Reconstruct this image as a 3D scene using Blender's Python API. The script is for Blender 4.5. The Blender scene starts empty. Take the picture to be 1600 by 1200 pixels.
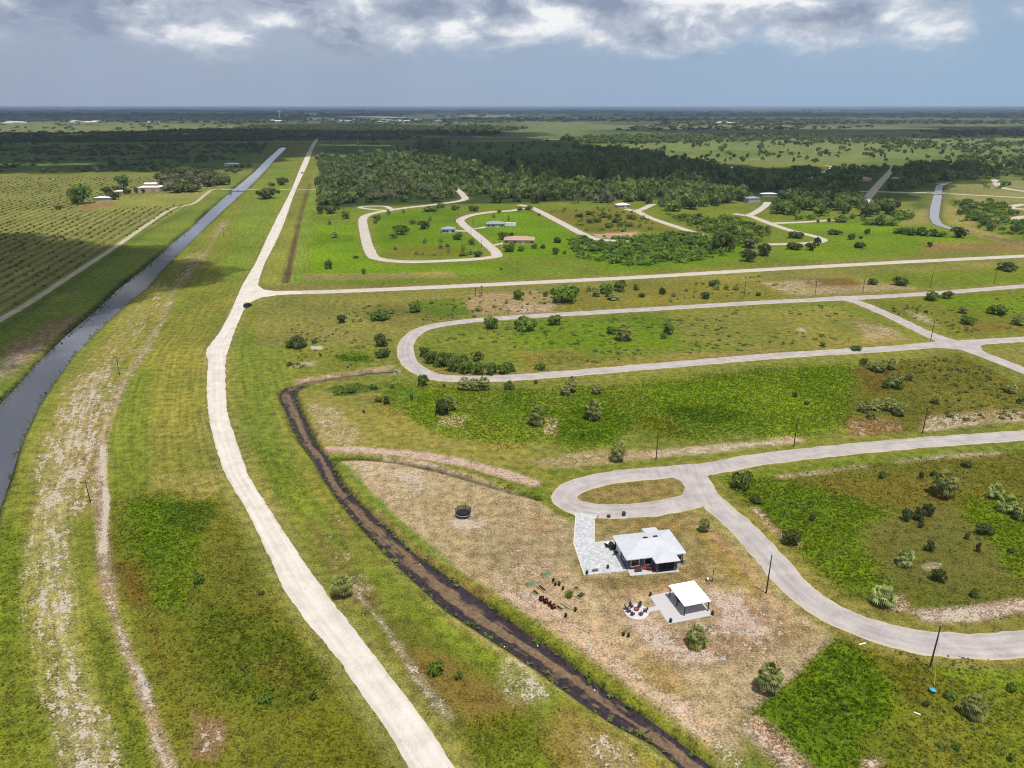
import bpy, bmesh, math, random
import numpy as np
from mathutils import Vector, Matrix
R = math.radians
SC = bpy.context.scene
COL = SC.collection
rng = np.random.default_rng(7)
random.seed(7)

# ------------------------------------------------------------------ camera
H = 90.0                       # height of the drone above the ground
FPX = 1130.0                   # focal length in pixels of the 1600 wide photograph
PIT = math.atan(433 / FPX)     # tilt below the horizon
cP, sP = math.cos(PIT), math.sin(PIT)
cam = bpy.data.cameras.new("camera")
camo = bpy.data.objects.new("camera", cam)
COL.objects.link(camo)
cam.sensor_width = 36.0
cam.lens = 36.0 * FPX / 1600.0
cam.clip_start = 1.0
cam.clip_end = 250000.0
camo.location = (0, 0, H)
camo.rotation_euler = (math.pi / 2 - PIT, 0, 0)
SC.camera = camo
SC.render.resolution_x, SC.render.resolution_y = 1024, 768

# ------------------------------------------------------------------ light
SUN_EL = R(74.0)
SUN_H = (0.56, -0.83)          # horizontal direction towards the sun: behind the camera, to the right
SUN_AZ = math.atan2(SUN_H[0], SUN_H[1])
SUND = Vector((SUN_H[0] * math.cos(SUN_EL), SUN_H[1] * math.cos(SUN_EL), math.sin(SUN_EL))).normalized()
sl = bpy.data.lights.new("sun", 'SUN')
sl.energy = 4.4
sl.angle = R(0.5)
sl.color = (1.0, 0.955, 0.89)
so = bpy.data.objects.new("sun", sl)
so.rotation_euler = SUND.to_track_quat('Z', 'Y').to_euler()
so.location = (0, 0, 300)
COL.objects.link(so)

SC.view_settings.view_transform = 'Standard'
SC.view_settings.look = 'None'
SC.view_settings.gamma = 1.0
SC.view_settings.exposure = 0.0
SC.view_settings.use_curve_mapping = False
SC.render.engine = 'CYCLES'
SC.cycles.use_denoising = True
SC.cycles.denoising_prefilter = 'NONE'
SC.cycles.filter_width = 1.1
SC.cycles.max_bounces = 6
SC.cycles.diffuse_bounces = 3
SC.cycles.volume_bounces = 0
SC.cycles.transparent_max_bounces = 12
SC.cycles.use_adaptive_sampling = True
SC.cycles.adaptive_threshold = 0.015


# ------------------------------------------------------------------ node helper
class NT:
    def __init__(s, tree):
        s.t = tree
        tree.nodes.clear()

    def n(s, kind, **kw):
        nd = s.t.nodes.new(kind)
        ins = kw.pop('i', {})
        for k, v in kw.items():
            setattr(nd, k, v)
        for k, v in ins.items():
            s.set(nd.inputs[k], v)
        return nd

    def set(s, sock, v):
        if isinstance(v, bpy.types.NodeSocket):
            s.t.links.new(v, sock)
        else:
            if isinstance(v, (tuple, list)) and sock.type == 'RGBA' and len(v) == 3:
                v = (*v, 1.0)
            sock.default_value = v

    def m(s, op, a, b=None, c=None, clamp=False):
        nd = s.n('ShaderNodeMath', operation=op, use_clamp=clamp)
        for k, v in enumerate((a, b, c)):
            if v is not None:
                s.set(nd.inputs[k], v)
        return nd.outputs[0]

    def mix(s, f, a, b, mode='MIX'):
        nd = s.n('ShaderNodeMix', data_type='RGBA', blend_type=mode)
        s.set(nd.inputs[0], f)
        s.set(nd.inputs[6], a)
        s.set(nd.inputs[7], b)
        return nd.outputs[2]

    def noise(s, vec, scale, detail=3.0, rough=0.55, dist=0.0):
        nd = s.n('ShaderNodeTexNoise', i={'Vector': vec, 'Scale': scale, 'Detail': detail, 'Roughness': rough, 'Distortion': dist})
        return nd.outputs[0]

    def ss(s, v, a, b, lo=0.0, hi=1.0):
        nd = s.n('ShaderNodeMapRange', interpolation_type='SMOOTHSTEP')
        for k, q in zip(range(5), (v, a, b, lo, hi)):
            s.set(nd.inputs[k], q)
        return nd.outputs[0]

    def scale(s, vec, xyz):
        nd = s.n('ShaderNodeVectorMath', operation='MULTIPLY')
        s.set(nd.inputs[0], vec)
        s.set(nd.inputs[1], xyz)
        return nd.outputs[0]

    def attr(s, name):
        return s.n('ShaderNodeAttribute', attribute_name=name)


def lin(c):
    c = c / 255.0
    return c / 12.92 if c <= 0.04045 else ((c + 0.055) / 1.055) ** 2.4


def A(r, g, b, k=1.5):
    """albedo of a surface seen as this sRGB tone in full sun"""
    return tuple(min(0.85, lin(v) / k) for v in (r, g, b))


# ------------------------------------------------------------------ world: rain-heavy sky with broken cumulus
W = bpy.data.worlds.new("World")
SC.world = W
W.use_nodes = True
N = NT(W.node_tree)
sky = N.n('ShaderNodeTexSky', sky_type='NISHITA', sun_disc=False, sun_elevation=SUN_EL, sun_rotation=SUN_AZ,
          altitude=90.0, air_density=1.0, dust_density=1.5, ozone_density=1.2)
tc = N.n('ShaderNodeTexCoord')
dirv = N.n('ShaderNodeVectorMath', operation='NORMALIZE', i={0: tc.outputs['Generated']}).outputs[0]
sep = N.n('ShaderNodeSeparateXYZ', i={0: dirv})
dx, dy, dz = sep.outputs
el = N.m('MAXIMUM', dz, 0.0)
# rain curtains: blue grey, a little bluer to the right
side = N.ss(dx, -0.45, 0.55)
streak = N.noise(N.scale(dirv, (7.0, 7.0, 0.5)), 1.0, 2.0)
rain = N.mix(side, (3.35, 3.98, 5.30), (3.20, 4.60, 6.35))
rain = N.mix(N.ss(streak, 0.35, 0.7, 0.0, 0.22), rain, (3.7, 4.95, 6.6))
rainf = N.ss(el, 0.02, 0.45, 0.94, 0.1)
base = N.mix(rainf, sky.outputs[0], rain)
# cloud deck seen from below, flattening towards the horizon
den = N.m('ADD', el, 0.055)
cx = N.m('DIVIDE', dx, den)
cy = N.m('DIVIDE', dy, den)
cvec = N.n('ShaderNodeCombineXYZ', i={0: cx, 1: cy, 2: 0.0}).outputs[0]
big = N.noise(N.scale(cvec, (0.36, 0.30, 1.0)), 1.0, 6.0, 0.56, 0.25)
# towering sides of the distant cumulus
tvec = N.scale(dirv, (8.0, 8.0, 17.0))
tow = N.noise(tvec, 1.0, 7.0, 0.58, 0.35)
rag = N.noise(N.scale(dirv, (16.0, 16.0, 40.0)), 1.0, 6.0, 0.62, 0.3)
edge_ = N.m('ADD', el, N.m('ADD', N.m('MULTIPLY', N.m('SUBTRACT', tow, 0.5), 0.10), N.m('MULTIPLY', N.m('SUBTRACT', rag, 0.5), 0.03)))
low = N.ss(edge_, 0.056, 0.092)
# an unbroken deck low down, opening into broken cumulus higher up
thin = N.ss(el, 0.13, 0.45)
cov = N.m('SUBTRACT', N.m('ADD', N.m('MULTIPLY', big, 0.45), N.m('MULTIPLY', tow, 0.55)), N.m('MULTIPLY', thin, 0.10))
cov = N.m('SUBTRACT', cov, N.m('MULTIPLY', N.ss(dx, 0.15, 0.6), 0.0))
covm = N.m('MULTIPLY', N.ss(cov, 0.31, 0.46), low)
shade = N.noise(N.scale(dirv, (10.0, 10.0, 20.0)), 1.0, 7.0, 0.58, 0.3)
shade2 = N.noise(N.scale(dirv, (4.6, 4.6, 10.0)), 1.0, 3.0)
lf = N.m('ADD', N.m('MULTIPLY', shade, 0.6), N.m('MULTIPLY', shade2, 0.4))
cloudc = N.mix(N.ss(lf, 0.41, 0.52), (2.7, 3.2, 4.4), (4.9, 5.5, 6.5))
cloudc = N.mix(N.ss(lf, 0.495, 0.58), cloudc, (9.3, 9.4, 9.5))
wn = N.noise(N.scale(dirv, (6.0, 6.0, 15.0)), 1.0, 6.0, 0.6, 0.4)
wisp = N.m('MULTIPLY', N.m('MULTIPLY', N.ss(wn, 0.42, 0.66), N.ss(el, 0.03, 0.085)), 0.55)
base = N.mix(wisp, base, (4.3, 4.9, 5.9))
skyc = N.mix(N.m('MULTIPLY', covm, 0.95), base, cloudc)
# below the horizon
skyc = N.mix(N.ss(dz, -0.02, 0.0), (2.0, 2.4, 2.6), skyc)
bg = N.n('ShaderNodeBackground', i={'Color': skyc, 'Strength': 0.1})
N.n('ShaderNodeOutputWorld', i={'Surface': bg.outputs[0]})


# ------------------------------------------------------------------ photograph <-> ground
def G(px, py, z=0.0):
    a = (px - 800) / FPX
    b = (600 - py) / FPX
    d = (a, cP + sP * b, -sP + cP * b)
    t = (z - H) / d[2]
    return (d[0] * t, d[1] * t, z)


def GA(pts, z=0.0):
    return np.array([G(p[0], p[1], z)[:2] for p in pts])


def HM(px, py, h):
    """height in metres of something h pixels tall standing at px, py"""
    Y = G(px, py)[1]
    b = (600 - (py - h)) / FPX
    return H + Y * (b * cP - sP) / (cP + b * sP)


def WM(px, py, w):
    """width in metres of w pixels at px, py"""
    Y = G(px, py)[1]
    return w * (Y * cP + H * sP) / FPX


# ------------------------------------------------------------------ numpy noise
def vnoise(x, y, seed=0):
    xi = np.floor(x).astype(np.int64)
    yi = np.floor(y).astype(np.int64)
    fx = x - xi
    fy = y - yi
    fx = fx * fx * (3 - 2 * fx)
    fy = fy * fy * (3 - 2 * fy)

    def h(a, b):
        n = (a * 374761393 + b * 668265263 + seed * 974634777) & 0xffffffff
        n = ((n ^ (n >> 13)) * 1274126177) & 0xffffffff
        return ((n ^ (n >> 16)) & 0xffff) / 65535.0
    return (h(xi, yi) * (1 - fx) + h(xi + 1, yi) * fx) * (1 - fy) + (h(xi, yi + 1) * (1 - fx) + h(xi + 1, yi + 1) * fx) * fy


def fbm(x, y, sc, oc=4, seed=0):
    v = 0
    a = 0.5
    t = 0
    for k in range(oc):
        v = v + a * vnoise(x / sc, y / sc, seed + k * 17)
        t += a
        a *= 0.5
        sc *= 0.5
    return v / t


def sm(v, a, b):
    t = np.clip((v - a) / (b - a), 0, 1)
    return t * t * (3 - 2 * t)


def sd_poly(x, y, P):
    d2 = np.full(x.shape, 1e18)
    ins = np.zeros(x.shape, bool)
    n = len(P)
    for k in range(n):
        ax, ay = P[k]
        bx, by = P[(k + 1) % n]
        ex, ey = bx - ax, by - ay
        L = ex * ex + ey * ey + 1e-12
        t = np.clip(((x - ax) * ex + (y - ay) * ey) / L, 0, 1)
        d2 = np.minimum(d2, (x - ax - t * ex) ** 2 + (y - ay - t * ey) ** 2)
        c = (ay > y) != (by > y)
        if abs(ey) > 1e-12:
            ins ^= c & (x < ex * (y - ay) / ey + ax)
    d = np.sqrt(d2)
    return np.where(ins, -d, d)


def d_line(x, y, P, arc=False):
    d2 = np.full(x.shape, 1e18)
    s = np.zeros(x.shape)
    sg = np.ones(x.shape)
    L0 = 0.0
    for k in range(len(P) - 1):
        ax, ay = P[k]
        ex, ey = P[k + 1][0] - ax, P[k + 1][1] - ay
        L = math.hypot(ex, ey) + 1e-9
        t = np.clip(((x - ax) * ex + (y - ay) * ey) / (L * L), 0, 1)
        q = (x - ax - t * ex) ** 2 + (y - ay - t * ey) ** 2
        if arc:
            m = q < d2
            s = np.where(m, L0 + t * L, s)
            sg = np.where(m, np.sign(ex * (y - ay) - ey * (x - ax)), sg)
        d2 = np.minimum(d2, q)
        L0 += L
    d = np.sqrt(d2)
    return (d, s, sg) if arc else d


def smooth_line(P, step=3.0, closed=False):
    """Catmull-Rom through world points, resampled"""
    P = [np.array(p, float)[:2] for p in P]
    out = []
    n = len(P)
    rngk = range(n) if closed else range(n - 1)
    for k in rngk:
        p1, p2 = P[k], P[(k + 1) % n]
        p0 = P[(k - 1) % n] if (closed or k > 0) else 2 * p1 - p2
        p3 = P[(k + 2) % n] if (closed or k + 2 < n) else 2 * p2 - p1
        seg = np.linalg.norm(p2 - p1)
        st = max(step, 0.006 * np.linalg.norm(p1))
        m = max(1, int(seg / st))
        for j in range(m):
            t = j / m
            out.append(0.5 * (2 * p1 + (p2 - p0) * t + (2 * p0 - 5 * p1 + 4 * p2 - p3) * t * t + (3 * p1 - p0 - 3 * p2 + p3) * t ** 3))
    if not closed:
        out.append(P[-1])
    return np.array(out)


# ------------------------------------------------------------------ object helpers
def mesh_np(name, V, F, smooth=False):
    me = bpy.data.meshes.new(name)
    V = np.asarray(V, np.float32)
    if isinstance(F, np.ndarray):
        k = F.shape[1]
        me.vertices.add(len(V))
        me.vertices.foreach_set('co', V.ravel())
        me.loops.add(F.size)
        me.loops.foreach_set('vertex_index', F.ravel().astype(np.int32))
        me.polygons.add(len(F))
        me.polygons.foreach_set('loop_start', np.arange(0, F.size, k, dtype=np.int32))
        me.polygons.foreach_set('loop_total', np.full(len(F), k, np.int32))
        me.update(calc_edges=True)
    else:
        me.from_pydata([tuple(v) for v in V.tolist()], [], F)
    if smooth:
        me.polygons.foreach_set('use_smooth', np.ones(len(me.polygons), bool))
    return me


def obj(name, me, mat=None, parent=None, loc=None):
    o = bpy.data.objects.new(name, me)
    COL.objects.link(o)
    if mat is not None and me is not None and len(me.materials) == 0:
        me.materials.append(mat)
    if parent is not None:
        o.parent = parent
    if loc is not None:
        o.location = loc
    return o


def tag(o, label=None, cat=None, group=None, kind=None):
    if label:
        o['label'] = label
    if cat:
        o['category'] = cat
    if group:
        o['group'] = group
    if kind:
        o['kind'] = kind
    return o


def thing(name, label, cat, loc, rz=0.0, group=None):
    o = bpy.data.objects.new(name, None)
    o.empty_display_size = 0.5
    COL.objects.link(o)
    o.location = loc
    o.rotation_euler = (0, 0, rz)
    return tag(o, label, cat, group)


class MB:
    """collects boxes, bars and faces into one mesh"""
    def __init__(s):
        s.V = []
        s.F = []

    def add(s, V, F):
        b = len(s.V)
        s.V += [tuple(v) for v in V]
        s.F += [tuple(i + b for i in f) for f in F]
        return s

    def box(s, c, d, rz=0.0, rx=0.0, ry=0.0):
        hx, hy, hz = d[0] / 2, d[1] / 2, d[2] / 2
        M = Matrix.Translation(c) @ Matrix.Rotation(rz, 4, 'Z') @ Matrix.Rotation(ry, 4, 'Y') @ Matrix.Rotation(rx, 4, 'X')
        V = [M @ Vector((x, y, z)) for x in (-hx, hx) for y in (-hy, hy) for z in (-hz, hz)]
        return s.add(V, [(0, 1, 3, 2), (4, 6, 7, 5), (0, 4, 5, 1), (2, 3, 7, 6), (0, 2, 6, 4), (1, 5, 7, 3)])

    def cyl(s, a, b, r0, r1=None, n=8, cap=True):
        r1 = r0 if r1 is None else r1
        a = Vector(a)
        b = Vector(b)
        q = (b - a).to_track_quat('Z', 'Y')
        V = []
        for k in range(n):
            t = 2 * math.pi * k / n
            o = q @ Vector((math.cos(t), math.sin(t), 0))
            V.append(a + o * r0)
            V.append(b + o * r1)
        F = [(2 * k, 2 * ((k + 1) % n), 2 * ((k + 1) % n) + 1, 2 * k + 1) for k in range(n)]
        if cap:
            F.append(tuple(2 * k for k in range(n))[::-1])
            F.append(tuple(2 * k + 1 for k in range(n)))
        return s.add(V, F)

    def prism(s, P, z0, z1):
        n = len(P)
        V = [(p[0], p[1], z0) for p in P] + [(p[0], p[1], z1) for p in P]
        ar = sum(P[k][0] * P[(k + 1) % n][1] - P[(k + 1) % n][0] * P[k][1] for k in range(n))
        idx = list(range(n)) if ar > 0 else list(range(n))[::-1]
        F = [tuple(idx[::-1]), tuple(i + n for i in idx)]
        for k in range(n):
            a, b = idx[k], idx[(k + 1) % n]
            F.append((a, b, b + n, a + n))
        return s.add(V, F)

    def lathe(s, prof, c=(0, 0, 0), n=12, cap=True):
        V = []
        F = []
        for r, z in prof:
            for k in range(n):
                t = 2 * math.pi * k / n
                V.append((c[0] + r * math.cos(t), c[1] + r * math.sin(t), c[2] + z))
        for j in range(len(prof) - 1):
            for k in range(n):
                a, b = j * n + k, j * n + (k + 1) % n
                F.append((a, b, b + n, a + n))
        if cap:
            F.append(tuple(range(n))[::-1])
            F.append(tuple((len(prof) - 1) * n + k for k in range(n)))
        else:
            m = (len(prof) - 1) * n
            F += [(m + k, m + (k + 1) % n, (k + 1) % n, k) for k in range(n)]
        return s.add(V, F)

    def me(s, name):
        m = bpy.data.meshes.new(name)
        m.from_pydata(s.V, [], s.F)
        m.update()
        return m

    def build(s, name, mat, parent=None, loc=None):
        return obj(name, s.me(name), mat, parent, loc)


MATS = {}


def mat(name, color, rough=0.8, var=0.12, sc=3.0, metal=0.0, bump=0.0, spec=0.3, trans=0.0):
    if name in MATS:
        return MATS[name]
    m = bpy.data.materials.new(name)
    m.use_nodes = True
    N = NT(m.node_tree)
    tc = N.n('ShaderNodeTexCoord')
    v = tc.outputs['Object']
    f = N.noise(v, sc, 4.0)
    lo = tuple(c * (1 - var) for c in color)
    hi = tuple(min(1.0, c * (1 + var)) for c in color)
    c = N.mix(N.ss(f, 0.3, 0.7), lo, hi)
    p = N.n('ShaderNodeBsdfPrincipled', i={'Base Color': c, 'Roughness': rough, 'Metallic': metal, 'Specular IOR Level': spec})
    if bump:
        b = N.n('ShaderNodeBump', i={'Strength': bump, 'Distance': 0.05, 'Height': N.noise(v, sc * 4, 4.0)})
        N.set(p.inputs['Normal'], b.outputs[0])
    N.n('ShaderNodeOutputMaterial', i={'Surface': p.outputs[0]})
    MATS[name] = m
    return m
# ------------------------------------------------------------------ the lie of the land (outlines read off the photograph, laid on the ground)
CAN_Z, DIT_Z = -1.2, -0.9


def strip(rows, z):
    """rows of (y, x_left, x_right) -> left and right bank on the plane z"""
    return GA([(r[1], r[0]) for r in rows], z), GA([(r[2], r[0]) for r in rows], z)


CANAL = [(228, 442, 449), (234, 434, 445), (250, 416, 429), (270, 396, 412), (285, 378, 397), (300, 360, 381), (325, 332, 353), (355, 300, 322), (385, 264, 291),
         (410, 237, 266), (450, 187, 230), (487, 148, 186), (522, 106, 148), (560, 67, 113), (600, 30, 83), (640, -8, 58), (700, -62, 31), (750, -100, 16),
         (800, -132, -2), (870, -170, -16), (960, -215, -30), (1080, -270, -46), (1250, -340, -66)]
CL, CR = strip(CANAL, CAN_Z)
CANAL_P = np.vstack([CL, CR[::-1]])

DITCH = [(606, 445, 482), (612, 440, 463), (622, 437, 463), (640, 446, 469), (667, 457, 482), (695, 471, 495), (720, 491, 515), (750, 507, 531), (784, 531, 558),
         (829, 568, 607), (870, 607, 652), (911, 651, 712), (952, 695, 769), (994, 759, 826), (1020, 801, 863), (1047, 840, 900), (1090, 898, 960),
         (1130, 957, 1020), (1165, 1024, 1066), (1200, 1064, 1112), (1260, 1130, 1190)]
DL, DR = strip(DITCH, DIT_Z)
DITCH_P = np.vstack([DL, DR[::-1]])
DTOP = GA([(612, 583), (575, 585), (540, 590), (505, 596), (475, 601), (458, 607)], DIT_Z)           # feeder from the culvert
DSIDE = GA([(500, 714), (530, 714), (570, 714), (620, 719), (680, 731), (740, 748), (800, 766), (842, 776)], 0)
DMID = GA([(446, 440), (452, 415), (458, 385), (465, 355), (472, 325), (480, 300), (485, 288)], 0)    # brown ditch by the straight road
RCAN = [(284, 1482, 1490), (290, 1463, 1473), (300, 1460, 1471), (307, 1459, 1471), (325, 1454, 1468), (340, 1453, 1466), (350, 1459, 1472), (357, 1480, 1489),
        (364, 1512, 1520), (374, 1556, 1566), (386, 1603, 1615), (400, 1680, 1694)]
RL, RR = strip(RCAN, -0.8)
RCAN_P = np.vstack([RL, RR[::-1]])

GRAVEL = [(215, 496, 500.5), (222, 489.5, 495), (235, 482, 488.5), (257, 471.5, 480.5), (297, 455, 462), (342, 432, 446), (375, 416, 432), (410, 400, 414), (435, 385, 405),
          (450, 377, 400), (480, 364, 383), (510, 349, 369), (532, 334, 361), (548, 323, 356), (566, 325, 352), (610, 324, 352), (650, 327, 356), (695, 337, 371),
          (745, 355, 389), (800, 388, 423), (860, 417, 462), (922, 446, 505), (975, 484, 546), (1035, 533, 592), (1095, 573, 637), (1150, 612, 678), (1200, 641, 709), (1270, 690, 762)]
GL, GR_ = strip(GRAVEL, 0)
GMID = (GL + GR_) / 2

# paved roads: pixel centre line, width in metres
ROADS = [
    ("main", [(398, 459), (440, 457.5), (560, 454), (800, 443), (1000, 433), (1200, 421), (1400, 410), (1600, 400), (1900, 384)], 7.6, "pale"),
    ("loop", [(1900, 424), (1600, 447), (1460, 458), (1330, 466), (1200, 472), (1000, 484), (800, 496), (720, 503), (667, 512), (642, 526), (633, 546), (641, 568), (664, 583), (700, 591),
              (800, 590), (1000, 574), (1200, 557), (1400, 544), (1470, 538), (1600, 530), (1800, 518)], 6.2, "asphalt"),
    ("cross", [(1315, 466), (1345, 474), (1390, 493), (1470, 531), (1530, 552), (1600, 579), (1750, 640)], 6.2, "asphalt"),
    ("near", [(1900, 656), (1600, 680), (1400, 695), (1200, 716), (1110, 732), (1040, 738), (980, 743), (930, 751), (892, 764), (881, 777), (893, 789), (920, 797), (970, 799), (1020, 795), (1060, 788), (1095, 780), (1120, 781)], 6.2, "asphalt"),
    ("curve", [(1075, 735), (1090, 752), (1103, 775), (1130, 799), (1165, 830), (1200, 868), (1240, 915), (1290, 953), (1350, 980), (1420, 1000), (1500, 1009), (1600, 1006), (1750, 985)], 6.4, "asphalt"),
    ("estate", [(697, 286), (708, 292), (724, 305), (722, 313), (675, 320), (640, 324), (605, 329), (577, 335), (567, 343), (571, 370), (578, 392), (590, 404), (640, 409), (725, 406), (766, 402),
                (776, 396), (750, 372), (724, 351), (720, 343), (737, 336), (770, 331), (800, 329), (818, 325)], 7.0, "pale"),
    ("turn", [(607, 328.5), (590, 328), (565, 325), (562, 323.5), (580, 322), (602, 322.5), (612, 327)], 4.6, "pale"),
    ("lane_a", [(811, 320), (832, 325), (875, 347), (920, 370), (945, 375), (972, 377)], 7.0, "pale"),
    ("lane_b", [(978, 326.5), (996, 329), (1020, 319)], 6.5, "pale"),
    ("lane_c", [(994, 329), (1015, 340), (1062, 356), (1100, 368)], 6.5, "pale"),
    ("lane_d", [(1147, 334), (1170, 336), (1191, 325), (1200, 316)], 6.5, "pale"),
    ("lane_e", [(1169, 336), (1200, 348), (1235, 360), (1275, 370), (1285, 376), (1262, 380), (1200, 382)], 6.5, "pale"),
    ("lane_f", [(1206, 349), (1255, 347), (1300, 344)], 6.0, "pale"),
    ("lane_g", [(1345, 322), (1375, 286), (1398, 262)], 8.5, "pale"),
    ("lane_h", [(1342, 299), (1425, 301), (1465, 302), (1600, 309), (1800, 320)], 6.5, "pale"),
    ("lane_i", [(1262, 283), (1285, 270), (1302, 261), (1290, 259)], 8.0, "pale"),
    ("lane_j", [(1554, 280), (1563, 292), (1600, 299), (1700, 312)], 8.0, "pale"),
    ("lane_k", [(1600, 319), (1583, 322), (1580, 325), (1610, 328)], 8.0, "pale"),
    ("lane_l", [(1640, 336), (1596, 339), (1590, 344), (1610, 350)], 8.0, "pale"),
    ("farm", [(497, 296), (450, 296), (404, 296), (372, 296), (335, 296), (322, 303), (302, 318), (268, 327), (230, 351), (180, 386), (100, 438), (43, 475), (0, 500), (-120, 570)], 3.6, "track"),
    ("far", [(300, 221.5), (400, 221.3), (500, 221), (700, 220.3), (800, 219.5), (920, 217)], 12.0, "straw"),
    ("far_right", [(1190, 213), (1330, 210), (1470, 206.5), (1700, 203)], 14.0, "straw"),
]
RW = {n: (smooth_line(GA(p), 2.0), w, k) for n, p, w, k in ROADS}

LAYERS = []


def poly(P, col, soft=1.0, a=1.0, wp=1.0, **kw):
    LAYERS.append(dict(t='p', P=GA(P), col=None if col is None else np.array(A(*col)), soft=soft, a=a, wp=wp, **kw))


def line(P, w, col, soft=1.0, a=1.0, wp=1.0, world=False, **kw):
    LAYERS.append(dict(t='l', P=np.array(P)[:, :2] if world else GA(P), w=w, col=None if col is None else np.array(A(*col)), soft=soft, a=a, wp=wp, **kw))


OLIVE = (128, 134, 58)
# --- far country
poly([(-3000, 167.3), (5000, 167.3), (5000, 178), (-3000, 180)], (70, 92, 66), 3, 1, 1)
poly([(-3000, 180), (5000, 178), (5000, 200), (-3000, 198)], (104, 116, 76), 3, 1, 1)
poly([(-900, 174), (700, 175), (700, 181), (-900, 181)], (58, 80, 56), 2, .8, 1.5)
poly([(700, 176), (2400, 174), (2400, 184), (900, 184)], (58, 84, 58), 2, .75, 1.5)
poly([(-600, 191), (60, 190), (250, 193), (400, 196), (330, 205), (180, 210), (-600, 216)], (136, 142, 84), 2, .95, 1.2)
poly([(-400, 207), (120, 209), (300, 204), (400, 199), (420, 221), (-400, 226)], (64, 88, 50), 1.5, 1, 1.2, weed=.6)
poly([(-800, 228), (400, 226), (445, 224), (400, 258), (360, 268), (180, 270), (-800, 276)], (112, 138, 60), 1.5, 1, 1, weed=.35)
poly([(395, 195), (560, 192), (820, 200), (800, 212), (700, 219.5), (400, 220)], (96, 112, 66), 1.5, 1, .6)
poly([(640, 198), (760, 197), (830, 205), (800, 212), (690, 212)], (60, 82, 54), 1.5, .8, 1)
poly([(820, 190), (1300, 197), (2200, 190), (2200, 206), (1200, 212), (960, 216), (780, 220), (800, 205)], (126, 138, 84), 1.5, 1, .8)
poly([(900, 204), (1000, 205), (1000, 209), (920, 210)], (92, 118, 58), 1, .8, 1)
poly([(870, 214), (1100, 208), (1350, 214), (1250, 222), (1000, 226), (905, 224)], (92, 108, 66), 1.5, .75, 1)
poly([(500, 222.5), (760, 222), (905, 221), (980, 235), (930, 248), (780, 246), (500, 243)], (96, 122, 50), 1.2, 1, .7)
poly([(930, 226), (1200, 216), (1600, 212), (2200, 206), (2200, 262), (1600, 262), (1420, 252), (1200, 258), (1080, 250), (985, 240)], (132, 144, 80), 1.3, 1, .8)
poly([(1000, 236), (1200, 234), (1280, 240), (1140, 246)], (112, 132, 60), 1, .7, 1.5)
poly([(1350, 225), (1600, 220), (1600, 240), (1420, 246)], (116, 138, 70), 1, .6, 1.5)
poly([(1350, 248), (1600, 240), (2000, 236), (2000, 300), (1500, 300), (1350, 300)], (112, 126, 64), 1.2, .75, 1)
poly([(495, 246), (700, 246), (930, 246), (1100, 258), (1345, 282), (1345, 300), (1180, 312), (1000, 312), (800, 318), (560, 322), (495, 330)], (64, 82, 34), 1, 1, .6)
poly([(1180, 262), (1500, 258), (1500, 300), (1340, 320), (1190, 330)], (80, 98, 44), 1, .9, .8)
# --- left of the canal
poly([(-900, 276), (180, 274), (330, 268), (362, 276), (330, 296), (300, 318), (180, 386), (0, 500), (-200, 630), (-900, 900)], (144, 144, 78), 1, 1, .6, rows=1.0)
poly([(100, 328), (180, 308), (330, 300), (300, 317), (262, 326), (180, 330)], (150, 152, 76), .8, .9, .5, rows=-1)
poly([(122, 318), (176, 313), (186, 320), (150, 327), (110, 328)], (150, 126, 84), .5, .9, .4)
poly([(445, 228), (380, 292), (300, 352), (187, 450), (60, 562), (-40, 660), (-400, 900), (-400, 700), (0, 505), (180, 390), (300, 322), (340, 298), (400, 262)], (124, 138, 54), .8, 1, .5)
line([(300, 326), (230, 362), (120, 437), (20, 502), (-60, 560)], 4.5, (84, 108, 36), 1.2, .8, .8)
poly([(0, 545), (40, 525), (90, 500), (118, 492), (105, 515), (60, 560), (0, 610)], (140, 118, 90), 1.2, .7, 1.2, sand=.28)
line([(-40, 620), (20, 560), (55, 545)], 5, (188, 168, 148), 1, .5, 1, sand=.45)
# --- levee between canal and gravel road
poly([(449, 228), (490, 224), (470, 262), (400, 412), (378, 452), (322, 548), (322, 620), (330, 690), (360, 760), (440, 930), (640, 1210), (700, 1300), (-60, 1300), (16, 760), (60, 660), (150, 535), (266, 412), (381, 300)],
     (132, 138, 54), .8, 1, .4, streak=.8)
poly([(430, 262), (470, 262), (432, 342), (395, 415), (360, 440), (345, 420), (380, 330)], (124, 148, 52), 1, .7, .8)
poly([(320, 370), (345, 350), (290, 440), (240, 500), (200, 560), (150, 600), (110, 650), (80, 700), (100, 600), (190, 500), (270, 420)], (150, 142, 76), 1, .6, 1.3, sand=.22)
poly([(262, 420), (300, 415), (260, 470), (240, 470)], (118, 128, 44), 1, .7, 1)
poly([(120, 590), (175, 560), (180, 600), (160, 640), (158, 700), (150, 800), (120, 800), (60, 800), (50, 720), (80, 660)], (146, 138, 80), 1.8, .7, 1.8, sand=.36)
poly([(120, 640), (160, 632), (150, 690), (148, 745), (118, 745), (105, 700)], (138, 118, 82), 1, .6, 1.5, sand=.46)
line([(150, 590), (120, 660), (95, 740), (84, 800), (82, 880), (92, 950), (104, 1030), (118, 1100), (135, 1200)], 5.5, (176, 164, 120), 1.8, .45, 1.5, sand=.42)
line([(60, 790), (45, 860), (42, 930), (60, 1010), (75, 1090)], 2.6, (176, 166, 120), 1.4, .35, 1.6, sand=.36)
poly([(70, 1090), (120, 1060), (165, 1110), (185, 1180), (190, 1220), (110, 1230), (90, 1170)], (168, 156, 118), 1.6, .45, 1.8, sand=.42)
poly([(-60, 1000), (40, 960), (80, 1060), (90, 1150), (60, 1230), (-60, 1230)], (100, 120, 34), 2.5, .6, 2, lush=.4)
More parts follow.
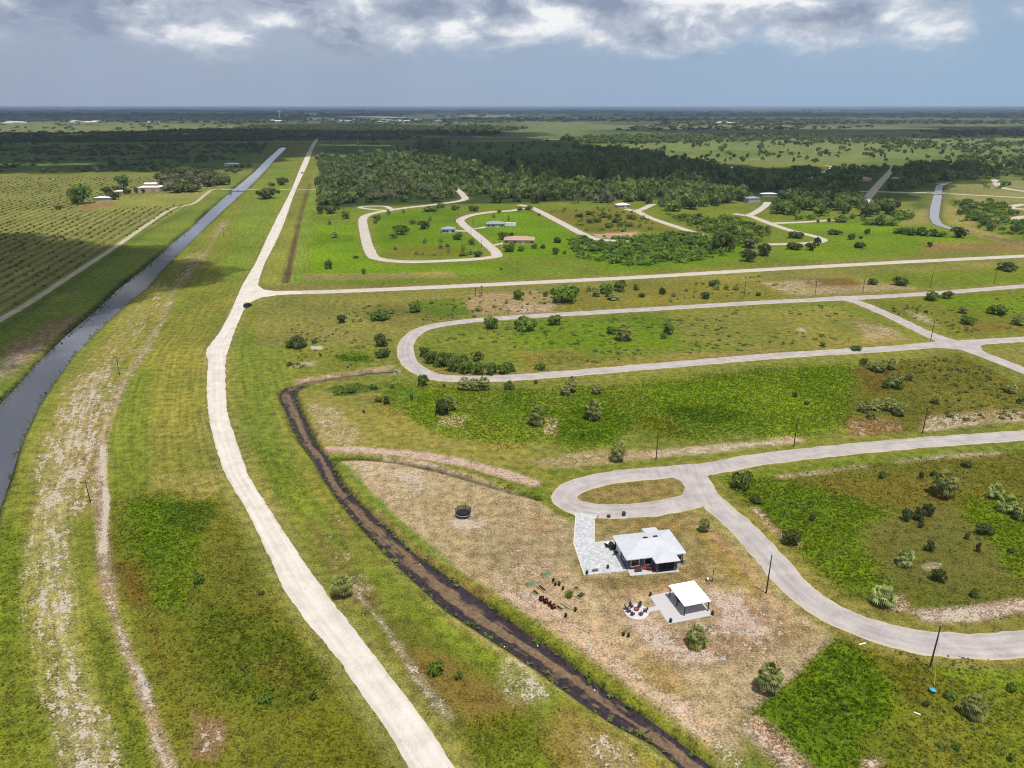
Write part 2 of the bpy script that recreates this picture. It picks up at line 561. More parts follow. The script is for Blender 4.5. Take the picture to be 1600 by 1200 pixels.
poly([(-10, 820), (35, 800), (38, 940), (20, 1000), (-40, 960)], (86, 114, 28), 1.2, .7, 1.2, lush=.4)
poly([(118, 980), (165, 965), (205, 1040), (235, 1120), (250, 1200), (190, 1220), (170, 1120), (130, 1060)], (88, 112, 32), 2, .65, 1.8, lush=.5)
poly([(255, 520), (300, 480), (345, 470), (320, 540), (318, 620), (322, 700), (340, 760), (300, 780), (250, 770), (230, 690), (240, 590)], (146, 142, 66), 1.5, .7, 1.5, streak=1)
poly([(180, 620), (215, 570), (232, 600), (222, 690), (225, 760), (185, 770), (172, 700)], (116, 136, 44), 2.5, .5, 2.2, streak=1)
poly([(240, 745), (330, 740), (330, 770), (290, 795), (250, 790)], (156, 148, 82), 1, .6, 1.2)
# rough growth at the near left
poly([(180, 780), (260, 778), (330, 790), (372, 800), (430, 930), (640, 1210), (650, 1260), (270, 1260), (210, 1040), (175, 930), (166, 850)], (104, 112, 38), 3.0, .85, 2.2, lush=.4, weed=.25, streak=.2)
poly([(205, 790), (262, 784), (300, 840), (322, 880), (308, 950), (280, 985), (242, 965), (232, 900), (215, 840)], (92, 130, 26), 2.6, .8, 2.6, lush=.9)
poly([(255, 790), (330, 788), (320, 830), (270, 825)], (66, 98, 18), 1, .7, 1, lush=.7)
poly([(182, 880), (214, 880), (236, 940), (262, 980), (276, 1040), (250, 1060), (226, 1010), (196, 950)], (98, 80, 36), 1.6, .75, 1.8, weed=-1)
poly([(300, 960), (350, 930), (440, 980), (500, 1050), (470, 1120), (400, 1140), (330, 1100), (290, 1020)], (76, 100, 24), 3.0, .75, 2.6, lush=.8)
poly([(330, 860), (380, 850), (420, 920), (440, 960), (380, 960)], (104, 108, 42), 1.2, .6, 1.3)
poly([(380, 1040), (450, 1020), (470, 1080), (420, 1090)], (108, 108, 46), 1, .5, 1.3)
poly([(300, 1110), (352, 1118), (372, 1145), (340, 1190), (300, 1185)], (142, 116, 84), .8, .8, 1.3, sand=.3, lush=-1)
poly([(430, 1120), (520, 1080), (600, 1160), (640, 1230), (440, 1240)], (112, 118, 36), 1.5, .8, 1.3, lush=.4)
# eroded trail with pale marl
line([(352, 345), (322, 393), (298, 421), (271, 455), (257, 492), (238, 527), (214, 566), (190, 602), (172, 640), (161, 682)], 2.4, (168, 150, 116), .8, .8, 1, sand=.34)
line([(161, 682), (156, 740), (158, 800), (160, 850), (170, 920), (184, 975), (208, 1045), (234, 1110), (253, 1170), (270, 1215)], 2.3, (164, 146, 116), .6, .85, 1, sand=.4, lush=-1)
poly([(150, 905), (182, 905), (196, 985), (190, 1000), (162, 970)], (156, 134, 104), .8, .7, 1, lush=-1)
poly([(198, 1030), (224, 1040), (240, 1095), (225, 1095)], (205, 196, 190), .5, .8, .8, sand=.7)
line([(160, 700), (166, 780), (162, 860)], .8, (215, 205, 190), .4, .8, .8, sand=.7)
# --- between gravel road and brown ditch
poly([(404, 470), (385, 482), (362, 530), (352, 566), (353, 620), (372, 700), (395, 752), (470, 865), (560, 990), (650, 1100), (720, 1215), (770, 1300), (1200, 1300), (1064, 1200), (957, 1130), (840, 1047), (759, 994), (651, 911), (568, 829), (507, 750), (471, 695), (437, 622), (450, 600), (500, 590), (620, 572), (640, 540), (640, 520), (700, 500), (620, 465)],
     (132, 136, 56), .8, 1, .4, streak=.35)
poly([(375, 520), (430, 480), (450, 600), (430, 620), (440, 680), (470, 740), (400, 720), (365, 640)], (114, 136, 46), 2.5, .5, 2.2, streak=.8)
poly([(395, 690), (440, 700), (480, 760), (470, 800), (430, 780)], (92, 124, 36), 1.2, .6, 1.3, lush=.3)
poly([(470, 800), (540, 810), (580, 880), (620, 960), (560, 960), (500, 890)], (122, 106, 66), 1.3, .7, 1.4, sand=.2)
poly([(540, 900), (570, 905), (605, 915), (590, 930), (550, 930)], (176, 162, 116), .9, .45, 1.6, sand=.4)
line([(470, 770), (520, 840), (570, 890), (640, 950), (720, 1010), (800, 1060), (900, 1120)], 4.5, (124, 144, 40), 2.0, .6, 1.8)
poly([(560, 960), (650, 960), (720, 1020), (800, 1080), (870, 1150), (760, 1200), (680, 1110), (610, 1040)], (118, 122, 46), 1.5, .8, 1.4, weed=.3)
poly([(600, 1000), (700, 1030), (800, 1110), (760, 1150), (680, 1080)], (134, 110, 58), 1.4, .7, 1.4, weed=.25)
poly([(730, 1130), (800, 1120), (880, 1180), (900, 1240), (760, 1240)], (94, 116, 28), 1.2, .7, 1.3, lush=.55)
poly([(880, 1100), (960, 1140), (1040, 1210), (900, 1230), (860, 1170)], (140, 122, 66), 1.4, .75, 1.4, sand=.2, weed=.2)
poly([(790, 1040), (830, 1045), (850, 1080), (810, 1085), (790, 1062)], (176, 166, 120), .9, .4, 1.8, sand=.36)
poly([(905, 1150), (960, 1150), (1010, 1185), (1000, 1220), (920, 1200)], (180, 168, 128), 1.1, .4, 1.8, sand=.38)
line([(560, 930), (610, 990), (650, 1060), (700, 1120)], 1.6, (190, 176, 150), .8, .5, 1.4, sand=.45)
line([(600, 870), (700, 960), (800, 1030), (930, 1110), (1050, 1200)], .9, (180, 168, 110), .5, .6, .8)
line([(432, 640), (445, 680), (470, 730), (520, 800), (585, 870), (660, 940), (760, 1010)], .8, (158, 150, 80), .5, .5, .8)
# --- ground between main cross road and the loop
poly([(404, 462), (800, 447), (1200, 426), (1600, 404), (1900, 390), (1900, 424), (1600, 446), (1330, 465), (1000, 482), (800, 495), (700, 503), (640, 522), (560, 540), (400, 540)], (134, 134, 66), .8, 1, .5, streak=.3)
poly([(560, 480), (640, 470), (720, 466), (738, 488), (700, 498), (640, 515), (560, 500)], (120, 118, 56), 1.2, .7, 1.2)
poly([(640, 472), (716, 466), (738, 490), (690, 496)], (88, 122, 34), 1, .85, .6, lush=.5)
poly([(735, 460), (830, 452), (880, 470), (860, 490), (745, 494), (728, 478)], (162, 144, 100), 1, .85, .8, sand=.22)
poly([(790, 476), (868, 476), (868, 488), (800, 490)], (182, 150, 122), .8, .7, 1, sand=.42)
poly([(880, 450), (1060, 440), (1220, 436), (1260, 452), (1210, 468), (1000, 480), (880, 488)], (122, 124, 50), 1, .8, 1.2, lush=.25)
poly([(1180, 440), (1280, 436), (1300, 452), (1270, 462), (1230, 460)], (176, 160, 116), 1, .5, 1, sand=.35)
poly([(1250, 436), (1330, 434), (1345, 446), (1270, 450)], (116, 86, 44), 1, .8, 1)
poly([(1260, 448), (1420, 444), (1440, 452), (1280, 460)], (170, 150, 108), .8, .7, 1, sand=.3)
poly([(1330, 430), (1600, 416), (1800, 408), (1800, 428), (1600, 443), (1440, 450), (1380, 440)], (102, 128, 34), 1, .9, .8, lush=.6)
line([(430, 452.5), (800, 438.5), (1000, 428), (1200, 416), (1400, 405), (1600, 394)], 14, (140, 122, 78), 1, .7, .8)
# --- estate north of the main road
poly([(415, 408), (480, 300), (492, 250), (500, 260), (498, 330), (480, 440), (420, 448)], (142, 146, 64), .8, 1, .5, streak=.6)
line([(470, 438), (478, 380), (490, 300)], 9, (122, 152, 54), 1.2, .8, .6)
poly([(484, 330), (560, 325), (800, 318), (1000, 318), (1300, 335), (1600, 360), (1900, 380), (1600, 394), (1200, 415), (1000, 428), (800, 438), (560, 447), (478, 444)], (122, 136, 46), 1, 1, .5)
poly([(490, 350), (560, 350), (575, 400), (600, 416), (780, 412), (800, 425), (620, 432), (480, 430)], (108, 146, 22), 1, .95, .7, lush=.5)
poly([(495, 362), (555, 368), (560, 378), (490, 382)], (84, 116, 22), .8, .7, 1)
poly([(590, 334), (715, 326), (712, 345), (735, 372), (765, 395), (700, 401), (600, 399), (583, 370)], (96, 132, 24), 1, .95, .7, lush=.5)
poly([(600, 385), (690, 382), (740, 398), (610, 404)], (112, 108, 44), .8, .6, 1)
poly([(740, 340), (812, 328), (870, 352), (915, 376), (880, 402), (800, 402), (780, 385), (750, 365)], (104, 142, 24), 1, .95, .7, lush=.4)
poly([(640, 420), (760, 420), (880, 415), (920, 425), (700, 435)], (112, 134, 46), 1, .7, .8)
poly([(476, 428), (700, 424), (720, 434), (480, 440)], (150, 140, 88), .8, .7, .8, sand=.15)
poly([(840, 330), (970, 322), (1060, 358), (1000, 362), (930, 366), (880, 345)], (122, 118, 52), .8, .9, 1, weed=.25)
poly([(925, 366), (995, 362), (985, 370), (935, 374)], (186, 152, 128), .5, .95, .5, sand=.4)
poly([(960, 375), (972, 374), (985, 378), (970, 382)], (200, 190, 160), .5, .7, .6)
poly([(1010, 330), (1150, 340), (1210, 360), (1190, 380), (1100, 370), (1060, 352)], (116, 124, 50), .8, .8, 1, weed=.2)
poly([(890, 385), (1100, 372), (1180, 380), (1180, 396), (1100, 412), (960, 424), (900, 402)], (88, 128, 26), .8, .9, .8, lush=.7)
poly([(1220, 385), (1300, 362), (1400, 352), (1450, 362), (1540, 378), (1460, 392), (1300, 402), (1210, 404)], (104, 138, 30), .9, .9, .9, lush=.5)
poly([(1215, 350), (1340, 348), (1420, 350), (1400, 358), (1260, 362)], (118, 150, 36), .7, .8, .8)
poly([(1400, 330), (1455, 325), (1452, 350), (1410, 352)], (150, 144, 80), .7, .8, .8)
poly([(1475, 318), (1500, 325), (1540, 360), (1600, 380), (1600, 390), (1520, 366), (1476, 350)], (158, 150, 86), .7, .85, .8)
poly([(1440, 380), (1600, 376), (1620, 392), (1440, 398)], (140, 116, 78), .8, .7, 1)
poly([(1480, 290), (1600, 280), (1800, 290), (1800, 320), (1500, 316)], (150, 148, 92), .7, .8, 1)
poly([(1425, 300), (1460, 296), (1460, 320), (1430, 330)], (84, 106, 48), .7, .7, .8)
# --- inside the loop
poly([(655, 535), (700, 512), (820, 500), (1000, 489), (1200, 477), (1310, 472), (1380, 498), (1440, 530), (1400, 540), (1200, 552), (1000, 568), (800, 584), (720, 586), (665, 572), (648, 552)], (122, 132, 50), 1, 1, .5)
poly([(820, 505), (1000, 492), (1080, 500), (1060, 540), (960, 545), (840, 550), (790, 525)], (96, 130, 28), 1.2, .8, 1.2, lush=.5)
poly([(1040, 490), (1300, 478), (1390, 510), (1400, 535), (1180, 545), (1060, 530)], (136, 136, 66), 1.3, .75, 1.2, lush=.15)
poly([(1330, 500), (1400, 512), (1430, 532), (1340, 536)], (160, 144, 98), 1, .6, 1.3, sand=.35)
poly([(1230, 510), (1270, 510), (1265, 520), (1240, 520)], (200, 190, 160), .6, .4, 1.2, sand=.45)
line([(660, 575), (720, 583), (800, 580), (1000, 563), (1200, 546), (1400, 533)], 6, (148, 134, 74), 1.2, .8, 1)
poly([(800, 550), (900, 545), (920, 562), (820, 572)], (136, 130, 62), 1, .6, 1.3, lush=.3)
# right end block
poly([(1350, 470), (1600, 452), (1900, 430), (1900, 505), (1600, 522), (1490, 528), (1420, 500)], (118, 124, 44), 1, 1, .6)
poly([(1440, 468), (1600, 456), (1800, 444), (1800, 480), (1600, 492), (1520, 488)], (102, 134, 26), 1.1, .85, 1.2, lush=.5)
poly([(1480, 500), (1600, 500), (1600, 515), (1510, 522)], (120, 106, 50), 1, .7, 1.2)
poly([(1400, 480), (1450, 490), (1470, 512), (1430, 500)], (190, 170, 130), .8, .5, 1.2, sand=.4)
poly([(1540, 548), (1700, 536), (1900, 530), (1900, 620), (1640, 590)], (140, 136, 70), 1, .8, .8)
# --- big field south of the loop
poly([(440, 600), (640, 592), (700, 600), (1000, 583), (1200, 566), (1460, 548), (1520, 560), (1620, 600), (1900, 720), (1600, 668), (1400, 684), (1200, 705), (1080, 722), (930, 740), (860, 770), (720, 730), (560, 708), (500, 705), (470, 650)], (130, 134, 60), 1, 1, .5)
poly([(600, 612), (680, 606), (740, 612), (860, 606), (1000, 596), (1200, 577), (1330, 566), (1362, 590), (1345, 625), (1330, 655), (1290, 680), (1200, 690), (1140, 682), (1060, 690), (1000, 672), (960, 695), (905, 700), (850, 682), (780, 692), (700, 676), (640, 655), (612, 640)], (98, 132, 32), 2.4, .9, 2.2, lush=.9)
poly([(1020, 612), (1200, 590), (1320, 575), (1320, 630), (1240, 640), (1120, 640), (1030, 640)], (110, 142, 32), 2.4, .65, 2, lush=.9)
poly([(1040, 640), (1130, 632), (1170, 650), (1120, 665), (1060, 655)], (66, 102, 16), 1.2, .7, 1.3, lush=1)
poly([(1000, 650), (1060, 655), (1080, 680), (1020, 690), (990, 675)], (104, 118, 36), 1.2, .8, 1.2)
poly([(820, 640), (960, 630), (990, 660), (940, 690), (860, 680)], (78, 120, 14), 1.2, .6, 1.4, lush=1)
poly([(1345, 565), (1500, 555), (1620, 605), (1620, 660), (1440, 675), (1340, 680), (1330, 640)], (110, 112, 42), 1.3, .85, 1, weed=.2, lush=.3)
poly([(1330, 575), (1400, 566), (1420, 600), (1360, 612)], (104, 86, 36), 1.2, .7, 1.3)
poly([(1330, 655), (1400, 650), (1410, 672), (1330, 684)], (140, 112, 70), .9, .7, 1.3, sand=.3)
poly([(1440, 650), (1600, 636), (1620, 652), (1500, 668), (1440, 674)], (168, 150, 108), .9, .7, 1.3, sand=.4)
line([(1450, 672), (1520, 662), (1620, 654)], 3.0, (205, 190, 160), .7, .5, 1.2, sand=.5)
poly([(480, 620), (560, 606), (620, 620), (640, 660), (700, 690), (820, 700), (860, 730), (720, 720), (560, 700), (500, 690)], (144, 140, 70), 1.3, .75, 1, sand=.08)
poly([(490, 635), (520, 640), (560, 690), (545, 700), (505, 685)], (166, 154, 104), 1.6, .5, 2, sand=.36)
poly([(590, 600), (625, 595), (650, 620), (620, 640)], (92, 124, 36), 1, .6, 1, lush=.4)
poly([(515, 608), (560, 600), (590, 608), (540, 616)], (70, 104, 28), .8, .8, 1, lush=.6)
line([(990, 712), (1100, 703), (1200, 692), (1240, 687)], 5.0, (196, 176, 140), .9, .7, 1.2, sand=.46)
poly([(840, 722), (930, 704), (1020, 706), (1010, 722), (900, 735)], (166, 148, 104), 1, .7, 1.3, sand=.32)
poly([(690, 652), (730, 650), (715, 665), (690, 662)], (176, 166, 110), .8, .35, 1.8, sand=.38)
poly([(850, 655), (875, 652), (865, 680), (850, 676)], (190, 176, 120), .7, .4, 1.2, sand=.4)
line([(880, 745), (980, 731), (1100, 722), (1250, 703), (1450, 685), (1640, 668)], 7, (122, 136, 46), 1.1, .85, .8)
# spoil bank along the side ditch
line([(508, 702), (560, 703), (640, 709), (720, 722), (790, 741), (834, 755)], 3.4, (190, 166, 142), .6, .95, .8, sand=.42)
line([(468, 595), (540, 584), (606, 574)], 3.4, (184, 160, 130), .7, .9, .8, sand=.32)
line([(520, 716), (600, 721), (680, 735), (760, 756), (850, 782)], 4.0, (84, 122, 24), .8, .9, .8, lush=.7)
poly([(480, 512), (520, 505), (540, 520), (500, 530), (450, 522)], (136, 126, 66), 1, .5, 1.2, sand=.2)
poly([(520, 556), (560, 548), (580, 556), (575, 566), (530, 566)], (74, 112, 26), .8, .9, .8, lush=.8)
poly([(460, 565), (500, 562), (496, 572), (455, 574)], (186, 170, 140), .7, .6, 1.2, sand=.4)
poly([(485, 541), (506, 541), (504, 546), (488, 546)], (225, 215, 195), .4, .95, .6, sand=.8)
# --- house plot
poly([(536, 722), (600, 715), (640, 717), (730, 742), (830, 776), (880, 800), (900, 806), (1060, 792), (1110, 800), (1180, 866), (1240, 935), (1312, 985), (1300, 1002), (1226, 1062), (1158, 1120), (1165, 1175), (1110, 1170), (1020, 1105), (900, 1022), (800, 950), (700, 884), (620, 815), (560, 755)], (178, 163, 122), .8, 1, .5, lush=-1, weed=-1)
poly([(545, 722), (600, 718), (650, 740), (680, 780), (640, 790), (590, 770)], (180, 162, 122), 1.6, .5, 1.8, sand=.36)
poly([(600, 728), (660, 750), (690, 775), (650, 770)], (172, 160, 130), .8, .5, 1.3, sand=.45)
line([(600, 715), (680, 728), (760, 752), (830, 778)], 1.2, (205, 190, 160), .5, .6, 1, sand=.5)
poly([(640, 760), (860, 800), (890, 860), (880, 900), (780, 900), (700, 860)], (172, 157, 114), 1.4, .7, 1)
poly([(700, 806), (770, 812), (770, 826), (720, 832), (700, 822)], (200, 176, 150), .7, .6, 1.3, sand=.5)
poly([(780, 780), (850, 800), (880, 830), (840, 850), (790, 820)], (172, 150, 108), 1.2, .6, 1.4, sand=.25)
poly([(760, 840), (850, 850), (890, 900), (860, 940), (790, 900)], (176, 150, 116), 1.2, .6, 1.4, sand=.28)
poly([(780, 920), (860, 930), (880, 960), (820, 960)], (200, 178, 160), .8, .5, 1.3, sand=.5)
poly([(930, 812), (1060, 798), (1105, 806), (1160, 868), (1175, 905), (1140, 920), (1080, 890), (1060, 850), (960, 838), (930, 846)], (138, 128, 74), 1, .85, .8)
poly([(940, 815), (1010, 810), (1060, 815), (1070, 830), (960, 830)], (158, 128, 76), .9, .6, 1.2)
line([(1100, 822), (1150, 872), (1200, 930), (1240, 965)], 1.8, (176, 148, 104), .7, .6, 1)
line([(1085, 828), (1130, 872), (1180, 925)], 2.6, (150, 136, 62), 1, .6, 1)
poly([(910, 850), (920, 900), (985, 896), (1085, 888), (1110, 905), (1050, 920), (950, 925), (900, 905), (890, 860)], (134, 120, 72), 1, .85, .9)
poly([(945, 928), (1020, 915), (1090, 905), (1080, 916), (1010, 930), (960, 940)], (176, 148, 104), .7, .85, .6)
poly([(960, 940), (1010, 960), (1040, 985), (1100, 970), (1150, 935), (1200, 960), (1260, 985), (1230, 1020), (1150, 1045), (1060, 1040), (1000, 1000), (950, 960)], (156, 134, 100), 1.6, .8, 1.6, sand=.30)
poly([(975, 950), (1020, 965), (1060, 1010), (1110, 1010), (1130, 1035), (1080, 1045), (1020, 1010), (985, 975)], (196, 172, 150), .9, .6, 1.3, sand=.5)
poly([(1110, 930), (1150, 935), (1160, 960), (1205, 985), (1180, 1000), (1120, 985), (1130, 955)], (200, 180, 160), .9, .6, 1.3, sand=.5)
poly([(1210, 960), (1290, 985), (1260, 1010), (1220, 1000)], (150, 132, 84), 1, .6, 1.2)
line([(860, 960), (920, 1010), (980, 1060), (1040, 1110), (1100, 1160), (1140, 1190)], 5.5, (186, 166, 128), 1.4, .75, 1.3, sand=.4)
line([(780, 905), (840, 950), (900, 990)], 2.5, (184, 160, 124), 1, .6, 1.3, sand=.32)
poly([(1000, 1020), (1060, 1045), (1100, 1090), (1040, 1085), (1000, 1060)], (150, 130, 72), 1.2, .7, 1.2)
poly([(1045, 1095), (1075, 1095), (1085, 1120), (1060, 1125)], (205, 182, 165), .7, .6, 1.2, sand=.45)
line([(1300, 1003), (1226, 1064), (1172, 1110)], 1.8, (200, 178, 160), .7, .7, 1.2, sand=.48)
line([(700, 878), (620, 812), (565, 760), (540, 728)], 2.2, (112, 138, 34), .8, .8, 1)
line([(700, 890), (800, 958), (900, 1030), (1020, 1115), (1110, 1185)], 3.6, (116, 128, 36), 1, .9, .9, lush=.2)
line([(590, 800), (640, 852), (700, 894), (760, 930)], 2.0, (150, 124, 84), .7, .7, 1)
# turning island
poly([(892, 773), (905, 757), (960, 748), (1030, 746), (1066, 756), (1066, 772), (1030, 784), (960, 791), (910, 788)], (152, 136, 84), .6, 1, .4, sand=.06)
line([(850, 770), (868, 790), (895, 806)], 5, (110, 132, 34), 1, .9, .9)
# --- block east of the curve
poly([(1105, 760), (1120, 745), (1200, 728), (1400, 708), (1620, 690), (1900, 670), (1900, 960), (1640, 985), (1500, 990), (1400, 978), (1300, 940), (1240, 885), (1180, 820), (1130, 785)], (106, 114, 42), 1, 1, .5, weed=.25, lush=.3)
line([(1110, 752), (1200, 733), (1400, 712), (1640, 693)], 6, (122, 138, 46), 1, .85, .8, lush=-1, weed=-1)
line([(1120, 765), (1160, 800), (1210, 850), (1255, 905), (1310, 945), (1400, 975), (1520, 988), (1640, 985)], 7, (138, 134, 66), 1.1, .9, .8, lush=-1, weed=-1, sand=.05)
poly([(1132, 745), (1190, 748), (1300, 760), (1390, 795), (1400, 815), (1350, 822), (1345, 850), (1370, 880), (1382, 905), (1370, 930), (1330, 925), (1270, 880), (1230, 850), (1190, 805), (1150, 775)], (88, 120, 24), 2.2, .85, 2.2, lush=.85, weed=-1)
poly([(1250, 755), (1330, 735), (1500, 745), (1520, 790), (1420, 800), (1330, 780)], (112, 104, 42), 2.0, .6, 2)
poly([(1395, 800), (1490, 790), (1560, 850), (1590, 905), (1500, 930), (1400, 905), (1360, 860), (1355, 830)], (116, 112, 54), 2.4, .7, 2.2, sand=.1, lush=-1)
poly([(1500, 770), (1620, 780), (1640, 910), (1590, 905), (1550, 850), (1510, 810)], (92, 124, 22), 1.2, .85, 1.2, lush=.8)
poly([(1400, 730), (1640, 700), (1640, 780), (1520, 780)], (112, 112, 40), 1.2, .6, 1.2)
line([(1448, 962), (1500, 962), (1545, 955), (1600, 945)], 3.2, (205, 184, 164), .8, .8, 1.3, sand=.55)
poly([(1370, 925), (1410, 930), (1425, 955), (1390, 950)], (176, 150, 126), .8, .7, 1.3, sand=.38)
poly([(1440, 885), (1468, 880), (1460, 892), (1445, 892)], (205, 188, 150), .5, .5, 1.2, sand=.45)
line([(1220, 745), (1290, 737), (1350, 728)], 2.4, (190, 172, 140), .8, .5, 1.3, sand=.45)
line([(1400, 722), (1480, 713), (1560, 708)], 2.2, (190, 172, 140), .8, .5, 1.3, sand=.42)
line([(1180, 795), (1205, 825), (1240, 850)], 2.0, (186, 160, 130), .8, .5, 1.3, sand=.42)
# --- bottom right
poly([(1312, 985), (1345, 1003), (1400, 1022), (1500, 1030), (1620, 1025), (1900, 1010), (1900, 1300), (1250, 1300), (1200, 1190), (1165, 1130), (1230, 1066)], (108, 122, 36), .9, 1, .7, lush=.5, weed=.2)
poly([(1312, 995), (1340, 1010), (1400, 1075), (1395, 1110), (1350, 1150), (1360, 1210), (1280, 1230), (1220, 1180), (1158, 1120), (1228, 1066)], (84, 118, 22), 1.4, .9, 1.6, lush=1.0, weed=-1)
poly([(1345, 1010), (1450, 1050), (1480, 1090), (1420, 1100), (1390, 1060)], (98, 98, 32), 2, .65, 2)
poly([(1430, 1020), (1620, 1020), (1620, 1065), (1500, 1060)], (118, 142, 40), 1.2, .7, 1.2)
poly([(1420, 1110), (1520, 1120), (1520, 1210), (1420, 1210)], (118, 122, 48), 2, .5, 2)
poly([(1340, 1185), (1380, 1185), (1380, 1215), (1340, 1215)], (186, 160, 130), .8, .7, 1.2, sand=.4)
line([(1250, 940), (1300, 985), (1400, 1018), (1500, 1030), (1640, 1026)], 3.2, (140, 134, 66), .9, .75, 1, lush=-1, weed=-1, sand=.12)
line([(1180, 1140), (1230, 1185), (1270, 1230)], 5, (188, 168, 146), 1.2, .7, 1.3, sand=.42)
poly([(1110, 1160), (1170, 1180), (1230, 1230), (1130, 1240)], (104, 126, 34), 1, .8, 1, lush=.3)
# verges hugging the paved roads
for _n, (_P, _w, _k) in RW.items():
    if _k in ('asphalt', 'pale'):
        line(_P[::3] if len(_P) > 40 else _P, _w + 5.0, (140, 136, 68), 1.0, .6, .6, world=True, lush=-1, weed=-1)
line(GMID, 10.5, (146, 142, 80), 1.2, .6, .8, world=True, lush=-1, weed=-1, sand=.1)
# wet banks; those of the canal darkened further to paint in bank shade
LAYERS.append(dict(t='p', P=DITCH_P, col=np.array(A(74, 62, 48)), soft=.5, a=.9, wp=.3, grow=.45, lush=-1, weed=-1))
LAYERS.append(dict(t='l', P=DTOP, w=2.2, col=np.array(A(70, 66, 46)), soft=.5, a=.9, wp=.3))
LAYERS.append(dict(t='l', P=DSIDE, w=1.6, col=np.array(A(58, 60, 34)), soft=.6, a=.85, wp=.6))
LAYERS.append(dict(t='l', P=DMID, w=3.4, col=np.array(A(92, 72, 54)), soft=.35, a=.95, wp=.4))
LAYERS.append(dict(t='p', P=CANAL_P, col=np.array(A(40, 42, 26)), soft=.5, a=.95, wp=.4, grow=1.1, lush=-1, weed=-1))  # wet tone darkened to stand in for shade under the overhanging bank edge
LAYERS.append(dict(t='p', P=RCAN_P, col=np.array(A(120, 108, 84)), soft=.6, a=.8, wp=.6, grow=2.0))

ROWDIR = np.array(G(200, 370)[:2]) - np.array(G(30, 480)[:2])
ROWDIR /= np.linalg.norm(ROWDIR)
ROADDIR = np.array(G(1200, 421)[:2]) - np.array(G(560, 454)[:2])
ROADDIR /= np.linalg.norm(ROADDIR)


def paint(x, y):
    n = len(x)
    D = np.hypot(x, y)
    k = np.maximum(1.0, D / 160.0)
    nA = fbm(x, y, 8.0, 4, 3) - .5
    nB = fbm(x, y, 45.0, 4, 9) - .5
    nC = fbm(x, y, 400.0, 4, 15) - .5
    warp = 3.4 * nA + 5.0 * np.minimum(k, 6) * nB + np.where(k > 6, 20 * (k - 6) * nC, 0)
    col = np.tile(np.array(A(*OLIVE)), (n, 1))
    mot = np.where(D < 500, fbm(x, y, 13.0, 4, 55), fbm(x, y, 60.0, 4, 56))
    M = {q: np.zeros(n) for q in ('sand', 'lush', 'weed', 'streak', 'rows')}
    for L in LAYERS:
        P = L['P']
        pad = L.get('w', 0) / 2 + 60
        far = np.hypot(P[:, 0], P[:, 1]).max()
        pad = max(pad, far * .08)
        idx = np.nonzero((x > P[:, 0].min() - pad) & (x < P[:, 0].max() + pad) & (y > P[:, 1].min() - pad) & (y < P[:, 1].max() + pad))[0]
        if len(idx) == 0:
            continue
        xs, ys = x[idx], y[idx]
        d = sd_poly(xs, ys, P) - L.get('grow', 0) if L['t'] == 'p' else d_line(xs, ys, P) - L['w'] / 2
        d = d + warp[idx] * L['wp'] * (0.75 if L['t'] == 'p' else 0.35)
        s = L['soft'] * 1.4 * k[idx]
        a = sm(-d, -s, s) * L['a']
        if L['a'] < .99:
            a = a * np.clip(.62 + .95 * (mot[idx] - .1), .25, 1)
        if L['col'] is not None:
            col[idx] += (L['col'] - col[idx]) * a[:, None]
        ab = sm(-d, -s, s)
        for q in M:
            if q in L:
                v = max(0.0, L[q])
                M[q][idx] += (v - M[q][idx]) * ab
            elif q == 'sand' and L['a'] >= .84:
                M[q][idx] *= (1 - ab)
    # broad uneven tone of real turf
    t = (fbm(x, y, 22.0, 4, 31) - .5)[:, None]
    col = col * (1 + .55 * t * np.array([1.15, .9, 1.0]))
    col = col * np.array([1.05, 1.0, 1.08])
    lu = np.clip(M['lush'], 0, 1)[:, None]
    col = col * (1 + lu * np.array([.42, .14, .16]))
    lum = col.mean(1, keepdims=True)
    far_k = np.clip((D - 900) / 1500, 0, 1)[:, None]
    col = np.clip(lum + (col - lum) * 1.06, .004, 1) * (.92 - .08 * far_k)
    gr_ = sm(col[:, 1] / (col[:, 0] + 1e-6), .88, 1.12)[:, None]
    col = col * (1 - gr_ * np.array([.09, .03, 0.0]))
    return col, M, D, k


def relief(x, y, M, D):
    z = np.zeros(len(x))
    near = D < 420
    b = fbm(x, y, 1.6, 3, 77)
    z += np.where(near, (M['lush'] * .55 + M['weed'] * .2) * np.clip(b - .3, 0, 1), 0)

    def carve(d, depth, off, wid):
        return -depth + depth * sm((d + off) / wid, 0, 1)

    def sub(P, f, pad):
        m = np.nonzero((x > P[:, 0].min() - pad) & (x < P[:, 0].max() + pad) & (y > P[:, 1].min() - pad) & (y < P[:, 1].max() + pad))[0]
        return m, f(x[m], y[m], P)
    m, d = sub(CANAL_P, sd_poly, 8)
    c = carve(d, 2.0, 1.1, 2.7)
    z[m] = np.where(c < -1e-3, np.minimum(z[m], c), z[m])
    m, d = sub(DITCH_P, sd_poly, 8)
    c = carve(d, 1.35, .7, 2.4)
    z[m] = np.where(c < -1e-3, np.minimum(z[m], c), z[m])
    for P, w, dep in ((DTOP, 2.2, 1.2), (DSIDE, 1.6, .9), (DMID, 2.6, .9)):
        m, d = sub(P, d_line, 8)
        c = carve(d - w / 2, dep, .4, 1.9)
        z[m] = np.where(c < -1e-3, np.minimum(z[m], c), z[m])
    m, d = sub(RCAN_P, sd_poly, 10)
    c = carve(d, 1.6, .6, 3.0)
    z[m] = np.where(c < -1e-3, np.minimum(z[m], c), z[m])
    return z


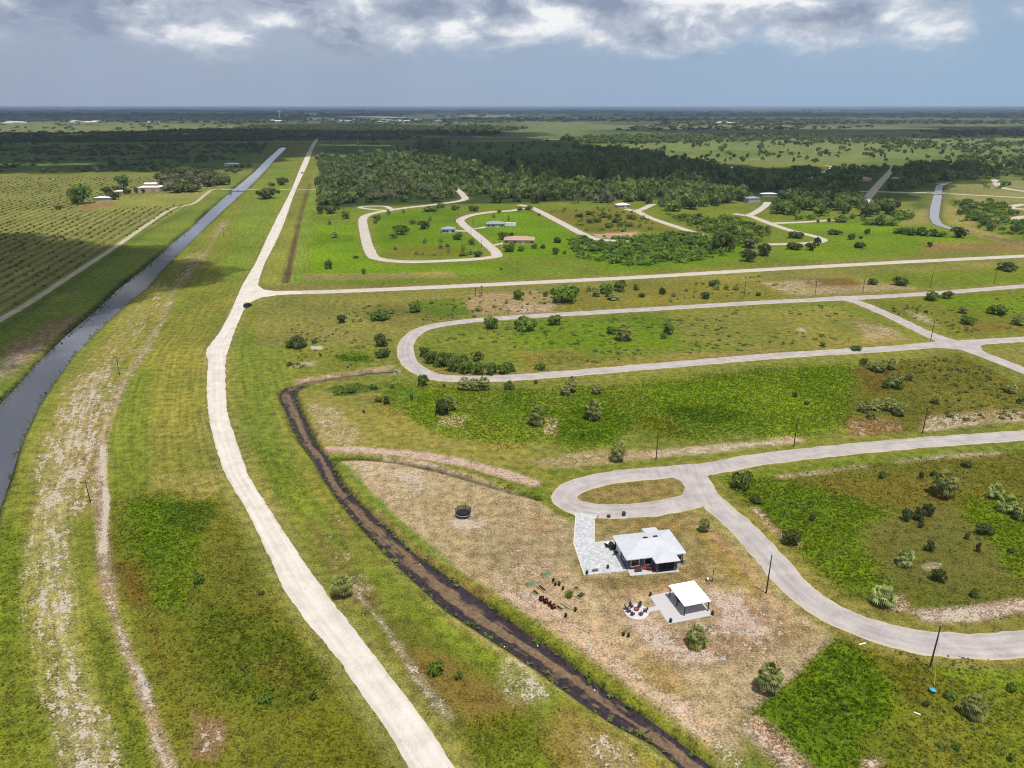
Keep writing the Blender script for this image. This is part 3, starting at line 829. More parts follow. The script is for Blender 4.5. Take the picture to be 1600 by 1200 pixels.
# ------------------------------------------------------------------ ground sheet
ang = np.concatenate([np.linspace(-180, -52, 26)[:-1], np.linspace(-52, -42, 18)[:-1], np.linspace(-42, 42, 720), np.linspace(42, 52, 18)[1:], np.linspace(52, 180, 26)[1:-1]])
ang = np.radians(ang)
rows = np.concatenate([np.arange(1340, 260, -2.2), np.arange(260, 200, -1.3), np.arange(200, 176, -1.0), np.arange(176, 168.6, -.6)])
rad = np.array([G(800, r)[1] for r in rows])
rad = np.concatenate([[14, 28, 44], rad[rad > 52], [110000.0]])
NA, NR = len(ang), len(rad)
gx = (rad[:, None] * np.sin(ang)[None]).ravel()
gy = (rad[:, None] * np.cos(ang)[None]).ravel()
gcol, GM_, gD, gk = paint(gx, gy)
gz = relief(gx, gy, GM_, gD)
V = np.column_stack([gx, gy, gz])
ii, jj = np.meshgrid(np.arange(NR - 1), np.arange(NA), indexing='ij')
j2 = (jj + 1) % NA
Fq = np.column_stack([(ii * NA + jj).ravel(), (ii * NA + j2).ravel(), ((ii + 1) * NA + j2).ravel(), ((ii + 1) * NA + jj).ravel()])[:, ::-1]
V = np.vstack([V, [[0, 0, 0]]])
me = mesh_np("ground", V, Fq, True)
me2 = bmesh.new()
me2.from_mesh(me)
me2.verts.ensure_lookup_table()
c0 = me2.verts[NR * NA]
for j in range(NA):
    me2.faces.new((me2.verts[(j + 1) % NA], me2.verts[j], c0))
me2.to_mesh(me)
me2.free()
# across / along coordinates for mowing streaks
dg, sg_, sn = d_line(gx, gy, GMID, True)
nearroad = sm(-dg, -75, -45) * (gx < 60) * (gy < 900)
au, av = gx * ROADDIR[1] - gy * ROADDIR[0], gx * ROADDIR[0] + gy * ROADDIR[1]
useg = (dg < 70) & (gy < 1500) & (gx < 50)
su = np.where(useg, dg * sn, au)
sv = np.where(useg, sg_, av)


def put(me, name, arr, kind):
    a = me.attributes.new(name, kind, 'POINT')
    key = 'vector' if kind == 'FLOAT_VECTOR' else 'color'
    a.data.foreach_set(key, np.ascontiguousarray(arr, np.float32).ravel())


one = np.ones((1, 4))
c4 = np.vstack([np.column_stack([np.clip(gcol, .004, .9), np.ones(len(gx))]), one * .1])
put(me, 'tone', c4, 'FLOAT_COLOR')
put(me, 'mask', np.vstack([np.column_stack([GM_['sand'], GM_['lush'], GM_['weed'], GM_['streak']]), one * 0]), 'FLOAT_COLOR')
rowc = np.column_stack([gx * ROWDIR[1] - gy * ROWDIR[0], GM_['rows'], np.zeros(len(gx))])
put(me, 'run', np.vstack([np.column_stack([su, sv, np.zeros(len(gx))]), [[0, 0, 0]]]), 'FLOAT_VECTOR')
put(me, 'rowco', np.vstack([rowc, [[0, 0, 0]]]), 'FLOAT_VECTOR')

gm = bpy.data.materials.new("turf")
gm.use_nodes = True
N = NT(gm.node_tree)
pos = N.n('ShaderNodeNewGeometry').outputs['Position']
tone = N.attr('tone').outputs['Color']
mk = N.attr('mask')
ms = N.n('ShaderNodeSeparateColor', i={0: mk.outputs['Color']})
sand, lush, weed = ms.outputs
strk = mk.outputs['Alpha']
n1 = N.noise(pos, .42, 5.0, .62)
n2 = N.noise(pos, 2.6, 4.0, .65)
n3 = N.noise(pos, .055, 3.0, .5)
ns = N.noise(N.scale(N.attr('run').outputs['Vector'], (.85, .03, 1.0)), 1.0, 4.0, .6)
val = N.m('ADD', N.m('MULTIPLY', N.m('SUBTRACT', N.ss(n1, .25, .75), .5), .80), 1.0)
val = N.m('ADD', val, N.m('MULTIPLY', N.m('SUBTRACT', N.ss(n2, .28, .72), .5), 1.0))
val = N.m('ADD', val, N.m('MULTIPLY', N.m('MULTIPLY', N.m('SUBTRACT', ns, .5), 1.1), N.m('ADD', strk, .25)))
val = N.m('MAXIMUM', val, .25)
vv = N.n('ShaderNodeCombineXYZ', i={0: val, 1: val, 2: val}).outputs[0]
c = N.mix(1.0, tone, vv, 'MULTIPLY')
dry = N.m('MULTIPLY', N.ss(N.m('ADD', N.m('MULTIPLY', n3, .5), N.m('MULTIPLY', n1, .5)), .47, .62), .45)
dry = N.m('MULTIPLY', dry, N.m('SUBTRACT', 1.0, N.m('MULTIPLY', lush, .8, clamp=True)))
c = N.mix(dry, c, N.mix(1.0, c, (1.17, 1.03, 1.10), 'MULTIPLY'))
# crop rows
rs = N.n('ShaderNodeSeparateXYZ', i={0: N.attr('rowco').outputs['Vector']})
rw = N.m('SINE', N.m('ADD', N.m('MULTIPLY', rs.outputs[0], 2 * math.pi / 7.5), N.m('MULTIPLY', n3, 2.0)))
rowf = N.m('MULTIPLY', N.ss(N.m('ADD', rw, N.m('MULTIPLY', N.m('SUBTRACT', n1, .5), 2.6)), -.1, 1.0), rs.outputs[1])
c = N.mix(N.m('MULTIPLY', rowf, .7), c, A(92, 104, 46))
# rough dark herbs
wf = N.ss(N.m('ADD', N.m('MULTIPLY', weed, .55), N.m('SUBTRACT', n1, .5)), .16, .34)
wf = N.m('MULTIPLY', wf, N.ss(weed, .02, .15))
c = N.mix(N.m('MULTIPLY', wf, .6), c, A(62, 76, 26))
# bare sand and shell rock breaking through
nsd = N.noise(pos, .75, 6.0, .68)
nse = N.noise(pos, .17, 3.0, .5)
nsr = N.noise(N.scale(N.attr('run').outputs['Vector'], (.55, .09, 1.0)), 1.0, 5.0, .65)
sf = N.m('ADD', sand, N.m('ADD', N.m('MULTIPLY', N.m('SUBTRACT', nsd, .5), 1.9), N.m('MULTIPLY', N.m('SUBTRACT', nse, .5), .7)))
sf = N.m('ADD', sf, N.m('MULTIPLY', N.m('MULTIPLY', N.m('SUBTRACT', nsr, .5), 2.2), strk))
sf = N.m('ADD', sf, N.m('MULTIPLY', N.m('SUBTRACT', n2, .5), 1.0))
sf = N.m('MULTIPLY', N.ss(sf, .40, .60), N.ss(sand, .03, .2))
sandc = N.mix(N.ss(n2, .3, .7), A(184, 166, 142), A(222, 209, 190))
c = N.mix(sf, c, sandc)
bmp = N.m('ADD', N.m('MULTIPLY', n2, .6), N.m('MULTIPLY', n1, 1.0))
bn = N.n('ShaderNodeBump', i={'Strength': .55, 'Distance': .35, 'Height': bmp})
pb = N.n('ShaderNodeBsdfPrincipled', i={'Base Color': c, 'Roughness': .95, 'Specular IOR Level': .08, 'Normal': bn.outputs[0]})
N.n('ShaderNodeOutputMaterial', i={'Surface': pb.outputs[0]})
me.materials.append(gm)
ground = tag(obj("ground", me), "flat open ground of mown grass, weeds and bare sand", kind="structure")

# ------------------------------------------------------------------ water
wm = bpy.data.materials.new("canal_water")
wm.use_nodes = True
N = NT(wm.node_tree)
pos = N.n('ShaderNodeNewGeometry').outputs['Position']
rip = N.noise(pos, .9, 3.0, .6)
bn = N.n('ShaderNodeBump', i={'Strength': .12, 'Distance': .08, 'Height': rip})
pb = N.n('ShaderNodeBsdfPrincipled', i={'Base Color': (.085, .092, .118), 'Roughness': .06, 'IOR': 1.45, 'Specular IOR Level': 1.0, 'Normal': bn.outputs[0]})
N.n('ShaderNodeOutputMaterial', i={'Surface': pb.outputs[0]})


def ribbon(name, L, Rr, z, material, grow=0.0, attr_run=True, thick=0.0, mid=5):
    L = np.asarray(L)[:, :2]
    Rr = np.asarray(Rr)[:, :2]
    e = Rr - L
    e = e / (np.linalg.norm(e, axis=1)[:, None] + 1e-9)
    L = L - e * grow
    Rr = Rr + e * grow
    n = len(L)
    ts = np.linspace(0, 1, mid)
    V = []
    U = []
    C = (L + Rr) / 2
    s = np.concatenate([[0], np.cumsum(np.linalg.norm(np.diff(C, axis=0), axis=1))])
    wd = np.linalg.norm(Rr - L, axis=1)
    for t in ts:
        p = L + (Rr - L) * t
        V.append(np.column_stack([p, np.full(n, z)]))
        U.append(np.column_stack([(t - .5) * wd, s, np.full(n, t)]))
    if thick:
        V = [np.column_stack([L - e * .25, np.full(n, z - thick)])] + V + [np.column_stack([Rr + e * .25, np.full(n, z - thick)])]
        U = [U[0]] + U + [U[-1]]
    m = len(V)
    V = np.vstack(V)
    U = np.vstack(U)
    F = []
    for a in range(m - 1):
        for k in range(n - 1):
            F.append((a * n + k, a * n + k + 1, (a + 1) * n + k + 1, (a + 1) * n + k))
    F = np.array(F)
    me = mesh_np(name, V, F)
    nz = np.array([p.normal[2] for p in me.polygons[:min(60, len(me.polygons))]])
    if np.median(nz[-30:]) < 0:
        me.flip_normals()
    put(me, 'run', U, 'FLOAT_VECTOR')
    return obj(name, me, material)


def dense(L, Rr, st=4.0):
    a = smooth_line(L, st)
    n = len(a)
    b = smooth_line(Rr, st)
    t = np.linspace(0, 1, n)
    tb = np.linspace(0, 1, len(b))
    return a, np.column_stack([np.interp(t, tb, b[:, 0]), np.interp(t, tb, b[:, 1])])


def dense_pair(L, Rr, sub=6):
    L = np.asarray(L)
    Rr = np.asarray(Rr)
    t = np.arange(len(L))
    q = np.linspace(0, len(L) - 1, (len(L) - 1) * sub + 1)

    def cr(P):
        out = []
        for u in q:
            k = min(int(u), len(P) - 2)
            f = u - k
            p1, p2 = P[k], P[k + 1]
            p0 = P[k - 1] if k > 0 else 2 * p1 - p2
            p3 = P[k + 2] if k + 2 < len(P) else 2 * p2 - p1
            out.append(0.5 * (2 * p1 + (p2 - p0) * f + (2 * p0 - 5 * p1 + 4 * p2 - p3) * f * f + (3 * p1 - p0 - 3 * p2 + p3) * f ** 3))
        return np.array(out)
    return cr(L), cr(Rr)


tag(ribbon("canal_water", CL, CR, CAN_Z, wm, 1.6), "long straight canal of still blue grey water", kind="structure")
cwm = wm.copy()
cwm.name = "creek_water"
for nd in cwm.node_tree.nodes:
    if nd.type == 'BSDF_PRINCIPLED':
        nd.inputs['Base Color'].default_value = (.30, .31, .32, 1)
        nd.inputs['Roughness'].default_value = .25
tag(ribbon("creek_water", RL[:9], RR[:9], -.8, cwm, .4), "narrow drainage creek with pale water at the right", kind="structure")

mm = bpy.data.materials.new("ditch_mud")
mm.use_nodes = True
N = NT(mm.node_tree)
pos = N.n('ShaderNodeNewGeometry').outputs['Position']
run = N.n('ShaderNodeSeparateXYZ', i={0: N.attr('run').outputs['Vector']})
edge = N.m('ABSOLUTE', N.m('SUBTRACT', run.outputs[2], .5))
nm = N.noise(pos, .35, 5.0, .6, .6)
nf = N.noise(pos, 1.6, 5.0, .65)
nl = N.noise(N.scale(N.attr('run').outputs['Vector'], (.5, .05, 0)), 1.0, 3.0)
f = N.m('ADD', N.m('SUBTRACT', .20, edge), N.m('ADD', N.m('MULTIPLY', N.m('SUBTRACT', nm, .5), .8), N.m('MULTIPLY', N.m('SUBTRACT', nl, .45), .9)))
wetf = N.ss(f, -.02, .16)
brown = N.mix(N.ss(nf, .35, .7), A(112, 90, 66), A(152, 126, 96))
dark = N.mix(N.ss(nf, .35, .65), A(44, 36, 42), A(72, 60, 64))
c = N.mix(wetf, dark, brown)
weedy = N.ss(N.m('ADD', nm, N.m('MULTIPLY', nf, .35)), .78, .88)
c = N.mix(weedy, c, A(62, 40, 28))
bn = N.n('ShaderNodeBump', i={'Strength': .3, 'Distance': .15, 'Height': nf})
pb = N.n('ShaderNodeBsdfPrincipled', i={'Base Color': c, 'Roughness': N.mix(wetf, (.35, .35, .35), (.5, .5, .5)), 'Specular IOR Level': .35, 'Normal': bn.outputs[0]})
N.n('ShaderNodeOutputMaterial', i={'Surface': pb.outputs[0]})
a_, b_ = dense_pair(DL, DR)
tag(ribbon("ditch_water", a_, b_, DIT_Z - .05, mm, .5, mid=9), "brown silty drainage ditch with dark muddy margins", kind="structure")


def normals2(P):
    t = np.gradient(P, axis=0)
    t /= np.linalg.norm(t, axis=1)[:, None] + 1e-9
    return np.column_stack([-t[:, 1], t[:, 0]])


dt = smooth_line(DTOP, 1.5)
nn = normals2(dt)
tag(ribbon("feeder_ditch_water", dt + nn * 1.3, dt - nn * 1.3, DIT_Z + .02, mm), "short dark ditch leading from the culvert to the brown ditch", kind="structure")

# ------------------------------------------------------------------ roads


def road_mat(name, lo, hi, crack=0.0, track=0.0, edge_dust=0.0, patch=.5):
    m = bpy.data.materials.new(name)
    m.use_nodes = True
    N = NT(m.node_tree)
    pos = N.n('ShaderNodeNewGeometry').outputs['Position']
    rv = N.attr('run').outputs['Vector']
    rr = N.n('ShaderNodeSeparateXYZ', i={0: rv})
    a = N.noise(pos, .22, 5.0, .6)
    b = N.noise(pos, 3.5, 4.0, .7)
    s = N.noise(N.scale(rv, (.9, .035, 0)), 1.0, 4.0, .6)
    f = N.m('ADD', N.m('MULTIPLY', a, .4), N.m('ADD', N.m('MULTIPLY', b, .3), N.m('MULTIPLY', s, .3)))
    c = N.mix(N.ss(f, .36, .64), lo, hi)
    if track:
        w = N.m('COSINE', N.m('MULTIPLY', rr.outputs[0], 2 * math.pi / 1.9))
        c = N.mix(N.m('MULTIPLY', N.ss(N.m('ADD', w, N.m('MULTIPLY', N.m('SUBTRACT', a, .5), 2.0)), -.2, 1.0), track), c, tuple(min(.8, q * 1.14) for q in hi))
        c = N.mix(N.m('MULTIPLY', N.ss(N.noise(pos, .5, 6.0, .7), .56, .72), .45), c, tuple(q * f_ for q, f_ in zip(lo, (.72, .70, .64))))
    if crack:
        vo = N.n('ShaderNodeTexVoronoi', feature='DISTANCE_TO_EDGE', i={'Vector': N.n('ShaderNodeVectorMath', operation='ADD', i={0: pos, 1: N.scale(N.n('ShaderNodeTexNoise', i={'Vector': pos, 'Scale': .6}).outputs['Color'], (2.5, 2.5, 0))}).outputs[0], 'Scale': .16})
        ck = N.m('MULTIPLY', N.ss(vo.outputs['Distance'], .0, .022, 1.0, 0.0), crack)
        c = N.mix(ck, c, tuple(q * .45 for q in lo))
        c = N.mix(N.m('MULTIPLY', N.ss(N.noise(pos, .09, 3.0), .5, .62), .35), c, tuple(q * .84 for q in lo))
    if edge_dust:
        e = N.m('ABSOLUTE', N.m('SUBTRACT', rr.outputs[2], .5))
        ef = N.ss(N.m('ADD', e, N.m('MULTIPLY', N.m('SUBTRACT', a, .5), .22)), .40, .5)
        c = N.mix(N.m('MULTIPLY', ef, edge_dust), c, A(214, 200, 172))
    bn = N.n('ShaderNodeBump', i={'Strength': .25, 'Distance': .04, 'Height': b})
    p = N.n('ShaderNodeBsdfPrincipled', i={'Base Color': c, 'Roughness': .9, 'Specular IOR Level': .15, 'Normal': bn.outputs[0]})
    N.n('ShaderNodeOutputMaterial', i={'Surface': p.outputs[0]})
    return m


RM = {'asphalt': road_mat('worn_asphalt', A(174, 165, 162), A(212, 203, 199), 0, .12, .7),
      'pale': road_mat('pale_road', A(198, 188, 176), A(222, 213, 202), 0, .2, .5),
      'gravel': road_mat('shell_gravel', A(212, 202, 188), A(244, 236, 226), 0, .16, .2),
      'track': road_mat('farm_track_sand', A(176, 168, 138), A(208, 200, 172), 0, .35, .2),
      'straw': road_mat('straw_verge', A(176, 174, 130), A(196, 192, 150), 0, 0, 0)}
gl, gr = dense_pair(GL, GR_, 40)
gmid = (gl + gr) / 2
jit = (fbm(gmid[:, 0], gmid[:, 1], 2.2, 4, 5) - .5) * .7
jit2 = (fbm(gmid[:, 0] + 99, gmid[:, 1], 2.2, 4, 6) - .5) * .7
e_ = (gr - gl) / (np.linalg.norm(gr - gl, axis=1)[:, None])
gl = gl + e_ * (jit * 1.0)[:, None]
gr = gr + e_ * (jit2 * 1.0)[:, None]
tag(ribbon("gravel_road", gl, gr, .07, RM['gravel'], 0, thick=.12, mid=7), "wide pale shell gravel road running to the horizon", kind="structure")
RNAME = {'main': ('cross_road', "pale straight road crossing the picture from the gravel junction"), 'loop': ('loop_road', "grey residential loop road around the long green block"),
         'cross': ('connecting_road', "short grey road linking the two arms of the loop"), 'near': ('street', "grey street running to the turning circle by the house"),
         'curve': ('curved_street', "grey street curving past the house and pavilion"), 'farm': ('farm_track', "narrow sandy track between the field and the canal"),
         'far': ('distant_track', "straw coloured verge crossing beyond the wood"), 'far_right': ('distant_road', "pale distant road across the right pasture")}
zr = .05
for n_, (P_, w_, k_) in RW.items():
    nn = normals2(P_)
    if P_[:, 1].min() < 330:
        tq = np.linspace(0, len(P_) - 1, len(P_) * 3)
        P_ = np.column_stack([np.interp(tq, np.arange(len(P_)), P_[:, 0]), np.interp(tq, np.arange(len(P_)), P_[:, 1])])
        nn = normals2(P_)
    j1 = (fbm(P_[:, 0], P_[:, 1], 2.6, 4, 8) - .5) * .9
    j2_ = (fbm(P_[:, 0], P_[:, 1] + 77, 2.6, 4, 9) - .5) * .9
    nm_, lb_ = RNAME.get(n_, ('estate_road', "pale estate road among the distant plots"))
    tag(ribbon(nm_, P_ + nn * (w_ / 2 + j1)[:, None], P_ - nn * (w_ / 2 + j2_)[:, None], zr, RM[k_], 0, thick=.1), lb_, kind="structure")
    zr += .006


def flat(name, pts, z, material, label=None, thick=.12, world=False, parent=None):
    P = [tuple(p[:2]) for p in (pts if world else [G(*p) for p in pts])]
    b = MB().prism(P, z - thick, z)
    me = b.me(name)
    o = obj(name, me, material, parent)
    co = np.array([v.co[:] for v in me.vertices])
    put(me, 'run', np.column_stack([co[:, 0], co[:, 1], np.full(len(co), .5)]), 'FLOAT_VECTOR')
    if parent is None:
        tag(o, label, kind="structure")
    return o


zj = .08


def junction(pts, mt, label):
    global zj
    zj += .004
    flat("road_junction", pts, zj, RM[mt], label, .1)


junction([(400, 410), (414, 410), (405, 436), (403, 446), (412, 452.5), (432, 455.5), (470, 455), (470, 459), (432, 461.5), (408, 465), (392, 472), (383, 482), (364, 481), (377, 450)], 'gravel', "widened gravel junction of the straight road and the cross road")
junction([(1260, 466.5), (1310, 463), (1345, 462), (1380, 460.5), (1345, 467), (1337, 470.5), (1345, 477), (1330, 472), (1310, 469)], 'asphalt', "flared road junction at the top of the connecting road")
junction([(1410, 540), (1450, 537), (1464, 533), (1462, 527), (1452, 519), (1475, 526), (1500, 534), (1530, 533), (1560, 530), (1545, 537), (1532, 541), (1535, 548), (1550, 556), (1520, 551), (1495, 546), (1470, 544), (1445, 543.5)], 'asphalt', "broad crossroads junction at the right of the loop")
junction([(990, 733.5), (1070, 726), (1130, 723), (1160, 724.5), (1125, 735), (1104, 745), (1103, 757), (1112, 772), (1125, 785), (1140, 801), (1122, 800), (1106, 794), (1088, 790), (1060, 793), (1030, 795), (1050, 784), (1066, 773), (1070, 762), (1064, 752), (1050, 746.5), (1020, 745)], 'asphalt', "asphalt apron where the turning circle meets the street")
# ------------------------------------------------------------------ foliage


def leaf_mat(name, c0, c1, trans=.3, rough=.6):
    m = bpy.data.materials.new(name)
    m.use_nodes = True
    N = NT(m.node_tree)
    t = N.n('ShaderNodeSeparateColor', i={0: N.attr('tint').outputs['Color']})
    oi = N.n('ShaderNodeObjectInfo')
    f = N.m('ADD', N.m('MULTIPLY', t.outputs[0], .75), N.m('MULTIPLY', oi.outputs['Random'], .25))
    c = N.mix(f, c0, c1)
    d = N.n('ShaderNodeBsdfPrincipled', i={'Base Color': c, 'Roughness': .85, 'Specular IOR Level': .08})
    tr = N.n('ShaderNodeBsdfTranslucent', i={'Color': N.mix(1.0, c, (1.25, 1.35, .6), 'MULTIPLY')})
    mx = N.n('ShaderNodeMixShader', i={0: trans, 1: d.outputs[0], 2: tr.outputs[0]})
    N.n('ShaderNodeOutputMaterial', i={'Surface': mx.outputs[0]})
    return m


LM = {'oak': leaf_mat('oak_leaves', (.044, .062, .016), (.15, .178, .055)),
      'bright': leaf_mat('bright_leaves', (.07, .125, .02), (.215, .31, .055)),
      'shrub': leaf_mat('shrub_leaves', (.06, .10, .02), (.19, .25, .055)),
      'grey': leaf_mat('grey_leaves', (.085, .095, .048), (.24, .235, .14)),
      'wood': leaf_mat('wood_leaves', (.065, .098, .026), (.195, .25, .07)),
      'palm': leaf_mat('palm_fronds', (.075, .10, .022), (.34, .37, .12), .22, .45),
      'palmetto': leaf_mat('palmetto_fronds', (.12, .18, .035), (.44, .50, .18), .22, .45),
      'dead': leaf_mat('dead_fronds', (0.170, 0.120, 0.047), (0.530, 0.420, 0.194), .1, .8),
      'red': leaf_mat('red_leaves', (0.053, 0.012, 0.009), (0.159, 0.032, 0.019), .2),
      'dry': leaf_mat('dry_leaves', (0.064, 0.050, 0.018), (0.170, 0.130, 0.050), .2, .8)}
BARK = mat('bark', (.075, .06, .045), .95, .3, 4.0, bump=.5)
PBARK = mat('palm_bark', (.19, .165, .13), .95, .3, 6.0, bump=.5)


def quads(C, Nn, size, rs):
    """leaf quads at C facing Nn"""
    n = len(C)
    up = rs.normal(size=(n, 3))
    Nn = Nn / (np.linalg.norm(Nn, axis=1)[:, None] + 1e-9)
    a = np.cross(Nn, up)
    a /= np.linalg.norm(a, axis=1)[:, None] + 1e-9
    b = np.cross(Nn, a)
    s = size * rs.uniform(.6, 1.25, n)
    a = a * (s * .5)[:, None]
    b = b * (s * rs.uniform(.45, .8, n) * .8)[:, None]
    V = np.stack([C - a, C - b * .8, C + a, C + b], 1).reshape(-1, 3)
    F = np.arange(4 * n).reshape(-1, 4)
    return V, F


def tint_put(me, t):
    put(me, 'tint', np.column_stack([t, t, t, np.ones(len(t))]), 'FLOAT_COLOR')


def crown_np(n, rs, lumps, leaf, flat=1.0, base=.25, spread=.62, lr=(.28, .5)):
    """unit crown: width 1 either side of the axis -> radius 1, from z 0 to z 1; lumps of leaves with gaps between them"""
    cs = []
    for k in range(lumps):
        a = rs.uniform(0, 2 * math.pi)
        r = math.sqrt(rs.uniform(0, 1)) * spread
        z = rs.uniform(base, .78) * (1 - .35 * r)
        cs.append((r * math.cos(a), r * math.sin(a), z, rs.uniform(*lr)))
    cs = np.array(cs)
    pick = rs.integers(0, lumps, n)
    d = rs.normal(size=(n, 3))
    d /= np.linalg.norm(d, axis=1)[:, None]
    d[:, 2] = np.where(rs.uniform(size=n) < .6, np.abs(d[:, 2]), d[:, 2])
    rr = cs[pick, 3] * rs.uniform(.72, 1.06, n)
    C = cs[pick, :3] + d * rr[:, None] * np.array([1, 1, .62])
    C[:, 2] = np.clip(C[:, 2], .02, 1.1)
    Nn = d + rs.normal(scale=.38, size=(n, 3))
    V, F = quads(C, Nn, leaf, rs)
    lt = rs.uniform(0, 1, lumps)
    t = np.clip(.35 * lt[pick] + .65 * rs.uniform(0, 1, n), 0, 1)
    return V, F, np.repeat(t, 4)


def crown_mesh(name, n, seed, lumps, leaf, m, **kw):
    V, F, t = crown_np(n, np.random.default_rng(seed), lumps, leaf, **kw)
    me = mesh_np(name, V, F)
    tint_put(me, t)
    me.materials.append(m)
    return me


def trunk_mesh(name, m, limbs=4, seed=0, h=.62, r=.055):
    rs = random.Random(seed)
    b = MB()
    b.cyl((0, 0, -.02), (0, 0, h * .55), r, r * .7, 7)
    for k in range(limbs):
        a = 2 * math.pi * (k + rs.random() * .5) / limbs
        q = rs.uniform(.25, .5)
        b.cyl((0, 0, h * rs.uniform(.3, .5)), (q * math.cos(a), q * math.sin(a), h * rs.uniform(.85, 1.1)), r * .55, r * .2, 5)
    me = b.me(name)
    me.materials.append(m)
    return me


def frond(V, F, T, o, az, el, ln, rs, droop, tint, seg=9, wid=.95):
    """fan leaf: stalk, then pointed segments spread in a half disc"""
    ca, sa = math.cos(az), math.sin(az)
    ce, se = math.cos(el), math.sin(el)
    d = np.array([ca * ce, sa * ce, se])
    s = np.array([-sa, ca, 0.0])
    u = np.cross(s, d)
    st = ln * .55
    p = o + d * st
    b = len(V)
    w = .012 * 1.3
    V += [o - s * w, o + s * w, p + s * w, p - s * w]
    T += [tint] * 4
    F.append((b, b + 1, b + 2, b + 3))
    L = ln * .50
    for k in range(seg):
        t = (k / (seg - 1) - .5) * 2.5
        q = d * math.cos(t) + s * math.sin(t)
        tip = p + q * L * (1 - .12 * abs(t)) + np.array([0, 0, -1]) * L * (droop + .12 * rs.random()) - u * .0
        m = p + q * L * .55 + u * L * .05
        nrm = np.cross(q, u)
        nrm /= np.linalg.norm(nrm) + 1e-9
        ww = L * .13 * wid
        b = len(V)
        V += [p, m + nrm * ww, tip, m - nrm * ww]
        tt = min(1, max(0, tint + (rs.random() - .5) * .3))
        T += [tt] * 4
        F.append((b, b + 1, b + 2, b + 3))


def palm_meshes(tag_, seed, n=30, dead=14, m='palm', trunk=.5, lo=-.45):
    """unit palm: crown radius about 1 around the top of the trunk"""
    rs = random.Random(seed)
    V, F, T = [], [], []
    for k in range(n):
        el_ = math.asin(min(.93, max(-.9, lo + (.93 - lo) * ((k + .5) / n)))) + rs.uniform(-.12, .08)
        o = np.array([rs.uniform(-.08, .08), rs.uniform(-.08, .08), trunk + .06 * rs.random()])
        frond(V, F, T, o, k * 2.39996 + rs.uniform(-.3, .3), el_, rs.uniform(.82, 1.12) * (1 - .3 * max(0, math.sin(el_)) ** 2), rs, .16 + .18 * max(0, math.cos(el_)), rs.random(), 8, 1.15)
    c = mesh_np('crown', np.array(V), F)
    tint_put(c, np.array(T))
    c.materials.append(LM[m])
    V, F, T = [], [], []
    for k in range(dead):
        frond(V, F, T, np.array([0, 0, trunk - .05]), k * 2.39996 + rs.uniform(-.3, .3), rs.uniform(-.75, -.1), rs.uniform(.6, .9), rs, .3, rs.random(), 6, 1.2)
    dm = mesh_np('dead_fronds', np.array(V), F)
    tint_put(dm, np.array(T))
    dm.materials.append(LM['dead'])
    b = MB().cyl((0, 0, -.05), (0.01, 0, trunk * .6), .13, .11, 9).cyl((0.01, 0, trunk * .6), (0, 0, trunk + .05), .11, .12, 9)
    t = b.me('trunk')
    t.materials.append(PBARK)
    return c, dm, t


PALMS = [palm_meshes('a', 1, 30, 14, trunk=.72), palm_meshes('b', 2, 26, 18, trunk=.85), palm_meshes('c', 3, 32, 12, trunk=.62)]
PALMETTO = [palm_meshes('d', 11, 32, 6, 'palmetto', .25, -.05), palm_meshes('e', 12, 28, 8, 'palmetto', .3, -.1)]
TALLP = [palm_meshes('f', 21, 34, 12, 'palm', 1.5, -.6)]
SHRUBS = {k: [crown_mesh('foliage', 620, 100 + j + 10 * i, 9 + 2 * j, .22, LM[k], base=.12, spread=.6, lr=(.3, .48)) for j in range(3)] for i, k in enumerate(('shrub', 'bright', 'oak', 'dry', 'red'))}
TREES = {k: [crown_mesh('crown', 420, 300 + j + 10 * i, 11 + 3 * j, .26, LM[k], base=.3, spread=.6, lr=(.26, .42)) for j in range(3)] for i, k in enumerate(('oak', 'wood', 'grey', 'bright', 'shrub'))}
FARTREE = {k: [crown_mesh('crown', 230, 500 + j + 10 * i, 8 + 2 * j, .34, LM[k], base=.32, spread=.6, lr=(.32, .48)) for j in range(3)] for i, k in enumerate(('oak', 'wood', 'grey', 'bright', 'shrub'))}
TRUNKS = [trunk_mesh('trunk', BARK, 4, 5), trunk_mesh('trunk', BARK, 5, 8)]
STEMS = [trunk_mesh('stem', BARK, 5, 9, .5, .035)]
PINE_NEEDLES = crown_mesh('crown', 240, 777, 8, .3, LM['wood'], base=.55, spread=.5, lr=(.22, .34))


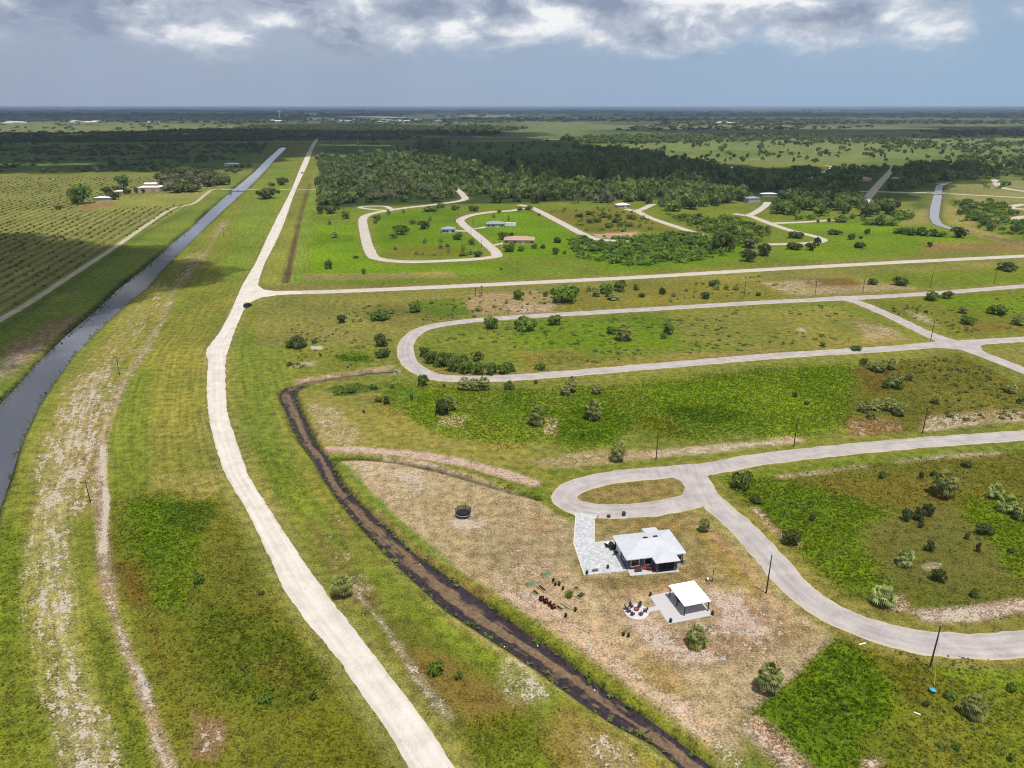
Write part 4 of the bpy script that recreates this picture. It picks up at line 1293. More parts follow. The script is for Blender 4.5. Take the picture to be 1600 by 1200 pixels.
def plant(kind, px, py, w, h, label, group=None, cat=None, rz=None, world=None, size=None):
    """one plant; px, py = foot of the plant in the photograph, w, h = its size there in pixels"""
    x, y, _ = G(px, py) if world is None else (*world, 0)
    if size is None:
        wm_, hm_ = WM(px, py, w), HM(px, py, h)
    else:
        wm_, hm_ = size
    rz = random.uniform(0, 6.28) if rz is None else rz
    sx, sy, sz = wm_ / 2, wm_ / 2 * random.uniform(.85, 1.1), hm_
    far = math.hypot(x, y) > 520
    if kind in ('palm', 'palmetto', 'tallpalm'):
        src = random.choice({'palm': PALMS, 'palmetto': PALMETTO, 'tallpalm': TALLP}[kind])
        nm, ct = ('palm_tree', 'palm') if kind != 'palmetto' else ('palmetto', 'palmetto')
        t = thing(nm, label, cat or ct, (x, y, 0), rz, group)
        zt = {'palm': 1.42, 'palmetto': .95, 'tallpalm': 2.2}[kind]
        for me_, nn_ in zip(src, ('crown', 'dead_fronds', 'trunk')):
            o = obj(nn_, me_, None, t)
            o.scale = (sx * 1.0, sy * 1.0, sz / zt)
    elif kind.startswith('tree'):
        k = kind.split('_')[1]
        t = thing('tree', label, cat or 'tree', (x, y, 0), rz, group)
        o = obj('crown', random.choice((FARTREE if far else TREES)[k]), None, t)
        o.scale = (sx * 1.08, sy * 1.08, sz)
        o = obj('trunk', random.choice(TRUNKS), None, t)
        o.scale = (sx, sy, sz)
    else:
        k = kind.split('_')[1] if '_' in kind else 'shrub'
        t = thing('shrub', label, cat or 'shrub', (x, y, 0), rz, group)
        o = obj('foliage', random.choice((SHRUBS if (k in SHRUBS and not far) else FARTREE)[k if (not far or k in FARTREE) else 'shrub']), None, t)
        o.scale = (sx * 1.08, sy * 1.08, sz * 1.02)
        o = obj('stem', STEMS[0], None, t)
        o.scale = (sx, sy, sz)
    return t


def place_words(p, c, sx_, sy_):
    """where in its stand a plant is, told from the camera"""
    a = (p[0] - c[0]) / (sx_ + 1e-6)
    b = (p[1] - c[1]) / (sy_ + 1e-6)
    lr = ['far left', 'left part', 'middle', 'right part', 'far right'][int(np.digitize(a, [-1.2, -.4, .4, 1.2]))]
    fb = ['front edge', 'near side', 'back side', 'rear edge'][int(np.digitize(b, [-.8, 0, .8]))]
    return lr, fb


ADJ = {'oak': 'dark', 'wood': 'olive green', 'grey': 'greyish', 'bright': 'bright green', 'shrub': 'mid green', 'dry': 'dry'}
# --- palms one by one
for a in [
    ('palm', 1088, 1009, 37, 36, "round green cabbage palm just below the white roofed pavilion"),
    ('palm', 1200, 1080, 40, 42, "cabbage palm at the sandy corner of the dark green patch"),
    ('palm', 1519, 1118, 42, 38, "stout cabbage palm with pale dead fronds nearest the lower right corner"),
    ('palm', 1474, 774, 46, 38, "large cabbage palm with black shadow in the brown block east of the curve"),
    ('palmetto', 1554, 778, 27, 24, "pale palmetto left of the brightest rosette by the right edge"),
    ('palmetto', 1573, 799, 34, 27, "wide silvery palmetto rosette near the right edge"),
    ('palm', 1595, 811, 28, 28, "yellowish palm cut by the right edge of the picture"),
    ('palmetto', 1412, 882, 30, 28, "single pale palmetto in the middle of the brown clearing"),
    ('palmetto', 1379, 944, 40, 29, "bright yellow green palmetto beside the inner bend of the curved street"),
    ('palm', 839, 663, 30, 36, "left one of two matching palms in the lush green field"),
    ('palm', 927, 655, 30, 30, "right one of two matching palms in the lush green field"),
    ('palm', 892, 612, 22, 24, "palm just below the loop road with a smaller one at its foot"),
    ('palm', 883, 617, 18, 15, "small palm at the foot of the one below the loop road"),
    ('palm', 933, 615, 17, 16, "small lone palm below the lower arm of the loop road"),
    ('palm', 965, 719, 27, 27, "palm at the sandy verge left of the bare pole above the turning circle"),
    ('palm', 536, 929, 37, 31, "round dark palm close to the gravel road in the foreground"),
    ('palm', 703, 640, 22, 26, "palm with tan fronds rising behind a dark bush in the green field"),
    ('palm', 725, 608, 24, 18, "leftmost palm of the low row under the loop road bend"),
    ('palm', 741, 608, 24, 20, "middle palm of the low row under the loop road bend"),
    ('palm', 757, 608, 22, 20, "rightmost palm of the low row under the loop road bend"),
    ('palm', 975, 531, 30, 25, "big palm beside a dark bush inside the loop"),
    ('palm', 1393, 577, 18, 17, "uppermost palm of the clump in the right hand brown field"),
    ('palm', 1397, 604, 28, 28, "largest palm of the clump in the right hand brown field"),
    ('palm', 1372, 580, 22, 15, "low spreading palm left of the clump in the brown field"),
    ('palm', 1421, 594, 14, 13, "small palm right of the clump beside a sand patch"),
    ('palm', 1351, 643, 22, 17, "left palm of the thicket near the bare pole"),
    ('palm', 1370, 640, 26, 19, "second palm of the thicket near the bare pole"),
    ('palm', 1389, 641, 24, 18, "third palm of the thicket near the bare pole"),
    ('palm', 1405, 649, 20, 20, "right palm of the thicket near the bare pole"),
    ('palm', 1361, 654, 16, 14, "lowest small palm of the thicket near the bare pole"),
    ('palm', 1462, 630, 15, 13, "small dark palm alone beside the right pole of the field"),
    ('palm', 1580, 614, 20, 14, "palm with pale leaves near the right edge below the crossroads"),
    ('palm', 1598, 630, 20, 16, "dark palm cut by the right edge in the brown field"),
    ('palm', 1505, 489, 16, 12, "small palm among dark bushes right of the connecting road"),
    ('palm', 1590, 507, 22, 17, "palm at the right edge inside the block above the crossroads"),
    ('palm', 1286, 541, 12, 9, "tiny palm inside the right end of the loop"),
    ('palm', 612, 490, 10, 10, "small palm next to the big round bush left of the loop"),
    ('palm', 748, 486, 9, 9, "small brown palm on the bare tan patch below the cross road"),
    ('palm', 674, 475, 8, 7, "little palm in the dark green square below the cross road"),
    ('palm', 460, 541, 20, 14, "palm with pale heads in the dark bush by the white sand spot"),
    ('palm', 1100, 830, 18, 20, "small dark palm in the lawn between the house and the curved street"),
]:
    plant(*a)
palm_rows = [(932, 463, 14, 14), (958, 468, 20, 10), (1053, 463, 9, 8), (1072, 455, 8, 6), (920, 455, 10, 10), (1135, 452, 9, 8), (1150, 453, 12, 9), (1120, 452, 10, 7)]
for k, a in enumerate(sorted(palm_rows)):
    plant('palm', *a, ('first', 'second', 'third', 'fourth', 'fifth', 'sixth', 'seventh', 'eighth')[k] + " small palm from the left in the strip below the cross road", "palms in the strip below the cross road")
for a in [(664, 380, 9, 10), (689, 378, 8, 9), (672, 345, 7, 10), (607, 336, 8, 11), (631, 334, 6, 8), (515, 345 + 6, 7, 9), (523, 371, 12, 10), (689, 388, 8, 9), (724, 394, 9, 13), (651, 397, 8, 6), (660, 398, 6, 5), (618, 390, 7, 6), (679, 399, 6, 5), (700, 394, 7, 7), (735, 398, 9, 9), (750, 397, 9, 7), (795, 345, 5, 9), (772, 340, 6, 8)]:
    lr, fb = place_words(a[:2], (668, 373), 50, -22)
    plant('palm', *a, f"small palm on the {fb}, {lr} of the bright estate plots", "palms on the estate plots")
# --- shrubs one by one
for a in [
    ('shrub_oak', 694, 646, 34, 24, "dark bush at the foot of the tan palm in the green field"),
    ('shrub_shrub', 661, 602, 24, 17, "round dark bush just outside the lower left bend of the loop"),
    ('shrub_bright', 594, 499, 32, 19, "largest round bush of the three left of the loop"),
    ('shrub_oak', 536, 504, 18, 13, "small dark bush furthest left of the three beside the loop"),
    ('shrub_bright', 648, 487, 22, 16, "compact round bush in the dark green square"),
    ('shrub_oak', 596, 540, 24, 26, "tall cone shaped dark bush left of the loop bend"),
    ('shrub_oak', 598, 557, 28, 13, "low dark bush under the cone shaped one"),
    ('shrub_oak', 463, 543, 32, 20, "dark bush with palm heads by the white sand spot"),
    ('shrub_shrub', 491, 536, 10, 7, "tiny bush right of the palm clump by the sand spot"),
    ('shrub_bright', 812, 467, 20, 15, "round bush on the bare tan ground below the cross road"),
    ('shrub_bright', 885, 473, 46, 27, "broad bright green thicket below the cross road"),
    ('shrub_bright', 865, 459, 12, 12, "small bush behind the broad bright thicket"),
    ('shrub_shrub', 853, 463, 10, 8, "dark little bush left of the broad bright thicket"),
    ('shrub_bright', 945, 457, 26, 16, "left green bush of the pair touching the cross road verge"),
    ('shrub_shrub', 970, 455, 22, 18, "right dark bush of the pair touching the cross road verge"),
    ('shrub_shrub', 994, 453, 12, 10, "small round bush east of the verge pair"),
    ('shrub_shrub', 950, 464, 12, 9, "low bush in the strip under the verge pair"),
    ('shrub_oak', 1035, 459, 14, 11, "dusky bush with palm leaves midway along the strip"),
    ('shrub_oak', 1003, 464, 13, 7, "flat bush midway along the strip"),
    ('shrub_bright', 1116, 447, 18, 13, "green bush beside small palms left of the transformer pole"),
    ('shrub_shrub', 1102, 466, 18, 12, "dark bush on the verge left of the transformer pole"),
    ('shrub_oak', 1184, 462, 10, 7, "small bush right of the transformer pole"),
    ('shrub_bright', 823, 514, 40, 23, "widest bush overlapping the upper arm of the loop"),
    ('shrub_bright', 767, 514, 23, 19, "tall round bush at the left of the loop's upper arm"),
    ('shrub_bright', 867, 508, 26, 17, "round bush at the right of the loop's upper arm"),
    ('shrub_bright', 956, 521, 17, 14, "dark bush touching the big palm inside the loop"),
    ('shrub_bright', 1042, 521, 24, 18, "bush standing alone near the middle of the loop block"),
    ('shrub_bright', 1036, 529, 10, 9, "small companion bush under the one in the middle of the loop block"),
    ('shrub_oak', 746, 562, 21, 14, "round bush behind the long thicket in the loop's left end"),
    ('shrub_shrub', 844, 577, 22, 10, "low dark bush just above the lower arm of the loop"),
    ('shrub_shrub', 1336, 547, 20, 8, "low ragged bush at the right end of the loop block"),
    ('shrub_shrub', 797, 608, 18, 13, "bush under the loop road right of the palm row"),
    ('shrub_shrub', 837, 600, 7, 7, "tiny bush on the verge of the loop's lower arm"),
    ('shrub_shrub', 1349, 569, 14, 11, "round bush left of the palm clump in the brown field"),
    ('shrub_shrub', 1385, 606, 14, 13, "dark bush under the largest palm of the brown field"),
    ('shrub_shrub', 1403, 608, 14, 10, "low green bush right under the largest palm of the brown field"),
    ('shrub_oak', 1241, 620, 10, 8, "left one of two tiny bushes in the bright field"),
    ('shrub_oak', 1260, 633, 10, 8, "right one of two tiny bushes in the bright field"),
    ('shrub_shrub', 1455, 469, 26, 14, "left bush of the pair on the upper right verge"),
    ('shrub_shrub', 1480, 466, 21, 12, "right bush of the pair on the upper right verge"),
    ('shrub_shrub', 1558, 491, 31, 15, "broad bush in the middle of the far right block"),
    ('shrub_shrub', 1511, 506, 28, 13, "dark bush below the small palm of the far right block"),
    ('shrub_oak', 1447, 489, 7, 5, "speck of a bush beside the connecting road"),
    ('shrub_shrub', 1362, 444, 18, 10, "low bush right of the second pole on the brown strip"),
    ('shrub_shrub', 1405, 445, 28, 14, "bush between the poles on the green strip"),
    ('shrub_oak', 1573, 423, 31, 15, "dark palm filled bush beside the cross road at the right"),
    ('shrub_shrub', 1157, 762, 40, 26, "leafy bush at the corner where the streets part"),
    ('shrub_oak', 1180, 785, 28, 12, "low dark growth behind the corner bush"),
    ('shrub_oak', 1236, 849, 32, 24, "dark bush on the sandy edge of the curved street"),
    ('shrub_oak', 1268, 813, 12, 10, "tiny dark bush in the lush patch east of the curve"),
    ('shrub_oak', 1414, 813, 18, 20, "left dark bush of the row in the brown block"),
    ('shrub_oak', 1434, 812, 20, 22, "middle dark bush of the row in the brown block"),
    ('shrub_oak', 1450, 805, 22, 20, "right dark bush of the row in the brown block"),
    ('shrub_oak', 1438, 824, 10, 9, "straggling bush under the row in the brown block"),
    ('shrub_oak', 1451, 860, 18, 17, "round dark bush above the pale palmetto clearing"),
    ('shrub_oak', 1464, 908, 28, 18, "dark bush below the round one in the brown clearing"),
    ('shrub_oak', 1537, 836, 30, 16, "dark blue green bush in the lush right margin"),
    ('shrub_oak', 1580, 864, 14, 9, "small bush near the right margin of the brown block"),
    ('shrub_dry', 1527, 862, 9, 16, "thin dry bush in the brown clearing"),
    ('shrub_dry', 1510, 841, 10, 9, "small dry bush below the dark blue green one"),
    ('shrub_oak', 1458, 744, 14, 11, "small dark bush behind the large palm of the brown block"),
    ('shrub_oak', 1438, 748, 10, 12, "twiggy bush left of the large palm of the brown block"),
    ('shrub_oak', 1511, 729, 20, 9, "low bush along the upper edge of the brown block"),
    ('shrub_shrub', 1378, 747, 14, 10, "pale bush near the top of the brown block"),
    ('shrub_shrub', 1522, 932, 14, 12, "grey green bush above the white sand streak"),
    ('shrub_bright', 1580, 1080, 16, 14, "round bush at the right edge below the curved street"),
    ('shrub_bright', 1484, 1092, 20, 13, "low bush left of the stout palm"),
    ('shrub_oak', 1320, 1110, 12, 9, "tiny dark bush inside the darkest green patch"),
    ('shrub_bright', 1494, 1170, 16, 12, "small bush low in the lower right corner"),
    ('shrub_bright', 1577, 1188, 12, 12, "bush near the bottom right corner"),
    ('shrub_oak', 1446, 1103, 12, 9, "small dark bush below the blue tub"),
    ('shrub_bright', 680, 1051, 28, 17, "bright low bush between the gravel road and the ditch"),
    ('shrub_bright', 717, 1060, 14, 13, "small dark bush right of the bright low one by the ditch"),
    ('shrub_bright', 312, 912, 22, 13, "dark low bush in the rough growth left of the road"),
    ('shrub_oak', 410, 929, 12, 7, "tiny bush in the rough growth left of the road"),
    ('shrub_oak', 488, 1092, 16, 12, "dark small bush near the gravel road at lower left"),
    ('shrub_bright', 416, 1098, 26, 12, "low bush in the darkest growth at lower left"),
    ('shrub_oak', 604, 631, 12, 14, "dark bush in the pale part of the field under the culvert"),
    ('shrub_shrub', 592, 628, 14, 8, "low bush left of the dark one under the culvert"),
    ('shrub_shrub', 643, 624, 7, 10, "slender bush in the lush field under the loop bend"),
    ('shrub_oak', 569, 645, 6, 5, "speck of a bush on the pale part of the field"),
    ('shrub_shrub', 613, 606, 8, 6, "speck of a bush under the culvert mouth"),
    ('shrub_oak', 694, 604, 7, 6, "speck of a bush between the loop bend and the palm row"),
    ('shrub_oak', 910, 682, 8, 6, "speck of a bush low in the lush field"),
    ('shrub_bright', 549, 612, 20, 11, "right mound of the low green bushes by the ditch bend"),
    ('shrub_bright', 528, 615, 18, 7, "left mound of the low green bushes by the ditch bend"),
    ('shrub_bright', 583, 608, 18, 8, "far mound of the low green bushes by the ditch bend"),
    ('shrub_oak', 452, 571, 14, 6, "flat dark bush on the sandy streak right of the gravel road"),
    ('shrub_bright', 888, 956, 0, 0, ""),
]:
    if a[3]:
        plant(*a)
# thicket in the left end of the loop
for k, (x, y, w, h) in enumerate([(664, 556, 18, 16), (673, 566, 26, 20), (690, 572, 30, 22), (708, 578, 30, 22), (728, 581, 30, 20), (748, 583, 28, 18), (768, 584, 26, 18), (788, 583, 26, 16), (800, 580, 14, 13), (700, 566, 24, 16), (722, 570, 26, 16)]):
    plant('shrub_shrub', x, y, w, h, ('first', 'second', 'third', 'fourth', 'fifth', 'sixth', 'seventh', 'eighth', 'last', 'left rear', 'right rear')[k] + " bush of the thicket filling the left end of the loop", "thicket inside the loop")
# --- trees and bushes around the estate
est = [(540, 342, 15, 14), (519, 333, 26, 12), (501, 334, 12, 15), (627, 366, 24, 17), (616, 372, 13, 9), (662, 358, 20, 14), (645, 350, 12, 8), (589, 344, 14, 9), (588, 349, 9, 4), (717, 374, 18, 12), (736, 382, 13, 10), (514, 420, 14, 15), (568, 428, 7, 9), (556, 403, 11, 4), (700, 386, 8, 6),
       (724, 400, 14, 8), (748, 401, 18, 9), (786, 374, 24, 14), (800, 370, 8, 7), (795, 393, 21, 13), (815, 392, 14, 9), (836, 388, 12, 7), (848, 388, 9, 7), (870, 379, 17, 12), (867, 397, 14, 11), (882, 397, 8, 6), (783, 422, 5, 5), (688, 325, 16, 8), (710, 328, 16, 8), (740, 330, 20, 10), (672, 330, 26, 8),
       (780, 333, 7, 6), (812, 330, 9, 8), (826, 328, 14, 8), (842, 338, 6, 5)]
for a in est:
    lr, fb = place_words(a[:2], (710, 368), 85, -28)
    kk = random.choice(('shrub', 'bright', 'oak'))
    plant('shrub_' + kk, *a, f"{'broad' if a[2] > 15 else 'small'} {ADJ[kk]} bush on the {fb}, {lr} of the estate plots", "bushes on the estate plots")
for a in [('tree_oak', 1128, 393, 33, 32, "largest dark round oak above the cross road"), ('tree_oak', 1169, 408, 30, 22, "low round dark tree nearest the cross road"), ('tree_oak', 1194, 399, 24, 20, "dark tree behind the low round one near the cross road"),
          ('tree_grey', 1170, 386, 36, 18, "grey green spreading tree behind the dark round trees"), ('tree_oak', 1497, 371, 27, 18, "dark round tree at the mouth of the creek"), ('tree_oak', 1277, 384, 14, 16, "dark small tree at the bend of the pale lane"),
          ('tree_oak', 443, 289, 21, 14, "dark dense tree beside the straight gravel road"), ('tree_oak', 419, 310, 35, 17, "broad dark tree clump left of the straight gravel road"), ('tree_dry' if False else 'tree_grey', 424, 292, 12, 8, "thin brownish trees behind the broad clump"),
          ('tree_bright', 130, 318, 40, 34, "big bright green tree at the left of the farm sheds"), ('tree_bright', 194, 291, 22, 20, "bright round tree behind the farm sheds"), ('tree_oak', 178, 312, 19, 14, "dark tree in front of the farm sheds"),
          ('tree_oak', 165, 302, 18, 12, "dark tree left of the middle farm shed"), ('tree_oak', 186, 300, 22, 11, "dark tree behind the middle farm shed"), ('tree_oak', 200, 303, 14, 9, "dark tree right of the middle farm shed"),
          ('tree_oak', 215, 302, 8, 11, "small tree left of the tan barn"), ('tree_oak', 224, 302, 6, 8, "smallest tree at the corner of the tan barn"), ('shrub_oak', 92, 327, 12, 7, "low bush at the edge of the stubble field"), ('tree_oak', 112, 308, 14, 16, "darker tree beside the big bright one at the farm"),
          ('shrub_oak', 1240, 390, 26, 12, "palm filled bush beside the pale lane bend"), ('shrub_oak', 1266, 391, 18, 13, "bush touching the small tree at the lane bend"), ('shrub_oak', 1243, 372, 30, 11, "long bush on the inside of the lane bend"),
          ('shrub_oak', 1328, 374, 14, 10, "small bush in the bright field behind the cross road"), ('shrub_oak', 1353, 366, 11, 10, "dark upright bush in the bright field"), ('shrub_oak', 1345, 387, 20, 10, "palm clump in the bright field nearest the cross road"),
          ('shrub_oak', 1452, 386, 9, 9, "dark bush alone left of the creek mouth"), ('shrub_oak', 1305, 367, 24, 8, "low bushes at the left of the bright field"), ('shrub_oak', 1345, 373, 8, 5, "speck of a bush in the bright field"),
          ('shrub_bright', 1358, 351, 22, 10, "left bush of the hedge behind the bright field"), ('shrub_bright', 1375, 352, 24, 13, "middle bush of the hedge behind the bright field"), ('shrub_bright', 1392, 352, 22, 11, "right bush of the hedge behind the bright field"),
          ('shrub_bright', 1407, 365, 24, 10, "first bush of the long hedge left of the creek"), ('shrub_bright', 1424, 367, 24, 13, "second bush of the long hedge left of the creek"), ('shrub_bright', 1441, 368, 26, 14, "third bush of the long hedge left of the creek"), ('shrub_bright', 1459, 369, 24, 12, "fourth bush of the long hedge left of the creek"), ('shrub_bright', 1473, 370, 16, 9, "last bush of the long hedge left of the creek"), ('shrub_shrub', 1315, 347, 22, 8, "bushes right of the lane end"),
          ('shrub_oak', 1296, 347, 8, 7, "bush on the lane end"), ('shrub_oak', 1278, 348, 6, 5, "small bush beside the short lane")]:
    plant(*a)
# ------------------------------------------------------------------ woods: the nearest trees singly, the rest as one mass


def scatter_poly(P, n, seed, mind=0.0):
    rs = np.random.default_rng(seed)
    W_ = GA(P)
    out = []
    lo, hi = W_.min(0), W_.max(0)
    tries = 0
    while len(out) < n and tries < 60:
        q = rs.uniform(lo, hi, (max(200, n * 3), 2))
        ok = sd_poly(q[:, 0], q[:, 1], W_) < 0
        for p in q[ok]:
            if mind and out:
                o = np.array(out)
                if ((o - p) ** 2).sum(1).min() < mind * mind:
                    continue
            out.append(p)
            if len(out) >= n:
                break
        tries += 1
    return np.array(out)


ROADPTS = np.vstack([p[::2] for k_, (p, w, q) in RW.items() if p[:, 1].max() > 420] + [gmid[::4]])


def off_road(p, d=7.0):
    return ((ROADPTS - p) ** 2).sum(1).min() > d * d


WOODS = [
    ("W1", [(497, 252), (560, 249), (640, 262), (720, 276), (790, 292), (790, 306), (727, 314), (640, 317), (560, 317), (530, 324), (497, 331)], 90, (11, 19), (8, 13), ('wood', 'wood', 'grey', 'oak', 'wood'),
     "leafy tree of the wood right of the straight gravel road", "trees of the roadside wood"),
    ("W2", [(745, 303), (820, 288), (900, 294), (1000, 292), (1100, 294), (1170, 303), (1176, 318), (1120, 328), (1040, 332), (1000, 318), (960, 313), (880, 320), (815, 319), (760, 318)], 80, (11, 18), (9, 14), ('wood', 'oak', 'wood', 'bright'),
     "leafy tree of the wood behind the estate plots", "trees of the wood behind the estate"),
    ("W4", [(1196, 334), (1212, 306), (1300, 300), (1350, 318), (1430, 326), (1430, 338), (1340, 340), (1250, 338)], 44, (11, 18), (9, 13), ('wood', 'bright', 'wood', 'oak'),
     "leafy tree of the wood between the lanes at right", "trees of the right hand wood"),
    ("W7", [(250, 273), (300, 268), (346, 272), (352, 286), (330, 301), (290, 303), (254, 299)], 46, (15, 24), (8, 11), ('oak', 'oak', 'oak', 'oak', 'grey'),
     "dark spreading oak of the grove beside the tan barn", "oaks of the farm grove"),
    ("W6", [(1490, 318), (1560, 318), (1600, 348), (1640, 376), (1560, 366), (1505, 346)], 34, (7, 12), (4, 7), ('bright', 'shrub', 'wood'),
     "bushy tree of the green belt right of the creek", "bushy belt right of the creek"),
    ("T1", [(890, 372), (960, 385), (1040, 372), (1100, 372), (1112, 392), (1080, 408), (1010, 416), (970, 420), (905, 398)], 46, (7, 11), (3.0, 5.0), ('bright', 'bright', 'shrub', 'bright'),
     "bushy green tree of the dense thicket above the cross road", "thicket above the cross road"),
    ("T2", [(900, 330), (980, 332), (1000, 350), (960, 360), (900, 345)], 18, (5, 9), (2.5, 4.5), ('shrub', 'oak', 'wood'),
     "low tree on the rough plot between the pale lanes", "rough plot between the lanes"),
    ("T3", [(1050, 338), (1150, 342), (1200, 362), (1200, 376), (1120, 366), (1060, 346)], 26, (6, 10), (3, 5), ('shrub', 'bright', 'oak'),
     "low tree of the belt left of the bending lane", "belt by the bending lane"),
]
for nm_, P_, n_, wr, hr, ks, lb_, gp_ in WOODS:
    pts = scatter_poly(P_, n_, hash(nm_) % 1 + sum(map(ord, nm_)), wr[0] * .42)
    for p in pts:
        if not off_road(p, 6.5):
            continue
        if p[0] > 0 and p[1] > 500 and ((RCAN_P - p) ** 2).sum(1).min() < 120:
            continue
        kk = random.choice(ks)
        lr, fb = place_words(p, pts.mean(0), pts.std(0)[0], pts.std(0)[1])
        sz_ = (random.uniform(*wr), random.uniform(*hr))
        big_ = 'broad' if sz_[0] > sum(wr) / 2 else 'slim'
        plant('tree_' + kk, 0, 0, 0, 0, f"{big_} {ADJ[kk]} tree, {fb}, {lr} of the {gp_.replace('trees of the ', '').replace('oaks of the ', '')}", gp_, world=tuple(p), size=sz_)


def mass(name, items, label, m, nl=34, leaf=.6, seed=1):
    """many far crowns in one mesh: items = (x, y, radius, height)"""
    rs = np.random.default_rng(seed)
    protos = [crown_np(nl, rs, 5, leaf, base=.25, spread=.5, lr=(.35, .55)) for _ in range(8)]
    VV, FF, TT = [], [], []
    b = 0
    for (x, y, r, h) in items:
        V, F, t = protos[rs.integers(8)]
        a = rs.uniform(0, 6.28)
        c, s = math.cos(a), math.sin(a)
        q = np.column_stack([(V[:, 0] * c - V[:, 1] * s) * r + x, (V[:, 0] * s + V[:, 1] * c) * r + y, V[:, 2] * h])
        VV.append(q)
        FF.append(F + b)
        b += len(V)
        TT.append(np.clip(t * .6 + rs.uniform(0, .4), 0, 1))
    me = mesh_np(name, np.vstack(VV), np.vstack(FF))
    tint_put(me, np.concatenate(TT))
    return tag(obj(name, me, m), label, kind="stuff")


def items_in(P, n, seed, rr, hh, clump=0.0, keep=7.0):
    pts = scatter_poly(P, n, seed)
    rs = np.random.default_rng(seed + 1)
    if clump:
        v = fbm(pts[:, 0], pts[:, 1], clump, 3, seed)
        pts = pts[v > .5]
    out = []
    for p in pts:
        if keep and np.hypot(*p) < 1600 and not off_road(p, keep):
            continue
        k = rs.uniform(.7, 1.3)
        out.append((p[0], p[1], rs.uniform(*rr) * k, rs.uniform(*hh) * k))
    return out


dark = items_in([(560, 244), (700, 243), (790, 252), (900, 246), (1000, 243), (1100, 262), (1210, 280), (1330, 284), (1345, 300), (1290, 312), (1190, 300), (1100, 292), (1000, 290), (900, 292), (790, 290), (700, 274), (600, 256)], 1100, 31, (6, 10), (9, 15))
dark += items_in([(497, 248), (560, 248), (640, 262), (720, 275), (790, 292), (800, 304), (727, 312), (640, 315), (560, 315), (520, 322), (497, 328)], 260, 32, (6, 9), (8, 12))
dark += items_in([(745, 303), (820, 288), (1100, 294), (1170, 303), (1170, 314), (1120, 322), (1040, 326), (960, 308), (815, 312)], 230, 33, (6, 9), (8, 12))
dark += items_in([(1400, 262), (1560, 252), (1700, 250), (1700, 275), (1550, 280), (1450, 288), (1420, 300), (1385, 298)], 300, 34, (6, 9), (7, 12))
dark += items_in([(1240, 266), (1330, 262), (1390, 264), (1370, 284), (1300, 288), (1250, 282)], 120, 35, (5, 8), (6, 10), keep=9)
dark += items_in([(900, 232), (960, 232), (1060, 246), (1000, 246)], 90, 36, (6, 10), (8, 12))
dark += items_in([(870, 218), (960, 213), (1200, 213), (1300, 216), (1200, 221), (1000, 225), (905, 226)], 330, 37, (9, 16), (8, 13))
mass("distant_wood", dark, "dark distant wood spread behind the estate and lanes", LM['wood'], 56, .5, 5)
pal = items_in([(1180, 345), (1300, 338), (1430, 330), (1420, 346), (1300, 346)], 30, 41, (3, 5), (3, 5))
pal += items_in([(880, 372), (960, 372), (1110, 360), (1165, 376), (1130, 402), (1070, 412), (990, 418), (905, 402)], 430, 42, (2.2, 4.2), (1.4, 3.2))
pal += items_in([(840, 330), (970, 324), (1050, 352), (1000, 362), (930, 366), (880, 345)], 70, 43, (1.2, 2.6), (1, 2.4))
pal += items_in([(1040, 335), (1150, 340), (1215, 362), (1190, 378), (1100, 366)], 200, 44, (1.5, 3), (1.2, 2.8))
pal += items_in([(1485, 315), (1560, 315), (1620, 350), (1640, 376), (1545, 365), (1500, 346)], 120, 45, (2, 4), (1.5, 4))
pal += items_in([(1500, 270), (1700, 260), (1700, 300), (1540, 300)], 120, 46, (3, 6), (3, 6), clump=60)
mass("undergrowth", pal, "bushy green undergrowth between the estate lanes", LM['bright'], 30, .6, 6)
scr = items_in([(-700, 226), (420, 225), (405, 255), (360, 266), (180, 269), (-700, 275)], 2300, 51, (4, 9), (2.5, 5.5), clump=90, keep=0)
scr += items_in([(-300, 209), (120, 210), (320, 203), (430, 200), (430, 220), (-300, 225)], 1800, 52, (9, 18), (6, 10), keep=0)
scr += items_in([(-300, 196), (400, 194), (380, 206), (-300, 214)], 260, 53, (8, 16), (5, 9), clump=150, keep=0)
scr += items_in([(360, 262), (400, 256), (380, 268), (345, 276)], 30, 54, (3, 5), (2, 4), keep=0)
mass("scrub", scr, "dark scrub covering the plain left of the canal", LM['oak'], 18, .8, 7)
past = items_in([(930, 228), (1200, 218), (1700, 212), (1700, 262), (1420, 252), (1200, 258), (1080, 250), (985, 240)], 340, 61, (4, 8), (5, 9), clump=0, keep=0)
past += items_in([(1150, 217), (1500, 214), (1450, 228), (1200, 226)], 260, 62, (6, 11), (6, 9), clump=120, keep=0)
past += items_in([(1350, 222), (1700, 216), (1700, 246), (1450, 250)], 420, 63, (5, 9), (4, 8), clump=110, keep=0)
past += items_in([(1440, 206), (1700, 203), (1700, 214), (1500, 213)], 320, 64, (10, 18), (6, 10), keep=0)
past += items_in([(500, 223), (900, 222), (960, 236), (900, 246), (700, 243)], 70, 65, (3, 7), (5, 9), keep=0)
past += items_in([(660, 225), (690, 224), (700, 240), (640, 242)], 40, 66, (6, 10), (10, 15), keep=0)
mass("pasture_trees", past, "scattered palms and bushes over the far pastures", LM['oak'], 18, .8, 8)
